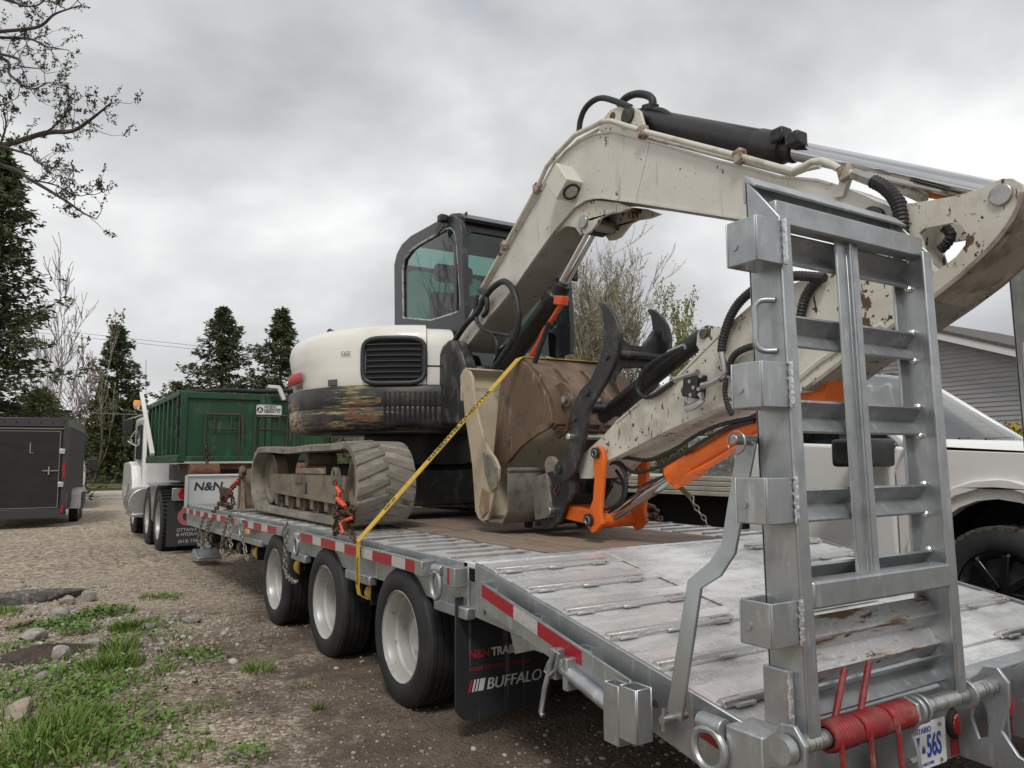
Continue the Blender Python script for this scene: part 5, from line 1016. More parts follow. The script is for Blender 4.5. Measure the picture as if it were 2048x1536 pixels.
# work lamp box on the boom
q = qx(1131, 366, 2.90); LB = MB(); a = Vector((0, -.55, .83)).normalized(); b = Vector((0, .83, .55)); sk = -.62
dn = (Vector((0, -.62, -.78))).normalized(); fw = Vector((0, -.78, .62)).normalized()
lb = LB.obox(q, (.075, 0, 0), dn*.095, fw*.078).build('lamp_box', M('box white paint', (.62, .60, .53), .4, 0, [((.33, .26, .10), 9, .66, .70, S1, .7), ((.07, .05, .03), 14, .69, .71, S1, .8)]), bm_, bevel=.006)
MB().lathe([(0, .001), (0, .045), (.008, .045), (.012, .058), (-.01, .058)], q+dn*.096, dn, 24).build('work_lamp', BLACK, lb); MB().lathe([(0, .001), (.008, .02), (0, .044)], q+dn*.104, dn, 20).build('lamp_lens', M('lamp lens', (.45, .44, .40), .1, coat=.6), lb)
# caution sticker and foot seam
q = qx(1213, 283, BX0-.002); MB().prism(yz([(1208, 274), (1217, 272), (1217, 291), (1208, 294)], BX0), BX0-.0015, BX0-.0005).build('boom_sticker', M('sticker', (.55, .54, .50), .5), bm_, smooth=0); text('S', .07, TEXTK, bm_, qx(1210, 290, BX0-.002), (0, -1, 0), (0, 0, 1), sx=.7)
wl = [qx(a, b, BX0-.001) for a, b in ((1298, 284), (1290, 325), (1280, 365), (1271, 405))]; MB().tube(wl, .004, 5).build('weld_seam', PAINTW, bm_)
# ---- hard lines and clamps
HT = M('tube white paint', (.58, .56, .49), .4, 0, [((.36, .31, .24), 8, .5, .7, S1, .5), ((.18, .075, .03), 9, .63, .66, (1, 1, 1), .8)])
hl_ = [(963, 578), (1010, 492), (1060, 402), (1077, 370), (1093, 334), (1112, 310), (1150, 270), (1205, 243), (1222, 242), (1285, 262), (1430, 300), (1480, 313), (1586, 343), (1606, 334), (1624, 324), (1645, 322), (1665, 330), (1685, 342), (1712, 350)]
MB().tube([qx(a, b, 2.925) for a, b in hl_], .0165, 10).build('hydraulic_tube', HT, bm_, smooth=60)
hl2 = [(966, 585), (1066, 404), (1084, 374), (1110, 325), (1156, 282), (1208, 252), (1226, 250), (1285, 271), (1430, 309), (1586, 349), (1612, 338), (1640, 332)]
MB().tube([qx(a, b, 3.0) for a, b in hl2], .013, 8).build('hydraulic_tube', HT, bm_, smooth=60)
for (a, b) in ((1075, 377), (1010, 492), (1286, 264), (1480, 313), (1692, 346)):
    q = qx(a, b, 2.93); MB().obox(q, (.026, 0, 0), (0, .026, -.006), (0, .006, .032)).build('tube_clamp', M('rusty clamp', (.40, .33, .26), .7, 0, [((.14, .06, .03), 25, .45, .6, S1, .8)]), bm_, bevel=.005)
MB().prism(yz([(1690, 345), (1705, 352), (1690, 395), (1672, 398)], 2.95), 2.93, 2.96).build('tube_post', HT, bm_, bevel=.004)
MB().tube([qx(a, b, 2.925) for a, b in ((1708, 348), (1745, 362))], .026, 6).build('hose_fitting', STEEL, bm_)
# ---- arm cylinder on top
MB().prism(yz([(1196, 262), (1207, 236), (1220, 220), (1240, 212), (1262, 211), (1280, 222), (1288, 250), (1280, 276)], 2.98), 2.98, 3.0).build('arm_lug', PAINTS, bm_, bevel=.004); MB().prism(yz([(1196, 262), (1207, 236), (1220, 220), (1240, 212), (1262, 211), (1280, 222), (1288, 250), (1280, 276)], 2.98), 3.18, 3.20).build('arm_lug', PAINTS, bm_, bevel=.004)
q = qx(1225, 232, 2.978); MB().cyl((2.975, q.y, q.z), (2.985, q.y, q.z), .024, 14).build('lug_hole', RUSTY, bm_)
q = qx(1262, 233, 3.0); MB().cyl((2.965, q.y, q.z), (3.215, q.y, q.z), .055, 18).build('arm_pin', BLACKM, E, bevel=.004)
a0, a1 = qx(1268, 236, 3.09), qx(1592, 302, 3.09); ac = MB().tube([a0, a0.lerp(a1, .05), a0.lerp(a1, .06), a0.lerp(a1, .80), a0.lerp(a1, .805), a0.lerp(a1, .815), a0.lerp(a1, .82), a0.lerp(a1, .95), a0.lerp(a1, .955), a1], .07, 28, True, [.05, .06, .071, .071, .0725, .0725, .076, .076, .06, .06]).build('arm_cylinder', BLACK, E, bevel=.003)
r1 = qx(2003, 390, 3.09); MB().cyl(a1, r1, .047, 24).build('arm_rod', CHROME, E, smooth=60)
MB().tube(spl([qx(a, b, 3.06) for a, b in ((1300, 218), (1325, 222), (1350, 236), (1400, 246), (1480, 259), (1548, 270))], 4), .018, 10).build('cylinder_pipe', BLACK, ac, smooth=60)
for a, b in ((1562, 272), (1592, 280)): q = qx(a, b, 3.04); MB().obox(q, (.04, 0, 0), (0, .038, .0), (0, 0, .034)).build('flange_block', BLACK, ac, bevel=.01); [MB().cyl(q+V(-.042, d, e_), q+V(-.035, d, e_), .009, 6).build('flange_bolt', BLACKM, ac) for d in (-.02, .02) for e_ in (-.016, .016)]
q = qx(1300, 216, 3.07); MB().obox(q, (.03, 0, 0), (0, .045, .01), (0, -.006, .02)).build('port_block', BLACK, ac, bevel=.005)
def hose(pts, X, r, nm='hose', corr=False, mat=HOSE, par=E, n=8):
    P = spl([qx(p[0], p[1], p[2] if len(p) > 2 else X) for p in pts], n)
    if corr:
        d = [0]
        for a, b in zip(P, P[1:]): d.append(d[-1]+(b-a).length)
        m = int(d[-1]/.008); Q = []; j = 0
        for i in range(m+1):
            s = d[-1]*i/m
            while j < len(d)-2 and d[j+1] < s: j += 1
            Q.append(P[j].lerp(P[j+1], (s-d[j])/max(1e-6, d[j+1]-d[j])))
        return MB().tube(Q, r, 10, True, [r*(1.0 if i % 2 else .86) for i in range(m+1)]).build(nm, mat, par, smooth=20)
    return MB().tube(P, r, 8).build(nm, mat, par, smooth=60)
hose([(1158, 264), (1161, 240), (1170, 218), (1186, 202), (1205, 196), (1232, 203), (1262, 215)], 2.98, .019)
hose([(1238, 212), (1252, 196), (1272, 188), (1292, 190), (1304, 198), (1306, 216)], 3.10, .024)
hose([(1745, 362), (1770, 376), (1790, 398), (1800, 424), (1803, 452), (1800, 500)], 2.92, .030, 'corrugated_hose', True)
hose([(1770, 380), (1796, 400), (1808, 425), (1812, 452)], 2.99, .026, 'corrugated_hose', True)
hose([(1785, 372), (1820, 384), (1850, 398)], 3.12, .024, mat=HT); hose([(1826, 382), (1870, 388), (1905, 396)], 3.16, .022, 'orange_sleeve', True, M('orange spiral wrap', (.75, .26, .01), .5)); hose([(1700, 500), (1740, 498), (1770, 488)], 2.93, .026, 'corrugated_hose', True)
hose([(1880, 500), (1893, 488), (1902, 470), (1890, 455)], 3.12, .022, 'corrugated_hose', True)
hose([(1650, 556), (1592, 552), (1548, 560), (1510, 578), (1478, 606), (1458, 640), (1446, 680), (1443, 705)], 2.905, .024, 'corrugated_hose', True)
hose([(1640, 558), (1622, 575), (1608, 600), (1600, 640)], 2.92, .022, 'corrugated_hose', True)
hose([(1530, 690), (1500, 694), (1475, 705), (1462, 722), (1455, 750)], 2.91, .018, 'corrugated_hose', True)
hose([(1452, 755), (1450, 785), (1455, 810), (1464, 830)], 2.90, .014, 'corrugated_hose', True)
# ---- stick
SX0, SX1 = 2.94, 3.24
st_px = [(1813, 407), (1840, 404), (1905, 393), (1946, 382), (1983, 365), (2006, 357), (2024, 357), (2042, 367), (2049, 384), (2046, 406), (2032, 436), (2012, 466), (1983, 500), (1925, 554), (1865, 601), (1775, 665), (1685, 727), (1645, 758), (1612, 782), (1560, 789), (1500, 796), (1438, 815), (1334, 861), (1247, 906), (1209, 925), (1195, 940), (1184, 957), (1161, 957), (1158, 935), (1160, 915), (1185, 891), (1202, 876), (1232, 843), (1280, 802), (1352, 754), (1438, 667), (1506, 608), (1560, 578), (1600, 562), (1660, 532), (1715, 500), (1760, 466), (1800, 430)]
hole = [(1838, 466), (1848, 457), (1904, 446), (1922, 451), (1933, 468), (1930, 490), (1912, 513), (1860, 553), (1855, 520)]
core = st_px[14:43]+[(1790, 482), (1838, 545)]
sk_ = MB().prism(yz(core, SX0), SX0+.018, SX1-.018).build('stick', PAINTS, E)
for x in (SX0, SX1-.02): MB().prism(yz(st_px, SX0), x, x+.02, None, [yz(hole, SX0) if x < 3 else [(y+.07, z) for y, z in yz(hole, SX0)]]).build('stick_plate', PAINTS, sk_, bevel=.004, seg=1)
MB().ribbon(yz(st_px[8:19], SX0), .016, SX0-.006, SX1+.006).build('back_flange', M('darker flange', (.34, .30, .245), .6, 0, [((.12, .09, .07), 8, .46, .70, S1, .7), ((.42, .38, .31), 10, .56, .68, S1, .6)]), sk_)  # back flange in a darker, mottled tone than the stick plates
MB().ribbon(yz([(1232, 843), (1280, 802), (1352, 754), (1438, 667), (1506, 608), (1560, 578)], SX0), .012, SX0-.006, SX1+.006).build('top_flange', PAINTS, sk_)
MB().tube([qx(a, b, SX0-.002) for a, b in ((1595, 760), (1640, 722), (1690, 690), (1740, 665), (1765, 650))], .014, 6).build('side_rib', PAINTS, sk_)
q = qx(2003, 390, SX0); MB().cyl((SX0-.012, q.y, q.z), (SX1+.012, q.y, q.z), .040, 24).build('stick_pin', STEEL, E, bevel=.004)
q = qx(1745, 440, SX0); MB().cyl((SX0-.02, q.y, q.z), (SX1+.02, q.y, q.z), .055, 24).build('stick_pin', BLACKM, E, bevel=.004)
for x in (SX0+.03, SX1-.06): MB().prism(yz([(1392, 690), (1394, 668), (1402, 654), (1416, 650), (1444, 654), (1444, 690), (1410, 722)], SX0+.03), x, x+.025).build('thumb_lug', PAINTS, sk_, bevel=.004)
q = qx(1408, 668, SX0+.03); MB().cyl((SX0+.02, q.y, q.z), (SX1-.02, q.y, q.z), .026, 14).build('lug_pin', BLACKM, E)
# valve block on the stick
q = qx(1390, 772, SX0-.03); vb = MB().obox(q, (.04, 0, 0), (0, .05, .01), (0, -.01, .06)).build('valve_block', BLACK, E, bevel=.006)
for a, b in ((1378, 763), (1396, 778), (1380, 790), (1400, 752), (1386, 775)): w = qx(a, b, SX0-.075); MB().cyl(w, w+V(.012, 0, 0), .011, 6).build('valve_bolt', STEEL, vb)
for pts in ([(1405, 772), (1425, 766), (1440, 758)], [(1400, 788), (1406, 800), (1388, 812), (1372, 817)], [(1350, 760), (1372, 752), (1396, 745)]): MB().tube([qx(a, b, SX0-.06) for a, b in pts], .016, 8, True, [.02, .015, .019, .02][:len(pts)]).build('valve_fitting', STEEL, vb)
MB().tube(spl([qx(a, b, SX0-.05) for a, b in ((1440, 758), (1449, 748), (1448, 730), (1443, 705))], 5), .015, 8, rr=None).build('steel_elbow', STEEL, E, smooth=60)
MB().box(2.90, 2.93, qx(1465, 755, 2.9).y-.16, qx(1465, 755, 2.9).y, qx(1465, 755, 2.9).z-.02, qx(1465, 755, 2.9).z+.03).build('valve_plate', BLACK, E)
hose([(1352, 760), (1330, 776), (1308, 790), (1290, 794), (1276, 782), (1277, 762), (1290, 738), (1320, 716), (1345, 704), (1365, 696)], 2.93, .013)
hose([(1345, 706), (1310, 725), (1290, 745), (1284, 770)], 2.97, .011)
MB().tube([qx(a, b, 2.97) for a, b in ((1338, 706), (1368, 693))], .018, 8).build('hose_fitting', STEEL, E)
# thumb cylinder
t0, t1 = qx(1205, 836, 3.09), qx(1408, 670, 3.09); MB().tube([t0, t0.lerp(t1, .1), t0.lerp(t1, .12), t0.lerp(t1, .9), t1], .05, 20, True, [.04, .04, .052, .052, .04]).build('thumb_cylinder', BLACK, E, bevel=.003)
# bucket cylinder, orange
o0, o1 = qx(1352, 948, 3.09), qx(1650, 772, 3.09); oc = MB().tube([o0.lerp(o1, -.02), o0.lerp(o1, .02), o0.lerp(o1, .16), o0.lerp(o1, .165), o0.lerp(o1, .20), o0.lerp(o1, .205), o1], .06, 26, True, [.075, .082, .082, .072, .072, .063, .063]).build('bucket_cylinder', ORANGE, E, bevel=.005)
MB().tube([qx(a, b, 3.03) for a, b in ((1372, 952), (1420, 928), (1520, 868), (1640, 800))], .014, 8).build('cylinder_pipe', ORANGE, oc)
for a, b in ((1336, 948), (1342, 960), (1356, 972)): w = qx(a, b, 3.02); MB().cyl(w, w+(o1-o0).normalized()*-.02, .012, 8).build('gland_bolt', ORANGE, oc)
w = qx(1225, 1032, 3.09); MB().cyl(o0, w, .036, 20).build('bucket_rod', CHROME, E, smooth=60)
MB().prism(yz([(1600, 790), (1612, 770), (1640, 752), (1665, 745), (1650, 800), (1620, 812)], 3.0), 3.0, 3.18).build('cylinder_mount', ORANGE, E, bevel=.01)
for pts, rr_ in (([(1520, 832), (1440, 850), (1390, 872), (1340, 905), (1295, 920), (1250, 915), (1200, 910)], .011), ([(1510, 842), (1450, 858), (1370, 905), (1320, 932), (1270, 945), (1238, 925)], .011), ([(1345, 945), (1310, 960), (1265, 975), (1225, 960)], .009)): hose(pts, 3.02, rr_)
hose([(1205, 935), (1225, 925), (1242, 932), (1252, 955), (1250, 990), (1235, 1010)], 3.0, .013, 'corrugated_hose', True); hose([(1232, 940), (1246, 965), (1244, 995), (1225, 1015), (1195, 1020)], 3.05, .010, 'corrugated_hose', True)
# ---- links, coupler, thumb
lk = [(1186, 915), (1188, 960), (1185, 1000), (1176, 1024), (1170, 1038), (1175, 1055), (1184, 1067), (1192, 1063), (1204, 1048), (1200, 1025), (1203, 990), (1206, 950), (1208, 920), (1205, 900), (1196, 891), (1187, 897)]
for x in (2.905, 3.25):
    L_ = MB().prism(yz(lk, 2.905), x, x+.028).build('side_link', ORANGE, E, bevel=.006)
    for a, b, r_ in ((1194, 906, .033), (1180, 1040, .038)):
        w = qx(a, b, 2.905); xo = x-.018 if x < 3 else x+.028; MB().lathe([(0, .001), (0, r_*.55), (-.004, r_*.6), (-.004, r_), (.02, r_)], (xo, w.y, w.z), (1, 0, 0), 20).build('link_boss', BLACKM, L_); MB().lathe([(0, r_*.5), (-.004, r_*.55), (-.002, r_*.66)], (xo-.003, w.y, w.z), (1, 0, 0), 20).build('snap_ring', STEEL, L_)
w = qx(1182, 1042, 2.93); MB().cyl((2.92, w.y, w.z), (3.27, w.y, w.z), .045, 18).build('link_tube', ORANGE, E)
w = qx(1194, 906, 2.93); MB().cyl((2.92, w.y, w.z), (3.27, w.y, w.z), .03, 16).build('link_pin', STEEL, E)
MB().prism(yz([(1128, 1008), (1180, 1022), (1180, 1050), (1125, 1037)], 2.97), 2.97, 3.21).build('tipping_link', ORANGE, E, bevel=.012)
cpl = [(1111, 944), (1130, 930), (1150, 940), (1152, 975), (1132, 1010), (1122, 1040), (1105, 1056), (1088, 1059), (1079, 1046), (1082, 1012), (1098, 978)]
for x in (2.93, 3.21): MB().prism(yz(cpl, 2.93), x, x+.03).build('coupler_plate', BLACKM, E, bevel=.006)
MB().prism(yz([(1100, 1000), (1135, 985), (1130, 1030), (1100, 1050)], 2.96), 2.96, 3.21).build('coupler_block', BLACK, E, bevel=.01)
for a, b, r_ in ((1098, 1022, .03), (1115, 938, .038)): w = qx(a, b, 2.90); MB().cyl((2.89, w.y, w.z), (3.26, w.y, w.z), r_, 18).build('coupler_pin', STEEL, E, bevel=.004)
MB().tube([qx(a, b, 2.922) for a, b in ((1108, 985), (1114, 970), (1120, 968), (1120, 974), (1112, 990), (1108, 985))], .004, 5).build('coupler_slot', M('red brown outline', (.20, .06, .045), .7), E)
for x in (2.98, 3.15): MB().prism(yz([(1049, 1022), (1060, 1012), (1078, 1016), (1077, 1052), (1070, 1052), (1069, 1038), (1062, 1036), (1057, 1042), (1056, 1056), (1048, 1054)], 2.98), x, x+.04).build('coupler_hook', BLACKM, E, bevel=.004)
thp = [(1195, 607), (1201, 605), (1210, 609), (1219, 619), (1231, 637), (1236, 655), (1238, 670), (1235, 700), (1228, 725), (1219, 745), (1208, 766), (1190, 795), (1178, 815), (1172, 835), (1169, 864), (1160, 906), (1148, 946), (1138, 959), (1127, 963), (1116, 957), (1108, 945), (1108, 932), (1120, 918), (1134, 894), (1140, 864), (1141, 845), (1139, 826), (1148, 805), (1160, 780), (1179, 760), (1193, 730), (1203, 705), (1207, 678), (1206, 645), (1203, 622)]
for x in (2.86, 3.25):
    th_ = MB().prism(yz(thp, 2.86), x, x+.035).build('thumb_arm', BLACKM, E, bevel=.006)
    for a, b in ((1212, 713), (1173, 786), (1148, 837), (1116, 938)): w = qx(a, b, 2.855); MB().cyl((x-.014, w.y, w.z), (x+.049, w.y, w.z), .022 if b < 900 else .034, 14).build('thumb_bolt', BLACKM, th_, bevel=.003)
w0 = qx(1225, 700, 2.89); Yt = w0.y
def plane_y(pts): return [(p.x, p.z) for p in (qy(a, b, Yt) for a, b in pts)]
MB().prism([(2.88, plane_y([(1237, 666)])[0][1]), *plane_y([(1257, 690), (1285, 694), (1308, 660)]), (3.26, plane_y([(1335, 690)])[0][1]), (3.26, plane_y([(1330, 742)])[0][1]), *plane_y([(1292, 748), (1285, 735), (1244, 737), (1232, 752)]), (2.88, plane_y([(1224, 770)])[0][1])], Yt-.02, Yt+.02, fx).build('thumb_web', BLACKM, E, bevel=.004)
w = qx(1232, 708, 2.89); MB().cyl((2.88, w.y-.02, w.z), (3.27, w.y-.02, w.z), .022, 14).build('thumb_tube', BLACKM, E)
w = qx(1145, 800, 2.89); MB().cyl((2.88, w.y, w.z-.05), (3.27, w.y, w.z-.05), .03, 14).build('thumb_tube', BLACKM, E)
w = qx(1135, 873, 2.82); MB().cyl((2.82, w.y, w.z), (3.3, w.y, w.z), .019, 16).build('keeper_pin', M('bright pin', (.7, .69, .66), .3, .9), E, bevel=.004)
# hoses at the boom foot
for pts, r_ in (([(905, 690), (918, 668), (935, 645), (955, 625), (968, 598), (985, 576), (1008, 563), (1026, 580), (1036, 615), (1036, 650), (1028, 678)], .024), ([(952, 600), (950, 625), (955, 645), (975, 662), (1003, 668), (1022, 672)], .014), ([(955, 590), (952, 630), (962, 655), (985, 668), (994, 690), (992, 712)], .014), ([(960, 580), (972, 592), (974, 620), (966, 632)], .020), ([(1030, 665), (1020, 690), (1005, 712), (990, 735)], .022), ([(1098, 645), (1080, 695), (1066, 735)], .018)): hose(pts, 2.90, r_)
# ================================================================== loose buckets on the deck, tied down
TX = 2.70
bk = thing('ditching_bucket', 'wide tan ditching bucket with a smooth lip cradling the brown bucket', 'bucket', (3.05, 4.35, 1.0))
prof = [(927, 738), (920, 752), (921, 775), (926, 790), (929, 830), (937, 880), (944, 930), (948, 990), (950, 1022), (956, 1036), (965, 1043), (974, 1040), (980, 1020), (988, 985), (996, 955), (997, 936), (990, 918), (976, 898), (966, 872), (958, 845), (951, 810), (946, 780), (944, 755), (938, 742)]
py_ = yz(prof, TX)
for x in (TX, 3.72): MB().prism(py_, x, x+.022).build('side_plate', TAN, bk, bevel=.004)
ou = yz([(927, 738), (920, 752), (921, 775), (926, 790), (929, 830), (937, 880), (944, 930), (948, 990), (950, 1022), (956, 1036), (965, 1043)], TX)
shell = [(y-.004, z) for y, z in ou]
fy, fz0 = qx(995, 940, TX).y, qx(995, 940, TX).z
shell += [(fy-.02, ou[-1][1]+.0), (fy-.10, ou[-1][1]+.08), (fy-.11, fz0-.05), (fy-.10, fz0)]
MB().ribbon(shell[:11], .016, TX+.02, 3.722).build('back_shell', TAN, bk, smooth=50)
MB().ribbon(shell[9:], -.014, TX+.02, 3.722).build('floor_shell', TANW, bk, smooth=50)
MB().tube([(TX+.02, fy-.10, fz0), (3.72, fy-.10, fz0)], .016, 10).build('shell_rim', TANW, bk)
MB().box(TX-.004, 3.745, ou[2][0]-.022, ou[2][0]-.004, ou[2][1]-.10, ou[2][1]+.01).build('cutting_edge', TAN, bk, bevel=.004)
wp_ = yz([(968, 905), (985, 912), (996, 935), (996, 975), (985, 985), (972, 945)], TX); MB().prism(wp_, TX-.014, TX-.001).build('wear_plate', TANW, bk, bevel=.005)
wp_ = yz([(966, 975), (980, 985), (978, 1022), (966, 1036), (960, 1015)], TX); MB().prism(wp_, TX-.010, TX-.001).build('wear_plate', M('rust scuff', (.22, .15, .09), .75, 0, [((.34, .28, .2), 10, .5, .65, S1, .7)]), bk, bevel=.005)
for x in (2.92, 3.33):
    c = qx(1100, 932, 2.92); ey = [(c.y+.065*math.cos(a), c.z+.065*math.sin(a)) for a in np.linspace(-.9, 3.6, 14)]; lo_y = [(fy-.07, fz0-.06), (fy-.12, fz0-.34), (c.y-.03, fz0-.30)]
    MB().prism(ey+lo_y, x, x+.03).build('hanger_ear', TANW, bk, bevel=.006)
bb = thing('digging_bucket', 'brown rusty digging bucket lying inside the tan bucket', 'bucket', (3.0, 4.0, 1.4))
BX = 2.84
bp_ = yz([(1008, 745), (1030, 725), (1042, 721), (1055, 731), (1072, 752), (1084, 775), (1095, 795), (1102, 825), (1104, 846), (1098, 856), (1070, 872), (1045, 890), (1028, 910), (1015, 926), (990, 926), (986, 912), (992, 850), (997, 790), (1002, 760)], BX)
for x in (BX, 3.62): MB().prism(bp_, x, x+.025).build('side_plate', BROWN, bb, bevel=.005)
sh = yz([(1008, 745), (1030, 725), (1042, 721), (1055, 731), (1072, 752), (1084, 775), (1095, 795), (1102, 825), (1104, 846), (1098, 856)], BX)
MB().ribbon(sh, -.018, BX+.02, 3.625).build('shell', BROWN, bb, smooth=50)
for x in (3.02, 3.24, 3.44):
    rb_ = yz([(1048, 728), (1066, 742), (1082, 768), (1094, 792), (1099, 806)], BX); rbo = [(y-.045*math.sin(math.pi*i/4)-.005, z+.02*math.sin(math.pi*i/4)) for i, (y, z) in enumerate(rb_)]
    MB().prism(rb_+rbo[::-1], x, x+.02).build('back_rib', BROWN, bb, bevel=.003)
for x in (2.94, 3.22):
    e0 = qx(1097, 800, BX); ep = [(e0.y+.10, e0.z+.10), (e0.y-.02, e0.z+.12), (e0.y-.11, e0.z+.06), (e0.y-.13, e0.z), (e0.y-.11, e0.z-.06), (e0.y-.05, e0.z-.20), (e0.y+.06, e0.z-.25)]
    er = MB().prism(ep, x, x+.03).build('hanger_ear', BROWN, bb, bevel=.006)
    MB().lathe([(0, .022), (0, .05), (.06, .05), (.06, .022)], (x-.015, e0.y-.075, e0.z+.0), (1, 0, 0), 20).build('ear_boss', BROWN, er, bevel=.004)
e0 = qx(1097, 800, BX); MB().cyl((2.90, e0.y-.075, e0.z), (3.40, e0.y-.075, e0.z), .022, 14).build('ear_pin', STEEL, bb)
MB().box(2.88, 3.5, e0.y-.03, e0.y-.01, e0.z-.20, e0.z-.03).build('back_bar', BROWN, bb, bevel=.004); MB().box(2.885, 2.935, e0.y-.034, e0.y-.031, e0.z-.18, e0.z-.11).build('data_plate', M('dull label', (.36, .34, .28), .5), bb)
# ------------------------------------------------------------------ yellow strap over the buckets
def webbing(P, w, side, t=.003):
    P = [Vector(p) for p in P]; vs, fs = [], []
    for i, p in enumerate(P):
        d = (P[min(i+1, len(P)-1)]-P[max(i-1, 0)]).normalized(); s = Vector(side); s = (s-d*s.dot(d)).normalized(); n_ = d.cross(s)
        vs += [p+s*w/2+n_*t, p-s*w/2+n_*t, p-s*w/2-n_*t, p+s*w/2-n_*t]
    for i in range(len(P)-1):
        for k in range(4): fs.append((i*4+k, i*4+(k+1) % 4, i*4+4+(k+1) % 4, i*4+4+k))
    fs += [(0, 1, 2, 3), tuple(len(vs)-4+k for k in (3, 2, 1, 0))]; return MB().add(vs, fs)
st = thing('ratchet_strap', 'long yellow strap from the left rail up over the brown bucket', 'strap', (1.81, 4.8, .8))
A = qx(715, 1083, 1.795); B_ = Vector((BX-.01, bp_[2][0]+.02, bp_[2][1]+.012)); Z = qx(712, 1190, 1.81)
webbing([A, A.lerp(B_, .3), A.lerp(B_, .6), B_, B_+V(.03, 0, .012), (3.2, B_.y-.01, B_.z+.014), (3.64, B_.y-.03, B_.z+.014)], .055, (.2, -1, .1)).build('strap_web', STRAP, st)
webbing([(1.805, A.y, A.z+.005), (1.800, A.y, A.z-.02), (1.800, A.y-.0, Z.z+.06), (1.81, A.y, Z.z+.01), (1.86, A.y, Z.z-.02)], .052, (0, 1, 0)).build('strap_tail', STRAP, st)
dv = (B_-A).normalized(); sd_ = Vector((.2, -1, .1)); sd_ = (sd_-dv*sd_.dot(dv)).normalized(); nn = dv.cross(sd_)
if nn.x > 0: nn = -nn
for f in (.16, .42, .62):
    o = A.lerp(B_, f)+nn*.004; rgt = dv; upv = nn.cross(rgt)
    text('KINEDYNE' if f > .2 else '5400 LBS', .058 if f > .2 else .024, TEXTK, st, o-upv*(.020 if f > .2 else .008), rgt, upv, bold=.001, sx=1.1, proud=.001)
text('KINEDYNE', .035, TEXTK, st, (1.796, A.y+.012, A.z-.10), (0, 0, -1), (0, -1, 0), proud=.001)
rs = thing('chain_strap', 'dirty strap with a chain end tied to the right rail under the orange cylinder', 'strap', (4.3, 4.3, .95))
C0, C1, C2 = qx(1330, 945, 4.05), qx(1382, 995, 4.30), qx(1412, 1044, 4.40)
webbing([Vector((3.64, B_.y-.03, B_.z+.014)).lerp(C0, .5), C0, C1], .055, (.3, -1, 0)).build('strap_web', M('dirty yellow webbing', (.22, .17, .07), .85), rs)
MB().tube([C1+V(0, .03, .01), C1+V(.03, .0, -.07), C1+V(0, -.03, .01)], .007, 6, closed=True).build('delta_ring', STEEL, rs)
chain_links(MB(), [C1+V(.01, 0, -.02), C1.lerp(C2, .5)+V(0, 0, -.01), C2, C2+V(.03, 0, -.12)], .055, .006, .016).build('chain', CHAING, rs)
# ------------------------------------------------------------------ chains and binders
def X2(pts, X): return [qx(p[0], p[1], p[2] if len(p) > 2 else X) for p in pts]
c1 = thing('load_chain', 'rusty load chain with orange lever binder hanging from the near track frame', 'chain', (1.93, 5.5, .95))
mb = MB(); chain_links(mb, X2([(668, 962), (676, 975), (684, 985)], 1.96), .05, .0075, .017); chain_links(mb, X2([(688, 1032, 1.9), (700, 1058, 1.88), (708, 1078, 1.86), (712, 1090, 1.84)], 1.9), .056, .009, .019); mb.build('chain', CHAINR, c1)
mb = MB(); rr_ = random.Random(4)
for k in range(5):
    a0_, b0_ = 668+rr_.uniform(0, 34), 1006+rr_.uniform(0, 22); pts = [(a0_, b0_, 1.90+rr_.uniform(-.05, .04))]
    for i in range(4): pts.append((672+rr_.uniform(-4, 38), 1010+rr_.uniform(0, 40), 1.90+rr_.uniform(-.06, .04)))
    chain_links(mb, X2(pts, 1.9), .052, .0065, .017)
chain_links(mb, X2([(676, 1020), (672, 1040), (669, 1062), (673, 1066), (680, 1045)], 1.87), .05, .0075, .017); mb.build('bundled_chain', CHAINR, c1)
MB().tube(X2([(674, 975), (680, 985), (677, 998), (684, 1008)], 1.90), .016, 8, True, [.014, .018, .013, .02]).build('binder_hook', BINDER, c1, smooth=60)
MB().bar(*X2([(674, 996), (690, 1012)], 1.87), .03, .022).build('binder_body', BINDER, c1, bevel=.006); MB().bar(*X2([(684, 1044), (703, 1036)], 1.85), .02, .022).build('binder_grab', BINDER, c1, bevel=.006); MB().bar(*X2([(681, 1044), (687, 1068)], 1.85), .022, .022).build('binder_handle', BINDER, c1, bevel=.006)
c2 = thing('load_chain', 'rusty load chain with red binder from the dozer blade to the front left rail', 'chain', (1.9, 9, .9))
mb = MB(); chain_links(mb, X2([(492, 940, 1.95), (483, 955, 1.94), (470, 970, 1.93), (455, 985, 1.92), (442, 1003, 1.9), (430, 1022, 1.87), (424, 1022, 1.85)], 1.9), .065, .0095, .022)
for k in range(5):
    pts = [(440+rr_.uniform(0, 20), 975+rr_.uniform(0, 36), 1.90+rr_.uniform(-.05, .05)) for i in range(4)]; chain_links(mb, X2(pts, 1.9), .06, .009, .02)
chain_links(mb, X2([(462, 985), (466, 1005), (460, 1016), (452, 1008), (450, 990)], 1.9), .06, .009, .02); mb.build('chain', CHAINR, c2)
MB().bar(*X2([(462, 975), (475, 962)], 1.90), .035, .03).build('binder_body', M('dull red binder', (.42, .05, .025), .5), c2, bevel=.008); MB().bar(*X2([(452, 1000), (463, 978)], 1.89), .03, .025).build('binder_handle', MATS['dull red binder'], c2, bevel=.008)
def hang(pts, label, X=1.80, L=.05, wr=.0062, m=CHAING):
    q = X2(pts, X); t = thing('hanging_chain', label, 'chain', q[0][:], 'spare chains hung along the left rail'); chain_links(MB(), q, L, wr, .016).build('links', m, t)
hang([(408, 1030), (404, 1045), (399, 1065), (396, 1085), (402, 1090), (408, 1078), (414, 1055), (420, 1036)], 'looped spare chain nearest the front corner of the left rail')
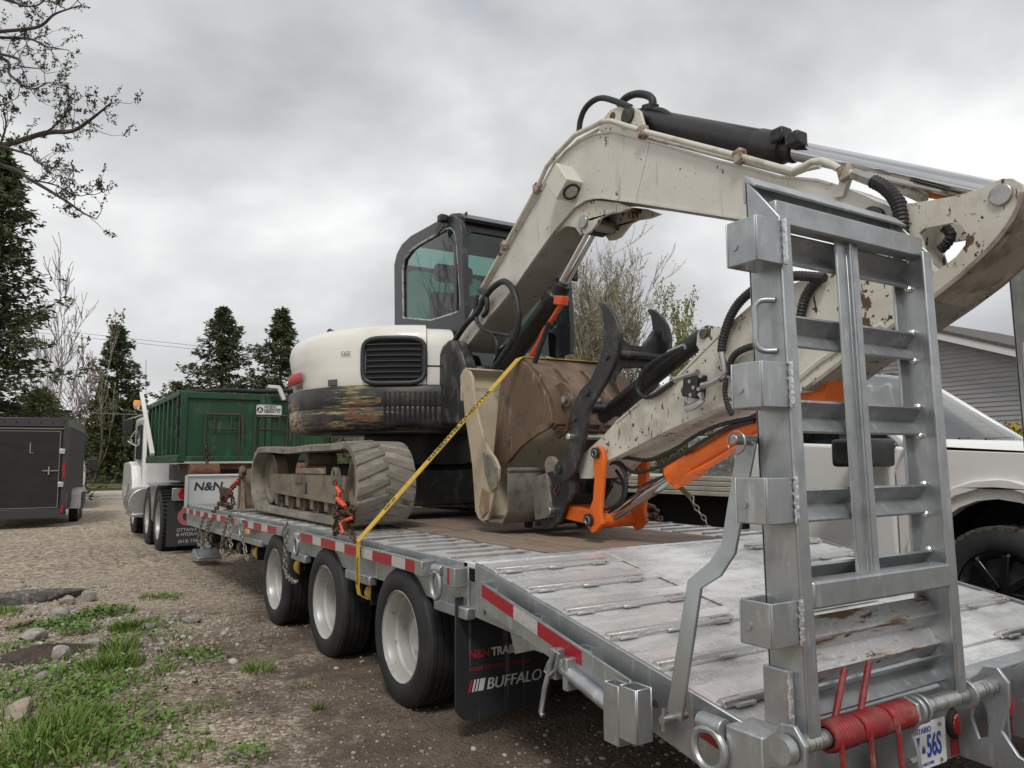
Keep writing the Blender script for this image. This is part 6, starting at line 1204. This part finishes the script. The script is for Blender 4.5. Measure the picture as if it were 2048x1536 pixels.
hang([(424, 1036), (418, 1055), (413, 1075), (414, 1092), (420, 1094)], 'single spare chain just behind the looped one at the front of the left rail')
hang([(461, 1028), (453, 1045), (446, 1075), (443, 1100), (450, 1112), (462, 1100), (460, 1070), (458, 1040)], 'long doubled spare chain between the front winches')
hang([(484, 1042), (486, 1060), (488, 1085), (491, 1105), (496, 1122)], 'single spare chain beside the front tie ring')
hang([(574, 1045), (572, 1070), (571, 1100), (570, 1128), (574, 1150), (586, 1162), (594, 1164)], 'spare chain hanging in the gap between the two side rails')
hk = thing('load_chain', 'rusty load chain piled on the right rail behind the orange bucket links', 'chain', (4.3, 5, .9)); mb = MB()
for k in range(5):
    pts = [qx(1275+rr_.uniform(0, 40), 1012+rr_.uniform(0, 26), 4.25+rr_.uniform(-.05, .05)) for i in range(4)]; chain_links(mb, pts, .06, .009, .02)
chain_links(mb, X2([(1300, 1025), (1312, 1033), (1324, 1040)], 4.3), .06, .009, .02); mb.build('chain', CHAINR, hk); MB().bar(*X2([(1282, 1006), (1308, 1014)], 4.25), .03, .03).build('binder_handle', RUSTY, hk, bevel=.006)
# ================================================================== hook lift truck with the green bin
GZ = -.10
tk = thing('hook_lift_truck', 'white heavy truck in front of the flatbed, seen from behind under the green bin', 'truck', (3.1, 16, GZ))
def bigwheel(x, y, sgn, steer=False, r=.52):
    k = r/.388
    w = MB().lathe([(d*1.25, q*k*.92) for d, q in RIMP], (x, y, r+GZ-.01), (sgn, 0, 0), 32).build('wheel', SILV, tk, smooth=30)
    MB().lathe([(d*1.12, (q-.258)*k*1.12+.258*k*.92) for d, q in TYP], (x, y, r+GZ-.01), (sgn, 0, 0), 44).build('tyre', RUBBER, w, smooth=28)
    mb = MB()
    for j in range(44):
        a = 2*math.pi*j/44; c = Vector((x+.13*sgn, y+(r-.002)*math.cos(a), r+GZ-.01+(r-.002)*math.sin(a))); mb.obox(c, (.12, 0, 0), Vector((0, -math.sin(a), math.cos(a)))*.014, Vector((0, math.cos(a), math.sin(a)))*.016)
    tag(mb.build('tread_blocks', RUBBER, w), kind='stuff')
for y in (14.35, 15.72):
    for x, s in ((1.93, 1), (2.26, 1), (4.27, -1), (3.94, -1)): bigwheel(x, y, s)
for x, s in ((1.98, 1), (4.2, -1)): bigwheel(x, 18.35, s)
MB().box(2.65, 2.75, 13.3, 19.3, .80, 1.08).build('chassis_rail', DARK, tk); MB().box(3.45, 3.55, 13.3, 19.3, .80, 1.08).build('chassis_rail', DARK, tk)
MB().box(2.35, 3.85, 13.2, 16.2, 1.06, 1.36).build('hoist_frame', M('hoist black', (.03, .028, .026), .6, 0, [((.10, .06, .04), 5, .5, .7, S1, .8)]), tk)
MB().box(2.0, 4.2, 13.38, 13.42, .78, .98).build('light_bar', M('stainless panel', (.55, .55, .54), .3, .8), tk, bevel=.005)
for x in (2.17, 2.42, 3.78, 4.03): MB().lathe([(0, .001), (-.02, .06), (-.012, .085), (.02, .092)], (x, 13.37, .885), (0, 1, 0), 24).build('tail_lamp', LENSR, tk)
fl = MB().box(1.95, 2.62, 13.50, 13.51, .05, .76).build('mud_flap', M('grey black flap', (.035, .035, .037), .65), tk); MB().box(3.6, 4.25, 13.50, 13.51, .05, .76).build('mud_flap', MATS['grey black flap'], tk)
MB().lathe([(0, .075), (0, .15), (.004, .15), (.004, .075)], (2.26, 13.492, .52), (0, 1, 0), 32).build('flap_ring', M('faded red print', (.42, .12, .12), .7), fl)
text('OTTAWA DIESEL\n& HYDRAULIC', .075, TEXTW, fl, (2.10, 13.497, .28), (1, 0, 0), (0, 0, 1), sx=.95); text('(613) 739-0066', .075, TEXTW, fl, (2.13, 13.497, .10), (1, 0, 0), (0, 0, 1))
for y in (15.0,):
    for x0, x1 in ((1.93, 2.58), (3.62, 4.27)):
        P = [(14.35+.60*math.cos(a), .42+.60*math.sin(a)) for a in np.linspace(-.1, 1.75, 9)]; MB().ribbon(P, .012, x0, x1).build('fender', M('stainless panel', (.55, .55, .54)), tk); MB().ribbon([(a, b) for a, b in [(15.72+.60*math.cos(a), .42+.60*math.sin(a)) for a in np.linspace(1.4, 3.2, 9)]], .012, x0, x1).build('fender', MATS['stainless panel'], tk)
MB().cyl((1.98, 16.5, .62), (1.98, 17.5, .62), .28, 28).build('fuel_tank', ALU, tk, bevel=.01)
for y in (16.75, 17.25): MB().lathe([(-.03, .284), (-.03, .29), (.03, .29), (.03, .284)], (1.98, y, .62), (0, 1, 0), 28).build('tank_band', STEEL, tk)
MB().box(1.75, 2.1, 16.45, 17.5, .36, .42).build('cab_step', ALU, tk, bevel=.01)
MB().box(1.95, 4.2, 16.75, 18.3, .75, 2.35).build('cab', WHITE, tk, bevel=.10, seg=3)
MB().prism([(17.55, .55), (17.6, 1.0), (17.85, 1.32), (18.35, 1.42), (19.3, 1.40), (19.45, .9), (19.4, .55), (19.0, .55), (18.9, .75), (18.6, .95), (18.2, .95), (17.9, .8), (17.8, .55)], 1.86, 2.2).build('fender', WHITE, tk, bevel=.03, seg=3)
MB().prism([(17.55, .55), (17.6, 1.0), (17.85, 1.32), (18.35, 1.42), (19.3, 1.40), (19.45, .9), (19.4, .55), (19.0, .55), (18.9, .75), (18.6, .95), (18.2, .95), (17.9, .8), (17.8, .55)], 4.0, 4.34).build('fender', WHITE, tk, bevel=.03, seg=3)
MB().box(2.2, 4.0, 18.3, 19.5, .8, 1.55).build('bonnet', WHITE, tk, bevel=.1, seg=3)
MB().box(1.90, 1.955, 16.95, 17.55, 1.45, 2.15).build('side_window', GLASSK, tk, bevel=.01)
mq = qd(255, 858, 16.0); MB().box(mq.x-.09, mq.x+.09, mq.y-.03, mq.y+.05, mq.z-.12, mq.z+.20).build('wing_mirror', BLACK, tk, bevel=.02); MB().cyl((mq.x, mq.y-.04, mq.z-.26), (mq.x, mq.y+.03, mq.z-.26), .10, 20).build('round_mirror', CHROME, tk)
for a, b in (((mq.x, mq.y, mq.z-.24), (2.0, 17.3, mq.z-.45)), ((mq.x, mq.y, mq.z+.2), (2.0, 17.3, mq.z+.28)), ((mq.x+.05, mq.y, mq.z-.2), (2.0, 17.2, mq.z+.2))): MB().tube([a, b], .014, 6).build('mirror_arm', ALU, tk)
bq = qd(274, 811, 16.6); MB().lathe([(-.08, .05), (-.02, .07), (.0, .07)], bq, (0, 0, 1), 20).build('beacon_base', ALU, tk); MB().lathe([(0, .075), (.09, .07), (.11, .05), (.115, .001)], bq, (0, 0, 1), 20).build('beacon', M('amber beacon', (.9, .33, .02), .25, 0, coat=.5), tk); MB().tube([bq+V(0, 0, -.08), bq+V(.35, .3, -.15)], .012, 6).build('beacon_arm', ALU, tk)
MB().tube([qd(292, 800, 16.5), qd(292, 720, 16.5)], .006, 4).build('aerial', BLACK, tk)
WARM = M('white tarp arm', (.66, .65, .61), .4)
for x in (1.80,): MB().bar(qx(305, 909, x), qx(291, 830, x), .07, .06).bar(qx(291, 830, x), qx(283, 786, x), .07, .06).build('tarp_arm', WARM, tk, bevel=.008)
MB().bar(qy(558, 776, 12.25), qy(568, 800, 12.25), .07, .06).build('tarp_arm', WARM, tk, bevel=.008); MB().bar(qy(536, 773, 12.25), qy(560, 775, 12.25), .07, .05).build('tarp_arm', WARM, tk, bevel=.008)
for x in (2.05, 3.35): MB().cyl((x, 12.25, 1.26), (x+.42, 12.25, 1.26), .11, 20).build('bin_roller', RUSTY, tk, bevel=.01)
MB().box(1.95, 4.3, 12.5, 12.62, 1.28, 1.37).build('rear_bar', RUSTY, tk)
b = thing('dumpster_bin', 'dark green roll off bin with rust stains on the white truck', 'bin', (3.12, 14, 1.4))
x0, x1, y0, y1, z0, z1 = 1.93, 4.33, 12.42, 15.95, 1.40, 2.455
MB().box(x0+.05, x1-.05, y0+.05, y1, z0+.06, z0+.10).build('floor', GREEN, b)
for xa in (x0+.05, x1-.07): MB().box(xa, xa+.02, y0+.05, y1, z0+.06, z1).build('side_wall', GREEN, b)
MB().box(x0+.05, x1-.05, y1-.03, y1, z0+.06, z1).build('front_wall', GREEN, b)
for k in range(8):
    y = y0+.16+k*.47
    for xa in (x0-.02, x1-.06): MB().box(xa, xa+.075, y, y+.07, z0+.05, z1-.06).build('side_rib', GREEN, b, bevel=.008)
for xa in (x0-.03, x1-.08): MB().box(xa, xa+.11, y0, y1, z1-.07, z1+.02).build('top_rail', GREEN, b, bevel=.012); MB().box(xa, xa+.11, y0, y1, z0-.02, z0+.10).build('bottom_rail', GREEN, b, bevel=.012)
xs = qy(472, 810, y0).x; dm = (x0+x1)/2+.05
for i, (a, c) in enumerate(((x0, dm-.005), (dm+.005, x1))):
    d = MB().box(a+.02, c-.02, y0, y0+.03, z0+.06, z1-.06).build('rear_door', GREEN, b)
    for (u0, u1, w0, w1) in ((a, a+.09, z0, z1), (c-.09, c, z0, z1)): MB().box(u0, u1, y0-.04, y0+.03, w0, w1).build('door_post', GREEN, d, bevel=.008)
    MB().box(a+.09, c-.09, y0-.04, y0+.03, z1-.10, z1).build('door_rail', GREEN, d, bevel=.008); MB().box(a+.09, c-.09, y0-.04, y0+.03, z0-.0, z0+.08).build('door_rail', GREEN, d, bevel=.008)
LOCKM = M('brown lock bar', (.075, .05, .036), .7, .2, [((.12, .055, .03), 9, .5, .7, S1, .8)])
for xl in (2.28, 3.02, 3.7):
    fr = [(xl, y0-.05, 2.12), (xl+.50, y0-.05, 2.12)]; MB().tube(fr, .016, 8).build('lock_bar', LOCKM, b)
    for u in (0, .13, .38, .5): MB().tube([(xl+u, y0-.05, 2.12), (xl+u, y0-.05, 1.45 if u in (0, .5) else 1.9)], .010, 6).build('lock_rod', LOCKM, b)
    MB().tube([(xl+.05, y0-.05, 1.90), (xl+.46, y0-.05, 1.90)], .010, 6).build('lock_rod', LOCKM, b); MB().tube([(xl+.53, y0-.06, 2.14), (xl+.55, y0-.06, 1.95), (xl+.555, y0-.06, 1.72)], .018, 6).build('lock_lever', LOCKM, b)
for z in (1.75, 1.95, 2.2): MB().cyl((x0-.04, y0+.02, z), (x0-.04, y0+.02, z+.12), .03, 10).build('hinge', BLACKM, b)
sgn_ = MB().prism(rrect(3.03, 3.43, 2.10, 2.29, .03), y0-.052, y0-.046, fx).build('bin_sign', M('sign white', (.72, .73, .71), .4), b)
MB().prism([(3.045+.0, 0), (3.06, 0), (3.05, 1)], 0, .001, lambda a, c, w: (a, y0-.053-w, 2.2)) if 0 else None
MB().lathe([(0, .001), (0, .048), (.002, .048)], (3.09, y0-.0545, 2.205), (0, 1, 0), 28).build('sign_emblem', TEXTK, sgn_); MB().prism([(3.058, 2.18), (3.122, 2.18), (3.09, 2.245)], y0-.0565, y0-.0555, fx, [[(3.085, 2.19), (3.11, 2.19), (3.095, 2.22)]]).build('emblem_mark', M('sign white', (1, 1, 1)), sgn_, smooth=0)
for i, s in enumerate(('ARTISTIC', 'LANDSCAPE', 'DESIGNS LTD.')): text(s, .047, TEXTK, sgn_, (3.15, y0-.053, 2.238-i*.039), (1, 0, 0), (0, 0, 1), bold=.0015, sx=1.0 if i < 2 else .88)
text('SINCE 1987', .022, TEXTK, sgn_, (3.17, y0-.053, 2.125), (1, 0, 0), (0, 0, 1)); MB().tube([(a, y0-.053, c) for a, c in rrect(3.038, 3.422, 2.108, 2.282, .026)], .003, 4, closed=True).build('sign_border', TEXTK, sgn_)
pt = [(2.0, 12.5, 2.48), (2.6, 12.45, 2.53), (3.2, 12.5, 2.54), (3.7, 12.45, 2.58), (4.2, 12.5, 2.63)]; MB().tube(spl(pts=[Vector(p)+V(0, .12, -.02) for p in pt], n=6), .035, 8).build('rolled_tarp', M('black tarp', (.02, .02, .022), .8), b)
chain_links(MB(), [qy(413, 893, y0-.05), qy(415, 912, y0-.05), qy(413, 935, y0-.05)], .07, .011, .024).build('door_chain', CHAINR, b)
# ================================================================== enclosed trailer at left
cg = thing('cargo_trailer', 'charcoal enclosed cargo trailer with a rear door at the left edge', 'trailer', (.83, 21.2, GZ), None, -R(7))
Wd, Ht, Ln, zb = 2.15, 2.52, 4.9, .42
TRIMM = M('dark trim strip', (.055, .055, .056), .4, .3)
lb = lambda: dict(local=True)
MB().box(-Wd, 0, 0, Ln, zb, Ht).build('body', CHAR, cg, local=True)
for k in range(14): y = .06+k*.36; MB().box(0, .012, y, y+.325, zb+.1, Ht-.14).build('side_panel', CHAR, cg, local=True, bevel=.004, seg=1)
MB().box(-Wd-.02, .02, -.02, Ln, Ht-.005, Ht+.05).build('roof_edge', TRIMM, cg, local=True, bevel=.01); MB().box(-.02, .022, -.03, Ln, Ht-.15, Ht).build('roof_trim', M('grey trim strip', (.13, .13, .13), .4, .4), cg, local=True)
MB().box(-Wd, .0, -.03, 0, Ht-.15, Ht).build('header', TRIMM, cg, local=True)
for k in range(9): MB().cyl((-.1-.24*k, -.045, Ht-.05), (-.1-.24*k, -.03, Ht-.05), .022, 10).build('marker_lamp', M('dark red lens', (.05, .008, .008), .3), cg, local=True)
MB().box(-.10, .02, -.03, 0, zb-.12, Ht-.15).build('corner_post', TRIMM, cg, local=True, bevel=.01); MB().box(-Wd, -Wd+.10, -.03, 0, zb-.12, Ht-.15).build('corner_post', TRIMM, cg, local=True, bevel=.01); MB().box(-Wd, .02, -.03, .02, zb-.20, zb+.02).build('rear_sill', TRIMM, cg, local=True, bevel=.01)
dr = MB().box(-Wd+.14, -.16, -.035, -.005, zb+.05, Ht-.27).build('rear_door', CHAR, cg, local=True, bevel=.006)
dtr = M('pale door edge', (.30, .29, .27), .5)
for a in ((-.165, -.155, zb+.05, Ht-.27), (-Wd+.135, -Wd+.145, zb+.05, Ht-.27)): MB().box(a[0], a[1], -.04, -.002, a[2], a[3]).build('door_edge', dtr, dr, local=True)
MB().box(-Wd+.14, -.16, -.04, -.002, Ht-.27, Ht-.26).build('door_edge', dtr, dr, local=True); MB().box(-Wd+.14, -.16, -.04, -.002, zb+.04, zb+.05).build('door_edge', dtr, dr, local=True)
MB().box(-Wd+.0, -.09, -.05, -.03, Ht-.21, Ht-.195).build('drip_rail', dtr, cg, local=True)
for z in (1.0, 1.78): MB().box(-.17, -.05, -.06, -.03, z-.06, z+.06).build('door_hinge', ALU, cg, local=True, bevel=.008)
MB().tube([(-.50, -.05, 1.32), (-.16, -.05, 1.32)], .014, 6).build('bar_latch', STEEL, dr, local=True); MB().bar((-.36, -.06, 1.23), (-.36, -.06, 1.42), .05, .03).build('latch_plate', STEEL, dr, local=True); MB().tube([(-.76, -.05, 1.98), (-.76, -.05, 1.74), (-.69, -.05, 1.74)], .010, 6).build('door_holder', ALU, dr, local=True)
MB().tube([(-1.75, -.05, 1.86), (-1.75, -.05, 1.96), (-1.62, -.05, 2.04), (-1.48, -.05, 1.97), (-1.48, -.05, 1.86)], .010, 5).build('house_decal', TEXTK, dr, local=True)
MB().box(-.085, -.03, -.045, -.03, 1.15, 1.52).build('red_reflector', REDT, cg, local=True); MB().box(-.085, -.03, -.045, -.03, zb-.08, zb+.10).build('red_reflector', REDT, cg, local=True); MB().box(0, .02, -.02, .03, .55, .8).build('side_lamp', LENSR, cg, local=True)
def simplewheel(x, y, r, par, w=.21, sgn=-1, local=True, z=None, rim=SILV):
    z = r if z is None else z; k = r/.388
    ti = MB().lathe([(d*w/.232, q*k) for d, q in TYP], (x, y, z), (sgn, 0, 0), 36).build('tyre', RUBBER, par, smooth=28, local=local); MB().lathe([(.012, .255*k), (.03, .23*k), (.06, .21*k), (.05, .10*k), (.03, .001)], (x, y, z), (sgn, 0, 0), 28).build('rim', rim, ti, local=local)
simplewheel(.16, 1.9, .36, cg); simplewheel(.16, 2.75, .36, cg)
P = [(1.42, .36), (1.45, .72), (1.62, .83), (3.0, .83), (3.18, .72), (3.2, .36)]; MB().ribbon(P, .02, -.05, .22).build('fender', ALU, cg, local=True); MB().prism([(1.42, .36)]+P[1:]+[(3.2, .36), (3.1, .75), (1.55, .75)], .20, .22).build('fender_skirt', ALU, cg, local=True)
# ================================================================== pickups
def pickup(name, label, loc, rot, paint, flat=True):
    """built facing -Y with its near side at x=0, far side at x=2.0, front axle at y=0"""
    p = thing(name, label, 'pickup truck', loc, None, rot); p['category'] = 'pickup truck'; B = dict(local=True)
    arch = [(.53*math.cos(a), .46+.53*math.sin(a)) for a in np.linspace(0, math.pi, 13)]
    body = [(-.98, .55), (-1.0, .95), (-.95, 1.18), (-.90, 1.26), (.55, 1.34), (.62, 1.34), (.72, 1.18), (.72, .55), (.53, .48)]+arch[1:-1]+[(-.53, .48)]
    for x, s in ((0, 1), (2.0, -1)):
        a, c = sorted((x, x+.10*s)); MB().prism(body, a, c).build('front_fender', paint, p, bevel=.035, seg=3, local=True)
        ar = [(.60*math.cos(t), .46+.60*math.sin(t)) for t in np.linspace(-.1, math.pi+.1, 17)]; a, c = sorted((x-.035*s, x+.05*s)); MB().ribbon(ar, -.07, a, c).build('wheel_arch', paint, p, bevel=.012, local=True)
        MB().lathe([(0, .56), (.45, .56), (.45, .001)], (x+.12*s, 0, .46), (s, 0, 0), 28).build('wheel_well', DARK, p, local=True)
        dd = [(.735, .50), (.735, 1.20), (.66, 1.36), (1.82, 1.42), (1.85, .50)]; a, c = sorted((x-.012*s, x+.09*s)); d = MB().prism(dd, a, c).build('front_door', paint, p, bevel=.03, seg=3, local=True)
        a, c = sorted((x-.03*s, x-.01*s)); MB().box(a, c, 1.58, 1.76, 1.17, 1.21).build('door_handle', paint, d, local=True, bevel=.01)
        d2 = [(1.87, .50), (1.84, 1.42), (2.15, 1.42), (2.15, .50)]; a, c = sorted((x-.012*s, x+.09*s)); MB().prism(d2, a, c).build('rear_door', paint, p, bevel=.03, seg=3, local=True)
        a, c = sorted((x-.42*s, x-.08*s)); MB().box(a, c, .66, .98, 1.21, 1.56 if not flat else 1.42).build('wing_mirror', BLACK, p, bevel=.03, seg=3, local=True); MB().tube([(x-.07*s, .70, 1.36), (x+.05*s, .80, 1.36)], .03, 8).build('mirror_arm', BLACK, p, local=True)
        xi = x+.05*s; xt = x+.22*s
        def pane(pts, nm, m, t=.008):
            q = [(xi+(xt-xi)*(z-1.40)/.58, y, z) for y, z in pts]; n_ = len(q); MB().add(q+[(a_+t*s, b_, c_) for a_, b_, c_ in q], [tuple(range(n_)), tuple(range(2*n_-1, n_-1, -1))]+[(i, (i+1) % n_, n_+(i+1) % n_, n_+i) for i in range(n_)]).build(nm, m, p, local=True, smooth=0)
        pane([(.95, 1.43), (1.52, 1.95), (1.80, 1.98), (1.80, 1.43)], 'side_window', GLASSW); pane([(1.88, 1.43), (1.88, 1.98), (2.03, 1.96), (2.08, 1.43)], 'side_window', GLASSW)
        for A_, B2 in (((.66, 1.38), (1.50, 2.035)), ((1.84, 1.40), (1.84, 2.03)), ((2.12, 1.40), (2.05, 2.03))): pa = (xi+(xt-xi)*(A_[1]-1.40)/.58, *A_); pb_ = (xi+(xt-xi)*(B2[1]-1.40)/.58, *B2); MB().bar(pa, pb_, .07, .07, (1, 0, 0)).build('roof_pillar', paint, p, local=True, bevel=.02)
    tyre = lambda x, y, s: simplewheel(x, y, .445, p, .30, s, True, .45, BLACK)
    for x, s in ((-.03, 1), (2.03, -1)):
        for y in (0, 3.7):
            tyre(x, y, s); mb = MB()
            for j in range(40):
                for q_ in (.04, .14, .24):
                    a = 2*math.pi*(j+(.5 if q_ == .14 else 0))/40; mb.obox(Vector((x+s*(q_+.02), y+.444*math.cos(a), .45+.444*math.sin(a))), (.042, 0, 0), Vector((0, -math.sin(a), math.cos(a)))*.024, Vector((0, math.cos(a), math.sin(a)))*.014)
            tag(mb.build('tread_blocks', M('dusty tread', (.10, .085, .065), .85, 0, [((.03, .03, .03), 8, .45, .6, S1, .8)]), p, local=True), kind='stuff')
            for j in range(8):
                a = 2*math.pi*j/8; MB().bar((x+.025*s, y+.05*math.cos(a), .45+.05*math.sin(a)), (x+.02*s, y+.27*math.cos(a+.12), .45+.27*math.sin(a+.12)), .05, .03, (1, 0, 0)).build('rim_spoke', M('gloss black wheel', (.015, .015, .016), .2, .2, coat=.4), p, local=True, bevel=.006)
                MB().cyl((x+.006*s, y+.275*math.cos(a+.2), .45+.275*math.sin(a+.2)), (x+.02*s, y+.275*math.cos(a+.2), .45+.275*math.sin(a+.2)), .012, 8).build('rim_bolt', STEEL, p, local=True)
    MB().add([(x, y, z) for (y, xa, z) in ((.62, .10, 1.37), (.62, 1.90, 1.37), (-.2, 1.85, 1.31), (-.95, 1.70, 1.20), (-1.0, 1.6, .6), (-1.0, .4, .6), (-.95, .30, 1.20), (-.2, .15, 1.31)) for x in (xa,)]+[(.35, .60, 1.42), (1.65, .60, 1.42), (1.6, -.2, 1.37), (1.5, -.9, 1.26), (.5, -.9, 1.26), (.4, -.2, 1.37)], [(0, 8, 13, 7), (7, 13, 12, 6), (1, 2, 10, 9), (2, 3, 11, 10), (8, 9, 10, 13), (13, 10, 11, 12), (12, 11, 3, 6), (6, 3, 4, 5), (0, 1, 9, 8)]).build('bonnet', paint, p, bevel=.02, local=True, smooth=60)
    MB().add([(.12, .60, 1.395), (1.88, .60, 1.395), (1.68, 1.48, 2.035), (.32, 1.48, 2.035), (1.0, .50, 1.40), (1.0, 1.44, 2.045)], [(0, 4, 5, 3), (4, 1, 2, 5)]).build('windscreen', M('windscreen', (1, 1, 1)) if 0 else GLASSW, p, local=True, smooth=60)
    MB().box(.14, 1.86, .50, .66, 1.36, 1.395).build('cowl', BLACK, p, local=True, bevel=.01); MB().tube([(.55, .52, 1.42), (.9, .60, 1.43), (1.35, .66, 1.45)], .012, 6).build('wiper', BLACK, p, local=True); MB().tube([(.95, .52, 1.42), (1.2, .58, 1.43), (1.7, .66, 1.44)], .012, 6).build('wiper', BLACK, p, local=True)
    MB().add([(x, y, z) for (x, y, z) in ((.27, 1.48, 2.03), (1.73, 1.48, 2.03), (1.76, 2.1, 2.03), (.24, 2.1, 2.03), (.40, 1.60, 2.075), (1.60, 1.60, 2.075), (1.62, 2.04, 2.08), (.38, 2.04, 2.08))], [(3, 2, 1, 0), (4, 5, 6, 7), (0, 1, 5, 4), (1, 2, 6, 5), (2, 3, 7, 6), (3, 0, 4, 7)]).build('roof', paint, p, local=True, bevel=.03, seg=3)
    for x in (.45, .75, 1.0, 1.25, 1.55): MB().box(x-.05, x+.05, 1.60, 1.72, 2.075, 2.11).build('roof_lamp', M('smoked lamp', (.08, .07, .06), .3), p, local=True, bevel=.012)
    for x in (.62, 1.38): MB().box(x-.22, x+.22, 1.75, 1.9, 1.0, 1.62).box(x-.11, x+.11, 1.78, 1.88, 1.62, 1.80).build('seat', SEATM, p, local=True, bevel=.04)
    MB().tube([(1.2+.18*math.cos(a), 1.12+.07*math.sin(a), 1.32+.16*math.sin(a)) for a in np.linspace(0, 2*math.pi, 20)[:-1]], .016, 6, closed=True).build('steering_wheel', BLACK, p, local=True)
    MB().box(.12, 1.88, .62, 1.0, 1.15, 1.38).build('dashboard', M('dash grey', (.06, .06, .06), .7), p, local=True, bevel=.04); MB().box(.10, 1.9, -.9, 5.2, .45, .60).build('chassis', DARK, p, local=True); MB().box(.10, 1.9, .72, 2.14, .5, .55).build('cab_floor', DARK, p, local=True); MB().box(.10, 1.9, 2.08, 2.14, .5, 1.40).build('cab_back', paint, p, local=True)
    MB().box(-.05, 2.05, -1.12, -.98, .48, .72).build('bumper', STEEL, p, local=True, bevel=.03)
    if flat:
        for k in range(4): z = .93+k*.047; MB().box(-.14, -.10, 2.22, 6.2, z, z+.042).build('bed_rail', M('cream bed rail', (.55, .52, .44), .45, .2, [((.38, .34, .27), 5, .5, .75, S1, .5)]), p, local=True, bevel=.006)
        MB().box(-.10, 2.1, 2.22, 6.2, .93, 1.08).build('flat_bed', ALU, p, local=True); MB().box(.08, 1.92, 2.2, 6.1, .42, .925).build('bed_shade_block', DARK, p, local=True)  # last box: added dark block, stands in for the shade under the bed
        MB().box(-.05, .45, 2.25, 2.85, 1.10, 1.33).build('tool_box', TREAD, p, local=True, bevel=.006); MB().box(-.05, .45, 2.25, 2.85, 1.335, 1.50).build('tool_box_lid', TREAD, p, local=True, bevel=.01)
        MB().tube([(.5, 2.30, 1.08), (.5, 2.30, 1.7), (1.5, 2.30, 1.7), (1.5, 2.30, 1.08)], .035, 8).build('headboard', ALU, p, local=True)
    else:
        MB().box(0, 2.0, 2.8, 4.9, .55, 1.35).build('cargo_box', paint, p, local=True, bevel=.04)
    for ch in list(p.children):
        if not ch.name.startswith(('tyre', 'rim', 'tread', 'chassis')): ch.location.z += .10
    return p
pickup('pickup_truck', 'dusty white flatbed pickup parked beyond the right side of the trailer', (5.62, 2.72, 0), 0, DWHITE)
pq = qd(166, 985, 26.5); pickup('pickup_truck', 'white pickup mostly hidden ahead of the charcoal cargo trailer', (pq.x-2.0, pq.y, GZ), -R(4), WHITE, False)
